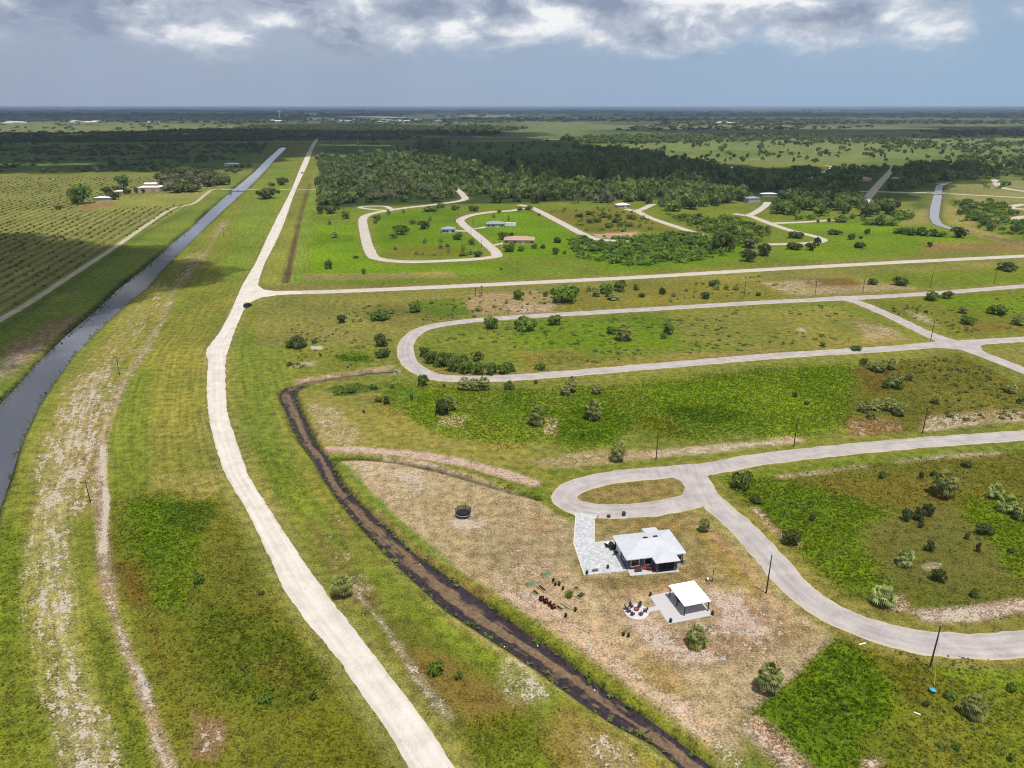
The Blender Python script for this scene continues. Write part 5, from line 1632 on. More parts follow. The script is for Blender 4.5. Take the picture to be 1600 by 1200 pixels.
# orchard in rows beyond the far track
orc = []
rs_ = np.random.default_rng(71)
OP = GA([(330, 205), (400, 196), (560, 193), (700, 198), (690, 210), (640, 218.5), (380, 219.5)])
od = np.array(G(600, 200)[:2]) - np.array(G(500, 218)[:2])
od /= np.linalg.norm(od)
on = np.array([-od[1], od[0]])
oc_ = OP.mean(0)
gi, gj = (q.ravel()[:, None] for q in np.meshgrid(np.arange(-40, 41), np.arange(-70, 71)))
pp_ = oc_ + on * (gi * 38 + rs_.uniform(-3, 3, gi.shape)) + od * (gj * 20 + rs_.uniform(-4, 4, gi.shape))
for p in pp_[sd_poly(pp_[:, 0], pp_[:, 1], OP) < 0]:
    orc.append((p[0], p[1], rs_.uniform(7.5, 10), rs_.uniform(4.5, 6.5)))
mass("orchard", orc, "orchard planted in long rows beyond the far track", LM['oak'], 12, .95, 9)
# field bushes between the stubble rows of the farm
fb = []
FP = GA([(-500, 280), (180, 276), (330, 272), (330, 296), (210, 300), (110, 330), (300, 319), (180, 384), (0, 498), (-300, 560), (-500, 500)])
rn = np.array([ROWDIR[1], -ROWDIR[0]])
fc = FP.mean(0)
gi, gj = (q.ravel()[:, None] for q in np.meshgrid(np.arange(-90, 91), np.arange(-150, 151)))
pp_ = fc + rn * (gi * 7.5 + rs_.uniform(-1.6, 1.6, gi.shape)) + ROWDIR * (gj * 5.5 + rs_.uniform(-2.5, 2.5, gi.shape))
dens = fbm(pp_[:, 0], pp_[:, 1], 60.0, 3, 300)
for p in pp_[(sd_poly(pp_[:, 0], pp_[:, 1], FP) < -2) & (rs_.uniform(size=len(pp_)) < 1.6 * (dens - .2))]:
    s_ = rs_.uniform(.5, 1.0) ** 2
    fb.append((p[0], p[1], .4 + 1.3 * s_, .35 + 1.0 * s_))
mass("field_bushes", fb, "small dark bushes along the stubble rows of the farm field", LM['wood'], 14, .9, 10)
# belts of trees towards the horizon
far_ = []
for k, (P, n, r, h) in enumerate([
        ([(-600, 188), (230, 188), (420, 189), (420, 194), (200, 192), (-600, 194)], 260, (18, 34), (8, 14)),
        ([(330, 187), (700, 186), (800, 192), (600, 194), (340, 194)], 240, (14, 26), (8, 12)),
        ([(700, 184), (1000, 183), (1100, 190), (760, 192)], 190, (20, 38), (9, 15)),
        ([(1000, 186), (1300, 187), (1400, 191), (1250, 197), (1050, 197)], 300, (18, 34), (8, 14)),
        ([(1200, 178), (1700, 180), (1800, 186), (1300, 185)], 240, (40, 70), (12, 18)),
        ([(1280, 189), (1700, 190), (1700, 194), (1320, 194)], 220, (18, 34), (9, 14)),
        ([(-700, 176), (600, 177), (700, 183), (-700, 184)], 420, (50, 90), (12, 18)),
        ([(600, 176), (1900, 174), (1900, 180), (700, 182)], 420, (50, 100), (12, 18)),
        ([(700, 196), (830, 200), (760, 212), (650, 210)], 240, (9, 16), (6, 10)),
        ([(1000, 196), (1400, 199), (1200, 204), (960, 204)], 120, (12, 22), (6, 9)),
        ([(-900, 170.5), (2500, 170), (2500, 175), (-900, 175)], 700, (120, 260), (14, 22))]):
    far_ += items_in(P, n, 80 + k, r, h, keep=0)
mass("horizon_trees", far_, "hazy belts of trees along the horizon", LM['oak'], 10, 1.1, 11)
# the pale heads of the palm scrub and dead wood that mottle the roadside wood
gre = items_in([(497, 262), (560, 256), (700, 285), (780, 300), (727, 312), (640, 316), (540, 318), (500, 326)], 60, 91, (4, 7), (8, 11))
gre += items_in([(840, 300), (960, 300), (1010, 318), (900, 318)], 40, 92, (4, 6), (6, 9))
mass("pale_canopy", gre, "greyish pale crowns mingled into the roadside wood", LM['grey'], 30, .6, 12)

wc = items_in([(660, 530), (820, 503), (1300, 476), (1420, 528), (1000, 562), (720, 583)], 420, 101, (.6, 1.7), (.25, .7), clump=30, keep=5)
wc += items_in([(1340, 565), (1500, 556), (1600, 600), (1600, 655), (1440, 668), (1340, 676)], 260, 102, (.4, 1.3), (.4, 1.0), clump=25, keep=5)
wc += items_in([(1350, 472), (1600, 456), (1700, 450), (1700, 500), (1490, 524), (1420, 500)], 160, 103, (.5, 1.5), (.4, 1.0), clump=25, keep=5)
wc += items_in([(1180, 745), (1400, 718), (1620, 700), (1620, 960), (1450, 955), (1300, 900)], 220, 104, (.3, .8), (.15, .45), clump=20, keep=5)
wc += items_in([(560, 480), (800, 455), (1200, 430), (1270, 455), (1000, 478), (800, 490), (660, 505)], 220, 105, (.5, 1.5), (.3, 1.0), clump=35, keep=5)
wc += items_in([(1350, 1015), (1600, 1035), (1600, 1200), (1400, 1200)], 200, 106, (.2, .6), (.15, .4), clump=15, keep=6)
wc += items_in([(190, 790), (360, 800), (640, 1200), (280, 1200), (190, 960)], 150, 107, (.2, .5), (.1, .3), clump=15, keep=4)
wc += items_in([(450, 500), (600, 480), (620, 560), (460, 590)], 110, 108, (.5, 1.4), (.3, .9), clump=30, keep=5)
rd = []
rs_ = np.random.default_rng(77)
for Pq, off_, st_, hh_ in ((CL, -1.0, 1.1, (.5, 1.3)), (CR, 1.0, 2.6, (.3, .7)), (DL, -.9, 1.3, (.25, .6)), (DR, .9, 1.2, (.3, .75))):
    Q = smooth_line(Pq[Pq[:, 1] < 900], st_)
    nq = normals2(Q)
    for p, n_ in zip(Q, nq):
        if np.hypot(*p) < 700 and rs_.random() < .62:
            q = p + rs_.normal(scale=.35, size=2)
            e2 = (Pq[0] if False else 0)
            rd.append((q[0], q[1], rs_.uniform(.35, .9), rs_.uniform(*hh_)))
rdo = mass("bank_reeds", rd, "rank grass and reeds fringing the canal and ditch", LM['shrub'], 20, .7, 14)
rdo.location.z = -.75
mass("weed_clumps", wc, "low dark weed clumps dotted over the rough plots", LM['wood'], 26, .6, 13)

# ------------------------------------------------------------------ standing grass and weeds of the near ground
def tufts(name, n, box, label, wfun, size, seed, blades=5):
    rs = np.random.default_rng(seed)
    # even scatter over the ground inside the view
    yv = np.sqrt(rs.uniform(box[0] ** 2, box[1] ** 2, n))
    xv = rs.uniform(-1, 1, n) * (yv * .78 + 24)
    col, M, D, k = paint(xv, yv)
    w = wfun(M, fbm(xv, yv, 5.0, 3, 200))
    keep = rs.uniform(size=n) < w
    for P in (CANAL_P, DITCH_P):
        keep &= sd_poly(xv, yv, P) > 1.2
    keep &= d_line(xv, yv, GMID) > 4.3
    for q, (P, rw, kk) in RW.items():
        if P[:, 1].min() < 430:
            keep &= d_line(xv, yv, P[::2]) > rw / 2 + .7
    for P in KEEP_OUT:
        keep &= sd_poly(xv, yv, P) > .3
    xv, yv, col = xv[keep], yv[keep], col[keep]
    M = {q: v[keep] for q, v in M.items()}
    zv = relief(xv, yv, M, np.hypot(xv, yv))
    m = len(xv)
    sc = size * rs.uniform(.6, 1.5, m) * (1 + .5 * M['lush'])
    V = np.zeros((m, blades, 3, 3))
    for b in range(blades):
        a = rs.uniform(0, 2 * np.pi, m)
        ln = rs.uniform(.6, 1.2, m) * sc
        lean = rs.uniform(.25, .95, m)
        d = np.column_stack([np.cos(a), np.sin(a)])
        p = np.column_stack([-d[:, 1], d[:, 0]])
        o = np.column_stack([xv, yv]) + d * (sc * .15)[:, None]
        wd = (sc * .34)[:, None]
        V[:, b, 0, :2] = o - p * wd
        V[:, b, 1, :2] = o + p * wd
        V[:, b, 2, :2] = o + d * (ln * lean)[:, None]
        V[:, b, 0, 2] = zv - .04
        V[:, b, 1, 2] = zv - .04
        V[:, b, 2, 2] = zv + ln * np.sqrt(1 - lean ** 2 * .8) * .75
    V = V.reshape(-1, 3)
    F = np.arange(len(V)).reshape(-1, 3)
    me = mesh_np(name, V, F)
    cc = col * rs.uniform(.8, 1.3, (m, 1)) * np.column_stack([rs.uniform(.85, 1.15, m), np.ones(m), rs.uniform(.8, 1.1, m)])
    c4 = np.repeat(np.column_stack([np.clip(cc * 1.3, .004, .6), np.ones(m)]), blades * 3, axis=0)
    put(me, 'tone', c4, 'FLOAT_COLOR')
    g = bpy.data.materials.new(name)
    g.use_nodes = True
    N = NT(g.node_tree)
    t = N.attr('tone').outputs['Color']
    d = N.n('ShaderNodeBsdfDiffuse', i={'Color': t})
    tr = N.n('ShaderNodeBsdfTranslucent', i={'Color': t})
    mx = N.n('ShaderNodeMixShader', i={0: .5, 1: d.outputs[0], 2: tr.outputs[0]})
    N.n('ShaderNodeOutputMaterial', i={'Surface': mx.outputs[0]})
    me.materials.append(g)
    print(name, m)
    return tag(obj(name, me), label, kind="stuff")


KEEP_OUT = [GA(p) for p in ([(895, 799), (934, 806), (960, 843), (1030, 815), (1080, 862), (1064, 895), (985, 903), (912, 901), (893, 850)], [(1012, 930), (1090, 918), (1118, 962), (1044, 978)], [(974, 940), (1016, 940), (1016, 968), (974, 968)])]
tufts("tall_grass", 330000, (74, 265), "tall green grass and weeds of the uncut patches", lambda M, f: np.clip(M['lush'] * (.35 + .9 * f) + M['weed'] * .35 * f, 0, 1), .26, 401)
tufts("short_grass", 190000, (74, 175), "tufts of short grass over the near ground", lambda M, f: np.clip((1 - M['lush']) * (1 - M['sand'] * .9) * (f * .9 - .12), 0, 1), .17, 402, 4)
# ------------------------------------------------------------------ buildings and furniture of the plot
M_WALL = mat('slate_blue_siding', (.070, .088, .128), .75, .12, 1.2)
M_TRIM = mat('white_trim', (.74, .74, .72), .6, .05)
M_ROOF = mat('light_grey_shingle', A(220, 223, 229), .85, .08, 2.2, bump=.25)
M_GLASS = mat('dark_glass', (.012, .014, .018), .08, .1, spec=.6)
M_SCREEN = mat('dark_screen', (.008, .008, .009), .9, .2)
M_BLACK = mat('black_metal', (.018, .018, .019), .5, .2)
M_CONC = mat('pale_concrete', A(216, 212, 212), .9, .09, 1.0, bump=.15)
M_WHITEROOF = mat('white_metal_roof', (.84, .84, .83), .5, .03)
M_STEEL = mat('galvanised_steel', (.45, .46, .48), .4, .1, metal=.6)
M_POLE = mat('pole_wood', (.045, .036, .03), .95, .3, 2.0)
M_YEL = mat('yellow_guard', (.50, .36, .05), .6, .1)
M_RED = mat('red_cushion', (.22, .035, .03), .8, .25)
M_WOODF = mat('bed_timber', (.42, .34, .22), .9, .2, 2.0)
M_SOIL = mat('bed_soil', (.06, .045, .03), 1, .3)
M_PLUM = mat('dark_plum_plastic', (.045, .03, .045), .5, .15)
M_TERR = mat('terracotta', (.25, .10, .06), .85, .2)
M_TEAL = mat('teal_plastic', (.04, .22, .25), .4, .1)
M_TARP = mat('green_mesh_cover', (.10, .17, .085), .9, .3, 5.0)
M_RUBBLE = mat('concrete_rubble', (.30, .29, .30), .95, .3, 2.0, bump=.4)
M_TAN = mat('tan_stucco', A(214, 192, 168), .9, .08)
M_PALEG = mat('pale_grey_stucco', A(196, 198, 200), .9, .08)
M_BLUEG = mat('blue_grey_metal', A(120, 135, 160), .6, .08)
M_PINK = mat('pinkish_tile', A(206, 172, 150), .9, .12)
M_GREYR = mat('mid_grey_roof', A(168, 172, 182), .8, .08)

HB = np.array([23.63, 126.26])
HR = math.atan2(.1933, .9811)


def slab_mat(name, lo, hi, joint=0.0, cell=.5):
    m = bpy.data.materials.new(name)
    m.use_nodes = True
    N = NT(m.node_tree)
    pos = N.n('ShaderNodeNewGeometry').outputs['Position']
    a = N.noise(pos, .8, 5.0, .7)
    vo = N.n('ShaderNodeTexVoronoi', feature='DISTANCE_TO_EDGE', i={'Vector': pos, 'Scale': 1 / cell})
    vc = N.n('ShaderNodeTexVoronoi', i={'Vector': pos, 'Scale': 1 / cell})
    s = N.n('ShaderNodeSeparateColor', i={0: vc.outputs['Color']})
    f = N.m('ADD', N.m('MULTIPLY', a, .55), N.m('MULTIPLY', s.outputs[0], .45 if joint else .0))
    c = N.mix(N.ss(f, .25, .75), lo, hi)
    if joint:
        c = N.mix(N.m('MULTIPLY', N.ss(vo.outputs['Distance'], .0, .09, 1, 0), joint), c, tuple(q * .6 for q in lo))
    p = N.n('ShaderNodeBsdfPrincipled', i={'Base Color': c, 'Roughness': .85, 'Specular IOR Level': .2})
    N.n('ShaderNodeOutputMaterial', i={'Surface': p.outputs[0]})
    return m


M_STAMP = slab_mat('stamped_driveway', A(196, 198, 204), A(232, 232, 232), .45, .55)
M_SLAB = slab_mat('patio_slab', A(214, 210, 212), A(232, 229, 229))
DRIVE = [(897, 801), (900, 808), (897, 850), (914, 899), (979, 892.5), (975, 884), (958, 844), (928, 848), (928, 813), (933, 808), (925, 804)]
flat("driveway", DRIVE, .085, M_STAMP, "pale stamped concrete driveway widening beside the blue house", .2)
# pale kerb along the driveway
for e0, e1 in (((896.6, 801), (899.8, 808)), ((899.8, 808), (896.6, 850)), ((896.6, 850), (913.4, 899.3)), ((928.3, 813), (928.3, 848))):
    p, q = np.array(G(*e0)[:2]), np.array(G(*e1)[:2])
    c_ = (p + q) / 2
    tag(MB().box((c_[0], c_[1], .055), (np.linalg.norm(q - p), .26, .13), math.atan2(*(q - p)[::-1])).build("driveway_kerb", mat('cream_kerb', A(232, 226, 205), .9, .05)), "cream kerb edging the stamped driveway", kind="structure")


def hp(u, v):
    c, s = math.cos(HR), math.sin(HR)
    return (HB[0] + u * c - v * s, HB[1] + u * s + v * c)


flat("back_patio", [hp(.35, -1.75), hp(10.9, -2.35), hp(10.7, .5), hp(.45, .4)], .075, M_SLAB, "white patio slab behind the blue house", .2, world=True)
hs = thing("house", "slate blue single storey house with light grey hipped roof", "house", (HB[0], HB[1], 0), HR)
# walls
b = MB()
b.prism([(.5, .5), (12.7, .5), (12.7, 8.75), (10.6, 8.75), (10.3, 8.75), (.5, 8.75)], 0, 2.74)
wall = b.build("wall", M_WALL, hs)
MB().prism([(7.6, 8.76), (10.1, 8.76), (10.1, 10.1), (7.6, 10.1)], 0, 2.72).build("entry_porch", M_WALL, hs)
pw = MB()
pw.box((5.98, -.66, 1.36), (.16, 2.3, 2.72)).box((10.36, -.66, 1.36), (.16, 2.3, 2.72)).box((6.22, -1.75, 1.36), (.32, .14, 2.72)).box((10.0, -1.75, 1.36), (.58, .14, 2.72)).box((8.04, -1.75, 2.58), (3.32, .14, .28))
pw.build("porch_wall", M_WALL, hs)
MB().box((8.04, -1.72, 1.22), (3.32, .05, 2.44)).build("porch_screen", M_SCREEN, hs)
for u in (7.15, 8.04, 8.93):
    MB().box((u, -1.765, 1.22), (.05, .06, 2.44)).build("screen_post", M_BLACK, hs)


def roof_mesh(parts):
    b = MB()
    for V, F in parts:
        b.add(V, F)
    return b


SL = .30
Z0 = 2.76
e = .0
z1 = Z0 + 4.6 * SL
main = ([(0, 0, Z0), (13.15, 0, Z0), (13.15, 9.2, Z0), (0, 9.2, Z0), (4.6, 4.6, z1), (8.55, 4.6, z1)], [(0, 1, 5, 4), (1, 2, 5), (2, 3, 4, 5), (3, 0, 4)])
zp = Z0 + 2.65 * SL
porch = ([(5.5, -2.25, Z0), (10.82, -2.25, Z0), (10.82, .02, Z0 + .008), (5.5, .02, Z0 + .008), (8.16, .4, zp), (8.16, 2.68, zp + .006)], [(0, 1, 4), (1, 2, 5, 4), (3, 0, 4, 5)])
zq = Z0 + 1.65 * SL
entry = ([(7.2, 10.65, Z0), (10.5, 10.65, Z0), (10.5, 7.9, Z0 + 1.3 * SL + .012), (7.2, 7.9, Z0 + 1.3 * SL + .012), (7.2, 9.2, Z0), (10.5, 9.2, Z0)], [(1, 0, 3, 2), (0, 4, 3), (1, 2, 5)])
rf = roof_mesh([main, porch, entry]).build("roof", M_ROOF, hs)
fa = MB()
for (a0, a1) in (((0, 0), (5.5, 0)), ((5.5, 0), (5.5, -2.25)), ((5.5, -2.25), (10.82, -2.25)), ((10.82, -2.25), (10.82, 0)), ((10.82, 0), (13.15, 0)), ((13.15, 0), (13.15, 9.2)), ((13.15, 9.2), (10.5, 9.2)), ((10.5, 9.2), (10.5, 10.65)), ((10.5, 10.65), (7.2, 10.65)), ((7.2, 10.65), (7.2, 9.2)), ((7.2, 9.2), (0, 9.2)), ((0, 9.2), (0, 0))):
    p, q = np.array(a0), np.array(a1)
    c_ = (p + q) / 2
    L_ = np.linalg.norm(q - p)
    fa.box((c_[0], c_[1], Z0 - .08), (L_ - .05, .05, .15), math.atan2(q[1] - p[1], q[0] - p[0]))
fa.build("fascia", M_TRIM, rf)
MB().add([(.06, .06, Z0 - .05), (13.09, .06, Z0 - .05), (13.09, 9.14, Z0 - .05), (.06, 9.14, Z0 - .05)], [(3, 2, 1, 0)]).build("soffit", M_TRIM, rf)
for u, v in ((6.0, 5.3), (8.3, 5.4)):
    MB().box((u, v, Z0 + (9.2 - v) * SL + .10), (.95, .42, .2)).build("roof_vent", mat('vent_black', (.02, .02, .022), .6, .2), rf)


def window(parent, u, z, w, h, y=.5, side=False, x=None):
    """a framed pane on the wall facing -v (or -u when side)"""
    t = .06
    f = MB()
    for s in (-1, 1):
        if side:
            f.box((x, u + s * (w / 2 + .05), z), (t, .10, h + .2))
            f.box((x, u, z + s * (h / 2 + .05)), (t, w - .002, .10))
        else:
            f.box((u + s * (w / 2 + .05), y, z), (.10, t, h + .2))
            f.box((u, y, z + s * (h / 2 + .05)), (w - .002, t, .10))
    wn = f.build("window", M_TRIM, parent)
    g = MB()
    if side:
        g.box((x + .005, u, z), (t - .03, w, h))
    else:
        g.box((u, y + .005, z), (w, t - .03, h))
    g.build("pane", M_GLASS, wn)
    return wn


window(hs, 2.1, 1.45, 1.7, 1.45, .47)
window(hs, 4.95, 1.45, 1.6, 1.45, .47)
window(hs, 11.75, 1.45, 1.2, 1.1, .47)
window(hs, 3.0, 1.5, .9, 1.0, side=True, x=.47)
gd = MB().box((.46, 6.3, 1.12), (.06, 2.7, 2.2)).build("garage_door", M_TRIM, hs)
for k in range(1, 4):
    MB().box((.425, 6.3, .02 + k * .55), (.02, 2.66, .035)).build("panel_joint", mat('joint_grey', (.3, .3, .3)), gd)
MB().box((12.9, .1, .55), (.6, .5, 1.1)).build("cooling_unit", M_STEEL, hs)

# pavilion
PV = np.array([32.574, 112.092])
PR = math.atan2(1.383, 4.816)
cpv, spv = math.cos(PR), math.sin(PR)


def pp(u, v):
    return (PV[0] + u * cpv - v * spv, PV[1] + u * spv + v * cpv)


S1, S2, S3 = (np.array(G(*p)[:2]) for p in ((1014.2, 931.3), (1045, 975.7), (1114, 961.6)))
flat("pavilion_slab", [S1, S2, S3, S1 + S3 - S2], .09, M_SLAB, "large white concrete slab under the pavilion", .2, world=True)
flat("slab_path", [(1012, 950.5), (1026, 946.5), (1031, 953), (1013, 957.5)], .07, M_SLAB, "short white path from the slab to the fire circle", .15)
pv = thing("pavilion", "open pavilion with flat white metal roof on black posts", "pavilion", (PV[0], PV[1], .09), PR)
for u in (0, 5.0):
    for v in (0, 2.93, 5.85):
        MB().box((u, v, 1.14), (.15, .15, 2.3)).build("post", M_BLACK, pv)
for v in (0, 5.85):
    MB().box((2.5, v, 2.21), (5.3, .12, .17)).build("beam", M_BLACK, pv)
for u in (0, 5.0):
    MB().box((u, 2.925, 2.205), (.12, 5.6, .15)).build("beam", M_BLACK, pv)
rfp = MB().add([(-.3, -.3, 2.34), (5.3, -.3, 2.34), (5.3, 6.2, 2.48), (-.3, 6.2, 2.48), (-.3, -.3, 2.44), (5.3, -.3, 2.44), (5.3, 6.2, 2.58), (-.3, 6.2, 2.58)],
               [(3, 2, 1, 0), (4, 5, 6, 7), (0, 1, 5, 4), (1, 2, 6, 5), (2, 3, 7, 6), (3, 0, 4, 7)]).build("roof", M_WHITEROOF, pv)
for k in range(14):
    u = -.1 + k * .4
    MB().add([(u - .02, -.3, 2.44), (u + .02, -.3, 2.44), (u + .02, 6.2, 2.58), (u - .02, 6.2, 2.58), (u, -.3, 2.47), (u, 6.2, 2.61)], [(0, 4, 5, 3), (4, 1, 2, 5)]).build("roof_rib", M_WHITEROOF, rfp)
tb = thing("picnic_table", "dark picnic table in the shade of the pavilion", "table", (*pp(1.6, 4.3), .09), PR)
MB().box((0, 0, .74), (1.8, .8, .05)).build("table_top", M_BLACK, tb)
for s in (-1, 1):
    MB().box((0, s * .75, .44), (1.8, .28, .04)).build("bench", M_BLACK, tb)
    MB().box((s * .7, 0, .36), (.06, 1.7, .05)).box((s * .7, .3, .36), (.06, .07, .72)).box((s * .7, -.3, .36), (.06, .07, .72)).build("leg", M_BLACK, tb)


def chair(name, label, x, y, z, rz, m, group, wide=.7):
    t = thing(name, label, "chair", (x, y, z), rz, group)
    MB().box((0, 0, .36), (wide, .66, .08), rx=.08).build("seat", m, t)
    MB().box((0, .40, .72), (wide, .07, .6), rx=-.35).build("backrest", m, t)
    for s in (-1, 1):
        MB().box((s * wide * .55, 0, .56), (.12, .72, .04)).build("armrest", m, t)
        MB().box((s * wide * .5, -.28, .27), (.07, .07, .54)).build("leg", m, t)
        MB().box((s * wide * .5, .28, .27), (.07, .07, .54)).build("leg", m, t)
    return t


FC = np.array([23.77, 113.38])
tag(MB().lathe([(2.32, -.1), (2.32, .055), (2.28, .065)], (FC[0], FC[1], 0), 40).build("fire_circle", mat('white_gravel', A(236, 226, 228), .95, .12, 8.0, bump=.4)), "round white gravel bed of the fire circle", kind="structure")
fp = thing("fire_pit", "round rusty fire pit in the middle of the white circle", "fire pit", (*G(960 + 325 / 9.41, 900 + 502 / 9.41)[:2], .065))
MB().lathe([(.30, 0), (.46, .12), (.5, .34), (.42, .34), (.36, .14), (.05, .1)], n=16).build("bowl", M_TERR, fp)
MB().lathe([(.52, .33), (.52, .37), (.43, .37), (.43, .34)], n=16, cap=False).build("rim", M_BLACK, fp)
for k, (qx, qy, d_) in enumerate([(182, 495, "leftmost"), (248, 462, "upper left"), (368, 458, "upper right"), (214, 533, "inner left"), (268, 578, "front left"), (386, 578, "front right"), (452, 530, "rightmost")]):
    w_ = G(960 + qx / 9.41, 900 + qy / 9.41)
    chair("garden_chair", d_ + " dark chair of the ring around the fire pit", w_[0], w_[1], .065, math.atan2(w_[1] - FC[1], w_[0] - FC[0]) - math.pi / 2, M_PLUM, "chairs around the fire pit", .5)
# back patio furniture
for k, (qx, qy, d_) in enumerate([(505, 842, "leftmost red patio chair against the blue wall"), (560, 828, "red patio chair left of the table under the window"), (720, 850, "red patio chair right of the low table"), (790, 862, "red patio chair facing the low table"), (858, 880, "red patio chair nearest the screened porch")]):
    w_ = G(940 + qx / 10.67, 810 + qy / 10.67)
    chair("patio_chair", d_, w_[0], w_[1], .075, HR + (0, .3, -.5, 2.6, -1.2)[k], M_RED, "red chairs on the back patio", .75)
w_ = G(940 + 610 / 10.67, 810 + 885 / 10.67)
t = thing("patio_table", "dark low table among the red patio chairs", "table", (w_[0], w_[1], .075), HR)
MB().box((0, 0, .45), (1.5, .8, .06)).build("table_top", mat('dark_red_wood', (.08, .03, .028), .5), t)
for sx in (-.65, .65):
    for sy in (-.32, .32):
        MB().box((sx, sy, .21), (.07, .07, .42)).build("leg", M_BLACK, t)
w_ = G(940 + 150 / 10.67, 810 + 505 / 10.67)
t = thing("barbecue_grill", "black barbecue grill against the garage wall", "grill", (w_[0] + .2, w_[1], .085), HR)
MB().box((0, 0, .55), (1.0, 1.7, .75)).build("cabinet", M_BLACK, t)
MB().cyl((0, -.8, 1.0), (0, .8, 1.0), .34, .34, 12).build("lid", M_BLACK, t)
w_ = G(940 + 108 / 10.67, 810 + 462 / 10.67)
t = thing("side_table", "small round white table by the garage", "table", (w_[0], w_[1], .085))
MB().lathe([(.42, .66), (.44, .70), (.42, .72)], n=18).build("table_top", M_TRIM, t)
MB().cyl((0, 0, 0), (0, 0, .66), .05, .05, 8).build("leg", M_TRIM, t)
flat("door_mat", [(943.5, 849.5), (958, 847.5), (961.5, 856), (946.5, 856.5)], .10, M_BLACK, "dark mat on the driveway by the garage", .02)
w_ = G(940 + 240 / 10.67, 810 + 605 / 10.67)
t = thing("wheelbarrow", "dark wheelbarrow beside the blue side wall", "wheelbarrow", (w_[0] - .1, w_[1], .085), HR + .4)
MB().add([(-.5, -.3, .6), (.5, -.3, .6), (.5, .3, .6), (-.5, .3, .6), (-.25, -.2, .3), (.3, -.2, .3), (.3, .2, .3), (-.25, .2, .3)], [(4, 5, 6, 7)[::-1], (0, 1, 5, 4)[::-1], (1, 2, 6, 5)[::-1], (2, 3, 7, 6)[::-1], (3, 0, 4, 7)[::-1]]).build("tray", M_BLACK, t)
MB().cyl((-.55, -.04, .2), (-.55, .04, .2), .2, .2, 12).build("wheel", M_BLACK, t)
for s in (-1, 1):
    MB().cyl((-.55, s * .06, .2), (.9, s * .28, .62), .025, .025, 6).cyl((.3, s * .2, .4), (.35, s * .22, 0), .025, .025, 6).build("handle", M_STEEL, t)


def pot(px, py, label, plant_=True, r=.28, h=.5, m=None):
    w_ = G(px, py)
    t = thing("plant_pot", label, "pot", (w_[0], w_[1], .05))
    MB().lathe([(r * .7, 0), (r, h * .9), (r * 1.08, h), (r * .85, h), (r * .8, h * .85)], n=12).build("pot", m or M_BLACK, t)
    if plant_:
        o = obj("plant", random.choice(SHRUBS['shrub']), None, t, (0, 0, h * .8))
        o.scale = (r * 1.25, r * 1.25, h * 1.3)
    return t


for x, y, lb in [(917, 897.5, "black pot at the near left corner of the driveway"), (949.7, 888.5, "tall black pot on the near edge of the driveway"), (1016, 931.5, "pot at the far left corner of the pavilion slab"), (1047.6, 973, "pot at the near corner of the pavilion slab"), (1113, 961, "pot at the right corner of the pavilion slab"),
                 (864.5, 909, "taller dark pot right of the covered beds"), (867.7, 915.3, "left small dark pot in the vegetable garden"), (873.6, 914.8, "right small dark pot in the vegetable garden"), (884, 964.5, "dark pot below the raised beds"), (899, 955.5, "dark pot right of the empty bed"), (974, 993.5, "black tub on the bare ground below the fire circle"), (982, 995.5, "small dark pot beside the black tub"), (879.5, 922, "tiny pot in the middle of the vegetable garden")]:
    pot(x, y, lb)
w_ = G(930, 893)
t = thing("garden_bench", "low reddish bench on the driveway edge", "bench", (w_[0], w_[1], .085), HR)
MB().box((0, 0, .42), (1.2, .45, .07)).build("seat", M_TERR, t)
for s in (-.5, .5):
    MB().box((s, 0, .19), (.08, .4, .38)).build("leg", M_TERR, t)


def bed(px, py, w, d, rz, label, green=True, cover=False, empty=False):
    w_ = G(px, py)
    t = thing("raised_bed", label, "garden bed", (w_[0], w_[1], 0), rz)
    for s in (-1, 1):
        MB().box((0, s * d / 2, .17), (w + .08, .09, .36)).build("board", M_WOODF, t)
        MB().box((s * w / 2, 0, .17), (.09, d - .1, .36)).build("board", M_WOODF, t)
    MB().box((0, 0, .13), (w - .1, d - .1, .26)).build("soil", M_SOIL if not empty else mat('pale_soil', (.26, .19, .14), 1, .2), t)
    if cover:
        MB().add([(-w / 2, -d / 2, .36), (w / 2, -d / 2, .36), (w / 2, d / 2, .36), (-w / 2, d / 2, .36), (-w / 2, 0, .85), (w / 2, 0, .85)], [(0, 1, 5, 4), (2, 3, 4, 5), (1, 2, 5), (3, 0, 4)]).build("mesh_cover", M_TARP, t)
    elif not empty:
        o = obj("plants", random.choice(SHRUBS['shrub']), None, t, (0, 0, .22))
        o.scale = (w * .42, d * .42, .5)
    return t


bed(853, 899, 1.9, 1.1, .45, "green covered raised bed furthest back in the garden", cover=True)
bed(829, 914.5, 1.7, 1.2, .45, "green covered raised bed at the left of the garden", cover=True)
bed(847, 921, 2.3, .75, -.95, "narrow timber bed right of the left covered bed")
bed(837, 927.5, 1.6, .75, -.95, "small timber bed at the left end of the red bushes")
bed(907.5, 932, 1.9, 1.2, .85, "square timber bed at the right of the garden")
bed(886, 947.5, 2.6, .7, -.85, "long empty timber bed in front of the garden", empty=True)
bed(874, 951.5, 1.7, .7, -.85, "timber bed at the right end of the red bushes")
bed(900.5, 921, 1.0, .6, .1, "tiny timber bed at the top right of the garden")
for x, y, d_ in ((846, 938, "first red leaved bush from the left"), (852.5, 942, "second red leaved bush from the left"), (858, 946.5, "third red leaved bush from the left"), (864, 950.5, "rightmost red leaved bush")):
    plant('shrub_red', x, y, 9.5, 8.5, d_ + " in the garden row")
plant('shrub_bright', 889.5, 934, 13, 10, "round bright green bush in the middle of the garden")

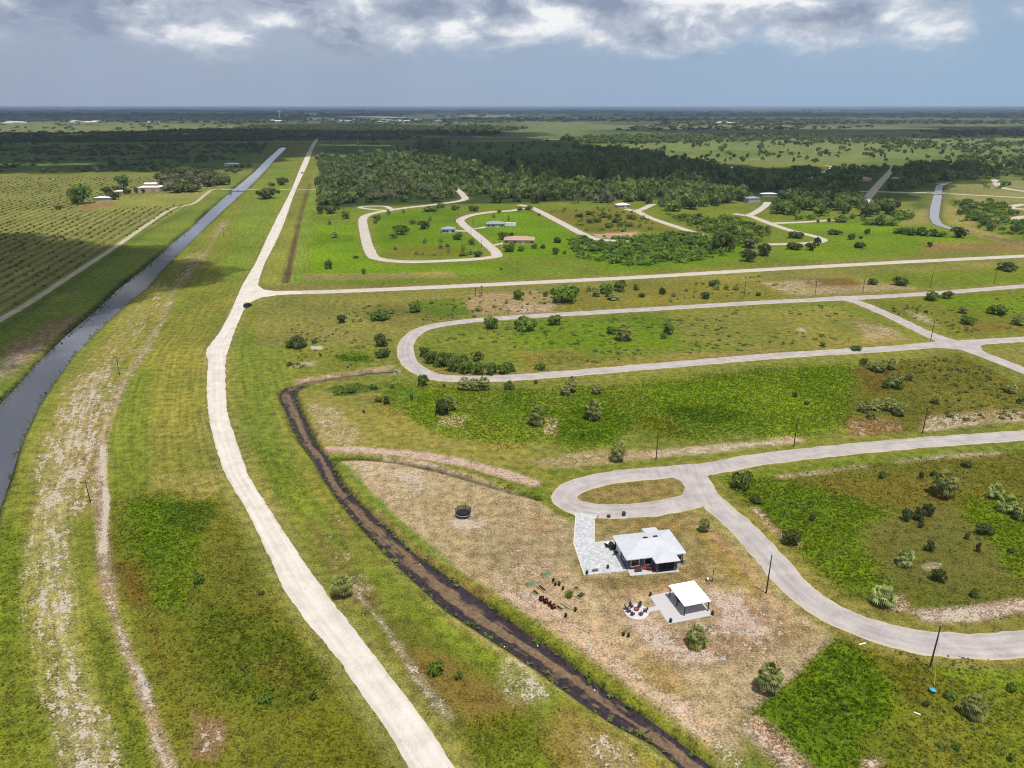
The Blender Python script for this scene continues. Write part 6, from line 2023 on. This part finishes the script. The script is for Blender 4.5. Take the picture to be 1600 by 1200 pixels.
# trampoline
w_ = G(724, 806)
t = thing("trampoline", "round black trampoline with safety net on the dry lawn", "trampoline", (w_[0], w_[1], 0), .3)
MB().lathe([(1.62, .80), (1.78, .80), (1.80, .86), (1.62, .86)], n=32, cap=False).build("pad", mat('pad_blue_black', (.05, .05, .07), .5), t)
MB().lathe([(1.80, .83), (1.84, .87), (1.80, .90), (1.77, .87)], n=32, cap=False).build("frame", mat('pale_tube', (.6, .6, .62), .4), t)
MB().lathe([(.02, .82), (1.62, .83), (1.62, .835), (.02, .83)], n=32).build("jumping_mat", mat('mat_black', (.014, .014, .018), .7), t)
for k in range(6):
    a = k * math.pi / 3
    c_, s_ = math.cos(a) * 1.78, math.sin(a) * 1.78
    MB().cyl((c_, s_, 0), (c_, s_, .85), .035, .035, 6).build("leg", M_STEEL, t)
    MB().cyl((c_ * 1.03, s_ * 1.03, .85), (c_ * 1.03, s_ * 1.03, 2.35), .06, .06, 6).build("net_pole", M_BLACK, t)
nm = bpy.data.materials.new("safety_net")
nm.use_nodes = True
N = NT(nm.node_tree)
dn = N.n('ShaderNodeBsdfDiffuse', i={'Color': (.012, .012, .014, 1)})
tn = N.n('ShaderNodeBsdfTransparent')
N.n('ShaderNodeOutputMaterial', i={'Surface': N.n('ShaderNodeMixShader', i={0: .62, 1: tn.outputs[0], 2: dn.outputs[0]}).outputs[0]})
b = MB()
for k in range(24):
    a0, a1 = k * math.pi / 12, (k + 1) * math.pi / 12
    if 4 <= k < 21 or True:
        top = 2.0 if math.sin((a0 + a1) / 2 + .3) > -.2 else 1.35
        b.add([(1.76 * math.cos(a0), 1.76 * math.sin(a0), .87), (1.76 * math.cos(a1), 1.76 * math.sin(a1), .87), (1.76 * math.cos(a1), 1.76 * math.sin(a1), top), (1.76 * math.cos(a0), 1.76 * math.sin(a0), top)], [(0, 1, 2, 3)])
b.build("net", nm, t)

# bins, stakes and small things along the plot
for x, y, lb in ((951, 808.5, "small dark green box on the verge by the driveway"), (974.5, 806, "dark green wheeled bin beside the turning circle")):
    w_ = G(x, y)
    big_ = x > 960
    t = thing("wheeled_bin" if big_ else "utility_box", lb, "bin" if big_ else "box", (w_[0], w_[1], 0), .3)
    gm_ = mat('dark_green_plastic', (.015, .06, .04), .5)
    MB().add([(-.28, -.3, .06), (.28, -.3, .06), (.28, .3, .06), (-.28, .3, .06), (-.34, -.36, .95 if big_ else .5), (.34, -.36, .95 if big_ else .5), (.34, .36, .95 if big_ else .5), (-.34, .36, .95 if big_ else .5)], [(3, 2, 1, 0), (4, 5, 6, 7), (0, 1, 5, 4), (1, 2, 6, 5), (2, 3, 7, 6), (3, 0, 4, 7)]).build("body", gm_, t)
    MB().box((0, 0, (.95 if big_ else .5) + .04), (.74, .78, .08)).build("lid", gm_, t)
w_ = G(935, 809)
t = thing("mailbox", "white mailbox on a post beside the driveway mouth", "mailbox", (w_[0], w_[1], 0), .2)
MB().box((0, 0, .5), (.1, .1, 1.0)).build("post", M_TRIM, t)
MB().box((0, 0, 1.12), (.24, .5, .24)).cyl((0, -.25, 1.24), (0, .25, 1.24), .12, .12, 10).build("box", M_TRIM, t)
w_ = G(851.5, 819.5)
t = thing("survey_stake", "thin red stake standing in the dry lawn", "stake", (w_[0], w_[1], 0))
MB().box((0, 0, .65), (.07, .07, 1.3)).build("post", M_TERR, t)
MB().box((.06, 0, 1.2), (.12, .02, .14)).build("flag", M_RED, t)
w_ = G(1128.5, 1029)
t = tag(MB().add([(-.7, -.35, 0), (.6, -.4, 0), (.75, .3, 0), (-.5, .45, 0), (-.3, -.1, .55), (.35, -.05, .7)], [(0, 1, 5, 4), (1, 2, 5), (2, 3, 4, 5), (3, 0, 4)]).build("boulder", mat('pale_boulder', (.42, .36, .36), .9, .25, 1.5, bump=.3), loc=(w_[0], w_[1], -.05)), "pale pinkish boulder right of the palm below the pavilion", "boulder")
w_ = G(1457, 1081)
t = thing("plastic_tub", "round teal tub at the foot of the yellow guy guard", "tub", (w_[0], w_[1], .1))
MB().lathe([(.45, 0), (.56, .42), (.6, .45), (.55, .45), (.42, .08)], n=18).build("tub", M_TEAL, t)
MB().lathe([(.53, .30), (.3, .50), (.05, .58)], n=18).build("cover", mat('pale_teal', (.10, .34, .37), .4), t)
for x, y, l, rz, lb in ((1347, 1007, 1.5, .3, "white plastic pipe lying on the verge below the curved street"), (1433, 1116, .9, -.6, "white board lying in the grass below the teal tub")):
    w_ = G(x, y)
    tag(MB().cyl((-l / 2, 0, .1), (l / 2, 0, .1), .12, .12, 8).build("pipe" if l > 1 else "board", M_TRIM, loc=(w_[0], w_[1], .05)), lb, "pipe" if l > 1 else "board").rotation_euler = (0, 0, rz)
w_ = G(1105, 907)
t = thing("hose_reel", "white hose reel beside the short black post", "reel", (w_[0], w_[1], 0), .3)
MB().cyl((-.18, 0, .35), (.18, 0, .35), .3, .3, 14).build("drum", M_TRIM, t)
MB().box((-.22, 0, .2), (.05, .5, .4)).box((.22, 0, .2), (.05, .5, .4)).build("stand", M_BLACK, t)

# ------------------------------------------------------------------ poles


def upole(px, py, h_px, label, arm=0, can=False, guy=None, r=.15):
    w_ = G(px, py)
    h = max(6.0, HM(px, py, h_px))
    t = thing("utility_pole", label, "pole", (w_[0], w_[1], 0), random.uniform(-.15, .15), "utility poles")
    MB().cyl((0, 0, -.3), (0, 0, h), r, r * .68, 10).build("post", M_POLE, t)
    MB().cyl((0, 0, h), (0, 0, h + .28), .05, .03, 6).lathe([(.05, 0), (.09, .06), (.05, .12), (.09, .18), (.04, .24)], (0, 0, h + .2), 8).build("insulator", mat('porcelain', (.35, .33, .3), .3), t)
    if arm:
        a = MB().box((0, -.12, h - .5), (arm, .11, .13)).build("crossarm", M_POLE, t)
        for s in (-1, 0, 1):
            MB().lathe([(.04, 0), (.08, .07), (.04, .14), (.07, .2)], (s * arm * .46, -.12, h - .43), 8).build("insulator", mat('porcelain', (.35, .33, .3), .3), a)
    if can:
        MB().lathe([(.22, 0), (.26, .05), (.26, .75), (.2, .84), (.06, .9)], (.42, 0, h - 2.3), 14).build("transformer", M_STEEL, t)
        MB().box((.2, 0, h - 1.8), (.2, .1, .1)).build("bracket", M_STEEL, t)
    if guy:
        for (gx_, gy_) in guy:
            q = np.array(G(gx_, gy_)[:2]) - np.array(w_[:2])
            a = -t.rotation_euler[2]
            q = (q[0] * math.cos(a) - q[1] * math.sin(a), q[0] * math.sin(a) + q[1] * math.cos(a))
            top = Vector((0, 0, h - .8))
            ft = Vector((q[0], q[1], 0))
            MB().cyl(ft, top, .012, .012, 5).build("guy_wire", M_STEEL, t)
            d_ = (top - ft).normalized()
            MB().cyl(ft, ft + d_ * 2.4, .05, .05, 6).build("guy_guard", M_YEL, t)
    return t


upole(1197, 927, 59, "dark pole on the verge between the pavilion and the curved street", can=False, guy=[(1167, 932), (1178, 929)])
upole(1453, 1043, 64, "nearest dark pole below the curved street with yellow guy guards", guy=[(1459.5, 1072), (1457.5, 1056)])
upole(1025, 719, 43, "left bare pole above the turning circle street")
upole(1240, 698, 45, "middle bare pole on the verge of the street")
upole(1441, 677, 43, "right bare pole in the brown field near the street")
upole(1454, 532, 31, "pole standing in the corner of the crossroads")
upole(1162, 468, 28, "pole with crossarm and transformer beside the loop's upper arm", arm=2.2, can=True)
upole(1273, 463, 27, "pole on the brown strip left of the junction")
upole(1348, 456, 25, "pole on the brown strip right of the junction")
upole(1453, 450, 26, "pole in the green strip midway to the right edge")
upole(1553, 443, 26, "pole nearest the right edge in the green strip")
upole(187, 586, 29, "pole with crossarm beside the eroded trail of the levee", arm=2.4, r=.13)
upole(141.5, 786, 35, "pole with pale crossarm nearest the camera on the levee", arm=2.6, r=.13)
upole(350, 371, 15, "furthest pole with crossarm on the levee", arm=2.4)
upole(716, 352, 22, "tallest pole among the estate houses")
upole(710, 347, 11, "short pole left of the tallest estate pole")
upole(739, 352, 12, "pole in front of the grey roofed estate house")
upole(736, 370, 14, "pole at the bend of the estate road")
upole(752, 387, 17, "pole beside the lower leg of the estate road")
upole(780, 389, 6, "short pole by the tan roofed estate house")
w_ = G(1113, 908)
t = thing("meter_post", "short black post right of the pavilion", "post", (w_[0], w_[1], 0))
MB().cyl((0, 0, -.2), (0, 0, 2.7), .09, .08, 8).build("post", M_POLE, t)
MB().box((-.08, -.14, 1.1), (.3, .14, .5)).build("meter_box", M_STEEL, t)
for x, y, h_, lb in ((743, 462, 13, "left leaning dead palm trunk on the bare patch"), (750, 464, 9, "shortest dead palm trunk on the bare patch"), (753, 463, 16, "tallest dead palm trunk on the bare patch")):
    w_ = G(x, y)
    h = HM(x, y, h_)
    t = thing("dead_palm", lb, "dead palm", (w_[0], w_[1], 0), .2, "dead palm trunks")
    MB().cyl((0, 0, -.1), (.15, 0, h * .6), .3, .22, 8).cyl((.15, 0, h * .6), (-.15, 0, h), .22, .26, 8).build("trunk", PBARK, t)
    o = obj("dead_fronds", PALMS[0][1], None, t, (-.15, 0, h - .9))
    o.scale = (1.0, 1.0, 1.8)

# ------------------------------------------------------------------ other houses


def small_house(name, label, px, py, w, d, rz, wm_, rm_, hh=2.8, slope=.35, hip=True, doors=True, cat="house", over=.5, group=None):
    w_ = G(px, py)
    t = thing(name, label, cat, (w_[0], w_[1], 0), rz, group)
    MB().prism([(-w / 2, 0), (w / 2, 0), (w / 2, d), (-w / 2, d)], 0, hh).build("wall", wm_, t)
    x0, x1, y0, y1 = -w / 2 - over, w / 2 + over, -over, d + over
    zz = hh + (d / 2 + over) * slope
    k = (d / 2 + over) if hip else 0
    V = [(x0, y0, hh), (x1, y0, hh), (x1, y1, hh), (x0, y1, hh), (x0 + k, d / 2, zz), (x1 - k, d / 2, zz)]
    MB().add(V, [(0, 1, 5, 4), (1, 2, 5), (2, 3, 4, 5), (3, 0, 4), (3, 2, 1, 0)]).build("roof", rm_, t)
    if doors:
        for u in np.linspace(-w / 2 + 1.6, w / 2 - 1.6, 4)[[0, 1, 3]]:
            MB().box((u, -.03, 1.5), (1.4, .05, 1.1)).build("window", M_GLASS, t)
        u = np.linspace(-w / 2 + 1.6, w / 2 - 1.6, 4)[2]
        MB().box((u, -.03, 1.05), (1.0, .05, 2.1)).build("door", M_TRIM, t)
    return t


small_house("house", "small blue grey house left of the estate road bend", 700.5, 364, 10, 8, .05, M_PALEG, M_GREYR, 2.8)
tgl = small_house("house", "grey roofed white walled house behind the estate road", 774, 355.5, 14, 9, .03, M_PALEG, M_GREYR, 2.9)
small_house("house", "tan house with wide pinkish roof below the grey roofed one", 811, 381.5, 21, 13, -.05, M_TAN, M_PINK, 2.8, .28)
flat("house_driveway", [(727, 360), (764, 352.5), (764, 355.5), (738, 358.5)], .06, RM['pale'], "pale driveway leading to the grey roofed house", .1)
flat("house_driveway", [(710, 359.5), (728, 360.5), (733, 362), (710, 361.5)], .055, RM['pale'], "pale driveway leading to the blue grey house", .1)
flat("house_driveway", [(766, 383.5), (790, 377.5), (793, 380), (770, 384.5)], .06, RM['pale'], "pale driveway leading to the tan house", .1)
small_house("house", "white roofed cabin beside the pale lane fork", 975, 325, 12, 9, .2, M_PALEG, M_WHITEROOF, 2.7, .3)
small_house("shed", "grey shed at the edge of the wood behind the lane", 1178, 316.5, 13, 9, .3, M_PALEG, M_GREYR, 4.2, .3, doors=False, cat="shed")
small_house("house", "white roofed house hidden in the dark wood", 1126, 265, 26, 16, -.1, M_PALEG, M_WHITEROOF, 3.2, .25)
small_house("shed", "white roofed shed right of the one hidden in the dark wood", 1146, 266, 22, 12, .1, M_PALEG, M_WHITEROOF, 3.0, .25, doors=False, cat="shed")
small_house("house", "pale house left of the far straight lane", 1351, 283, 20, 12, .1, M_TAN, M_PINK, 3, .28)
small_house("house", "shaded house right of the far straight lane", 1405, 283, 16, 11, .1, M_PALEG, M_GREYR, 3, .28)
small_house("shed", "white roofed shed among the trees left of the right hand wood", 1203, 307.5, 16, 8, .1, M_PALEG, M_WHITEROOF, 3, .2, doors=False, cat="shed")
small_house("shed", "white sheet roofed shelter left of the canal bridge", 361, 259.5, 22, 12, .1, M_PALEG, M_WHITEROOF, 3.4, .2, doors=False, cat="shed")
small_house("shed", "white roofed long farm shed nearest the stubble field", 160, 313.5, 16, 9, .12, M_PALEG, M_WHITEROOF, 2.8, .22, doors=False, cat="shed")
small_house("shed", "small white roofed farm shed between the dark trees", 186.5, 303, 12, 8, .1, M_PALEG, M_WHITEROOF, 2.8, .22, doors=False, cat="shed")
bn = small_house("barn", "tan barn with raised white roof at the farm grove", 232.5, 300, 24, 22, .12, M_TAN, M_WHITEROOF, 5.0, .12, doors=False, cat="barn", over=.3)
MB().prism([(-6, 7), (7, 7), (7, 15), (-6, 15)], 5.2, 8.4).build("upper_wall", M_TAN, bn)
MB().add([(-6.5, 6.5, 8.4), (7.5, 6.5, 8.4), (7.5, 15.5, 8.4), (-6.5, 15.5, 8.4), (-6.5, 11, 9.4), (7.5, 11, 9.4)], [(0, 1, 5, 4), (1, 2, 5), (2, 3, 4, 5), (3, 0, 4), (3, 2, 1, 0)]).build("upper_roof", M_WHITEROOF, bn)
MB().box((5, -.03, 1.8), (4, .06, 3.6)).build("door", mat('barn_door', (.32, .24, .18), .8), bn)


def vehicle(name, label, px, py, rz, L_, W_, H_, m, cat="car", box=False):
    w_ = G(px, py)
    t = thing(name, label, cat, (w_[0], w_[1], .07), rz)
    if box:
        b = MB().prism([(-W_ / 2, -L_ / 2), (W_ / 2, -L_ / 2), (W_ / 2, L_ / 2), (-W_ / 2, L_ / 2)], .45, H_)
        b.build("body", m, t)
        MB().box((0, -L_ / 2 - .02, H_ * .68), (W_ * .8, .05, H_ * .25)).build("windscreen", M_GLASS, t)
    else:
        pr = [(-L_ / 2, .45), (-L_ / 2, 1.0), (-L_ / 2 + .15, H_ * .62), (L_ * .24, H_ * .6), (L_ * .47, H_ * .52), (L_ / 2, .8), (L_ / 2, .45)]
        n = len(pr)
        V = [(-W_ / 2, p[0], p[1]) for p in pr] + [(W_ / 2, p[0], p[1]) for p in pr]
        F = [tuple(range(n)), tuple(range(n, 2 * n))[::-1]] + [(k, k + n, (k + 1) % n + n, (k + 1) % n) for k in range(n)]
        MB().add(V, F).build("body", m, t)
        a, b_, z0_, z1_ = -L_ / 2 + .2, L_ * .22, H_ * .61, H_
        V = [(-W_ / 2 + .06, a, z0_), (W_ / 2 - .06, a, z0_), (W_ / 2 - .06, b_ + .3, z0_), (-W_ / 2 + .06, b_ + .3, z0_), (-W_ / 2 + .2, a + .2, z1_), (W_ / 2 - .2, a + .2, z1_), (W_ / 2 - .2, b_ - .4, z1_), (-W_ / 2 + .2, b_ - .4, z1_)]
        cb = MB().add(V, [(0, 1, 5, 4), (1, 2, 6, 5), (2, 3, 7, 6), (3, 0, 4, 7)]).build("cabin_glass", M_GLASS, t)
        MB().box((0, (a + b_ - .2) / 2, z1_ + .015), (W_ - .4, b_ - a - .6, .05)).build("roof", m, cb)
    for sx in (-1, 1):
        for sy in (-.32, .32):
            wl = MB().cyl((sx * (W_ / 2 - .2), sy * L_, .36), (sx * (W_ / 2 + .01), sy * L_, .36), .36, .36, 14).build("wheel", mat('tyre', (.02, .02, .02), .9), t)
            MB().cyl((sx * (W_ / 2), sy * L_, .36), (sx * (W_ / 2 + .02), sy * L_, .36), .2, .2, 10).build("rim", M_STEEL, wl)
    for sx in (-1, 1):
        MB().box((sx * W_ * .38, -L_ / 2 - .015, .95), (.3, .04, .2)).build("tail_light", M_RED, t)
        if not box:
            MB().box((sx * W_ * .36, L_ / 2 - .01, .7), (.32, .05, .14)).build("headlight", M_TRIM, t)
    return t


vehicle("parked_car", "black car parked at the corner of the gravel junction", 387.5, 479.5, -.3, 4.6, 2.0, 1.85, mat('black_paint', (.008, .008, .009), .25, .1, spec=.6))
vehicle("car", "dark car driving far away on the straight gravel road", 472.5, 271, -.18, 4.8, 2.0, 1.7, mat('dark_paint', (.03, .03, .035), .3, .1, spec=.6))
vehicle("camper_van", "white camper van beside the grey roofed estate house", 798, 354.5, 1.5, 8.5, 2.6, 3.2, M_TRIM, "van", True)

# ------------------------------------------------------------------ bridges, culvert, tower, town
w_, e0, e1 = G(371, 296.3), np.array(G(350, 296)[:2]), np.array(G(394, 296)[:2])
t = thing("canal_bridge", "low concrete farm bridge across the straight canal", "bridge", (*((e0 + e1) / 2), 0), 0)
L_ = np.linalg.norm(e1 - e0)
MB().box((0, 0, -.16), (L_ + 6, 5.5, .34)).build("deck", M_CONC, t)
for s in (-1, 1):
    MB().box((0, s * 2.65, .45), (L_ + 4, .16, .12)).build("railing", M_STEEL, t)
    for u in (-.3, 0, .3):
        MB().cyl((u * L_, s * 1.9, -3), (u * L_, s * 1.9, -.3), .3, .3, 8).build("pile", M_CONC, t)
        MB().box((u * L_, s * 2.65, .2), (.12, .12, .5)).build("rail_post", M_STEEL, t)
e0, e1 = np.array(G(1448, 301.5)[:2]), np.array(G(1484, 303)[:2])
t = thing("creek_bridge", "low road bridge across the creek at the right", "bridge", (*((e0 + e1) / 2), 0), math.atan2(*(e1 - e0)[::-1]))
L_ = np.linalg.norm(e1 - e0)
MB().box((0, 0, -.2), (L_ + 6, 8, .36)).build("deck", M_CONC, t)
for s in (-1, 1):
    MB().box((0, s * 3.8, .6), (L_, .2, .5)).build("parapet", M_CONC, t)
    for u in (-.25, .25):
        MB().cyl((u * L_, s * 2.4, -3), (u * L_, s * 2.4, -.3), .4, .4, 8).build("pile", M_CONC, t)
e0 = np.array(G(446, 228)[:2])
t = thing("canal_weir", "dark weir closing the far end of the canal", "weir", (*e0, 0), .25)
MB().box((0, 0, -.2), (30, 5, 2.4)).build("wall", M_RUBBLE, t)
for u in (-6, 0, 6):
    MB().box((u, -2.6, -.6), (3.2, .3, 1.8)).build("gate", M_BLACK, t)
w_ = G(616, 581)
t = thing("culvert", "grey rubble culvert mouth at the end of the ditch", "culvert", (w_[0], w_[1], -.5), .1)
MB().lathe([(.5, 0), (.62, 0), (.62, .1), (.5, .1)], n=14, cap=False).build("pipe_rim", M_CONC, t).rotation_euler = (0, -math.pi / 2, 0)
rr_ = random.Random(5)
for k in range(22):
    a = rr_.uniform(-1.9, 1.9)
    q = rr_.uniform(.8, 2.1)
    MB().box((q * math.cos(a) * .9 + .6, q * math.sin(a), .1 + rr_.uniform(0, .5)), (rr_.uniform(.5, .9), rr_.uniform(.4, .7), rr_.uniform(.3, .5)), rr_.uniform(0, 3), rr_.uniform(-.3, .3)).build("stone", M_RUBBLE, t)
w_ = G(437, 184)
t = thing("water_tower", "pale water tower rising from the distant town", "water tower", (w_[0], w_[1], 0))
MB().cyl((0, 0, 0), (0, 0, 42), 5, 4, 12).build("shaft", M_WHITEROOF, t)
MB().lathe([(4, 40), (14, 46), (16, 52), (13, 58), (2, 61)], n=16).build("tank", M_WHITEROOF, t)
TOWN = [(494, 187.5, 130, 60, 13, "longest white warehouse in the distant town"), (516, 187.6, 60, 50, 10, "shorter white warehouse right of the longest one"), (484, 180.5, 120, 70, 20, "tall pale plant behind the longest warehouse"), (450, 180.8, 60, 40, 9, "pale hall below the water tower"),
        (466, 180.8, 90, 50, 8, "low pale hall right of the water tower")]
for x, y, w, d, h, lb in TOWN:
    small_house("warehouse", lb, x, y, w, d, 0, M_WHITEROOF, M_WHITEROOF, h, .08, False, False, "warehouse", 1.0, "white warehouses of the distant town")
TOWNW = ("below the water tower of the distant town", "right of the short white warehouse far away", "in the long row below the pale lot", "just in front of the long town row", "at the left edge of the horizon", "in the distant row left of the canal", "in the far cluster above the scrub", "alone right of the distant town", "in the far cluster on the right plain", "at the right end of the pale lots")
for k, (x0, x1, yy, n) in enumerate(((400, 440, 189.5, 5), (525, 560, 188.6, 5), (580, 660, 188.2, 16), (590, 640, 190.8, 4), (2, 45, 192.0, 9), (100, 172, 191.0, 9), (215, 250, 191.2, 4), (680, 690, 189.5, 2), (1120, 1190, 192.5, 6), (785, 800, 181, 3))):
    rs_ = random.Random(k)
    for j in range(n):
        small_house("distant_house", "tiny pale building " + TOWNW[k], rs_.uniform(x0, x1), yy + rs_.uniform(-.8, .8), rs_.uniform(18, 55), rs_.uniform(14, 30), rs_.uniform(-.3, .3), M_WHITEROOF if rs_.random() < .7 else M_TAN, M_WHITEROOF, rs_.uniform(4, 7), .2, True, False, "house", .5, "small buildings of the distant town")
flat("pale_lot", [(520, 181.2), (560, 181.4), (650, 183.4), (600, 183.6), (540, 182.4)], .3, mat('pale_sand_lot', A(214, 206, 196)), "long pale sand lot behind the distant town", .3)
flat("pale_lot", [(680, 181), (720, 180.6), (800, 181.4), (760, 182)], .3, mat('pale_sand_lot', A(214, 206, 196)), "thin pale lot right of the distant town", .3)
# litter along the brown ditch
for k, (x, y) in enumerate(((656, 880.5), (562, 814.5), (840, 1008), (825, 1035), (788, 1009), (929, 1077))):
    w_ = G(x, y, -.5)
    tag(MB().box((0, 0, 0), (.24, .18, .14), k).build("litter", M_TRIM, loc=(w_[0], w_[1], -.72)), "scrap of white litter on the margin of the brown ditch", "litter", "litter along the ditch")
# ------------------------------------------------------------------ clouds overhead that shade parts of the plain, and the hazy air
cm = bpy.data.materials.new("cloud_vapour")
cm.use_nodes = True
N = NT(cm.node_tree)
dn = N.n('ShaderNodeBsdfDiffuse', i={'Color': (.85, .86, .88, 1)})
tl = N.n('ShaderNodeBsdfTranslucent', i={'Color': (.85, .86, .88, 1)})
tp = N.n('ShaderNodeBsdfTransparent')
mx = N.n('ShaderNodeMixShader', i={0: .5, 1: dn.outputs[0], 2: tl.outputs[0]})
N.n('ShaderNodeOutputMaterial', i={'Surface': N.n('ShaderNodeMixShader', i={0: .42, 1: tp.outputs[0], 2: mx.outputs[0]}).outputs[0]})
ico = bmesh.new()
bmesh.ops.create_icosphere(ico, subdivisions=2, radius=1.0)
IV = np.array([v.co[:] for v in ico.verts])
IF = np.array([[v.index for v in f.verts] for f in ico.faces])
ico.free()


def cloud(P, r, alt, seed, label, gap=0.0):
    rs = np.random.default_rng(seed)
    W_ = GA(P)
    off = np.array([SUND.x, SUND.y]) * (alt / SUND.z)
    lo, hi = W_.min(0), W_.max(0)
    VV, FF = [], []
    b = 0
    nx, ny = int((hi[0] - lo[0]) / (r * .8)) + 2, int((hi[1] - lo[1]) / (r * .8)) + 2
    gi, gj = (q.ravel()[:, None] for q in np.meshgrid(np.arange(nx), np.arange(ny)))
    cand = lo + np.hstack([gi, gj]) * r * .8 + rs.uniform(-.35, .35, (len(gi), 2)) * r
    cd = sd_poly(cand[:, 0], cand[:, 1], W_)
    if gap:
        gv = fbm(cand[:, 0] / 3.0, cand[:, 1], r * 5, 3, seed)
        cd = np.where(gv < gap, 1e9, cd)
    for p in cand[cd < -.25 * r + (rs.uniform(size=len(cand)) - .5) * r * .8]:
        if True:
            q = IV * (1 + .22 * np.sin(IV[:, [1, 2, 0]] * 5 + rs.uniform(0, 6))) * r * rs.uniform(.7, 1.15)
            q[:, 2] *= .5
            q += np.array([p[0] + off[0], p[1] + off[1], alt + rs.uniform(0, .5) * r])
            VV.append(q)
            FF.append(IF + b)
            b += len(IV)
    me = mesh_np("cloud", np.vstack(VV), np.vstack(FF), True)
    return tag(obj("cloud", me, cm), label, kind="structure")


cloud([(-300, 350), (60, 368), (150, 384), (235, 380), (268, 404), (340, 414), (352, 430), (312, 448), (245, 456), (180, 474), (130, 506), (60, 548), (-20, 585), (-200, 640), (-500, 560)], 13, 620, 3, "small cumulus overhead shading the left field and canal")
cloud([(-500, 222), (200, 214), (480, 212), (700, 214), (850, 216), (900, 224), (960, 236), (1060, 246), (1180, 262), (1330, 266), (1480, 258), (1600, 262), (1500, 282), (1440, 300), (1350, 316), (1250, 306), (1180, 303), (1120, 290), (1000, 287), (900, 290), (820, 281), (760, 266), (690, 250), (600, 244), (540, 241), (490, 240), (430, 252), (380, 264), (200, 268), (-500, 276)], 42, 700, 4, "wide flat cloud overhead shading the far plain and wood", .25)
cloud([(-500, 205), (150, 207), (420, 200), (560, 196), (830, 203), (850, 214), (700, 213), (480, 211), (200, 213), (-500, 221)], 90, 900, 5, "long cloud overhead shading the orchard", .4)
cloud([(-900, 172.5), (2600, 172.5), (2600, 189), (1500, 190), (1300, 196), (1050, 196), (900, 191), (820, 189), (600, 190), (300, 189.5), (-900, 190)], 330, 3600, 6, "high grey cloud sheet shading the distant plain", .48)
cloud([(960, 203), (1300, 199), (2200, 194), (2200, 212), (1500, 216), (1100, 214)], 100, 1500, 8, "broken cloud overhead shading strips of the right hand pasture", .47)
# haze
hb = MB().box((0, 0, 0), (240000, 240000, 96.2)).me("haze")
hz = obj("haze", hb, None)
hz.location = (0, 0, -3.1 + 48.1)
hm_ = bpy.data.materials.new("hazy_air")
hm_.use_nodes = True
N = NT(hm_.node_tree)
pvn = N.n('ShaderNodeVolumePrincipled', i={'Color': (.55, .72, .98), 'Density': 5.5e-5, 'Anisotropy': .0})
N.n('ShaderNodeOutputMaterial', i={'Volume': pvn.outputs[0]})
hb.materials.append(hm_)
tag(hz, "pale bluish rain haze over the whole plain", kind="stuff")
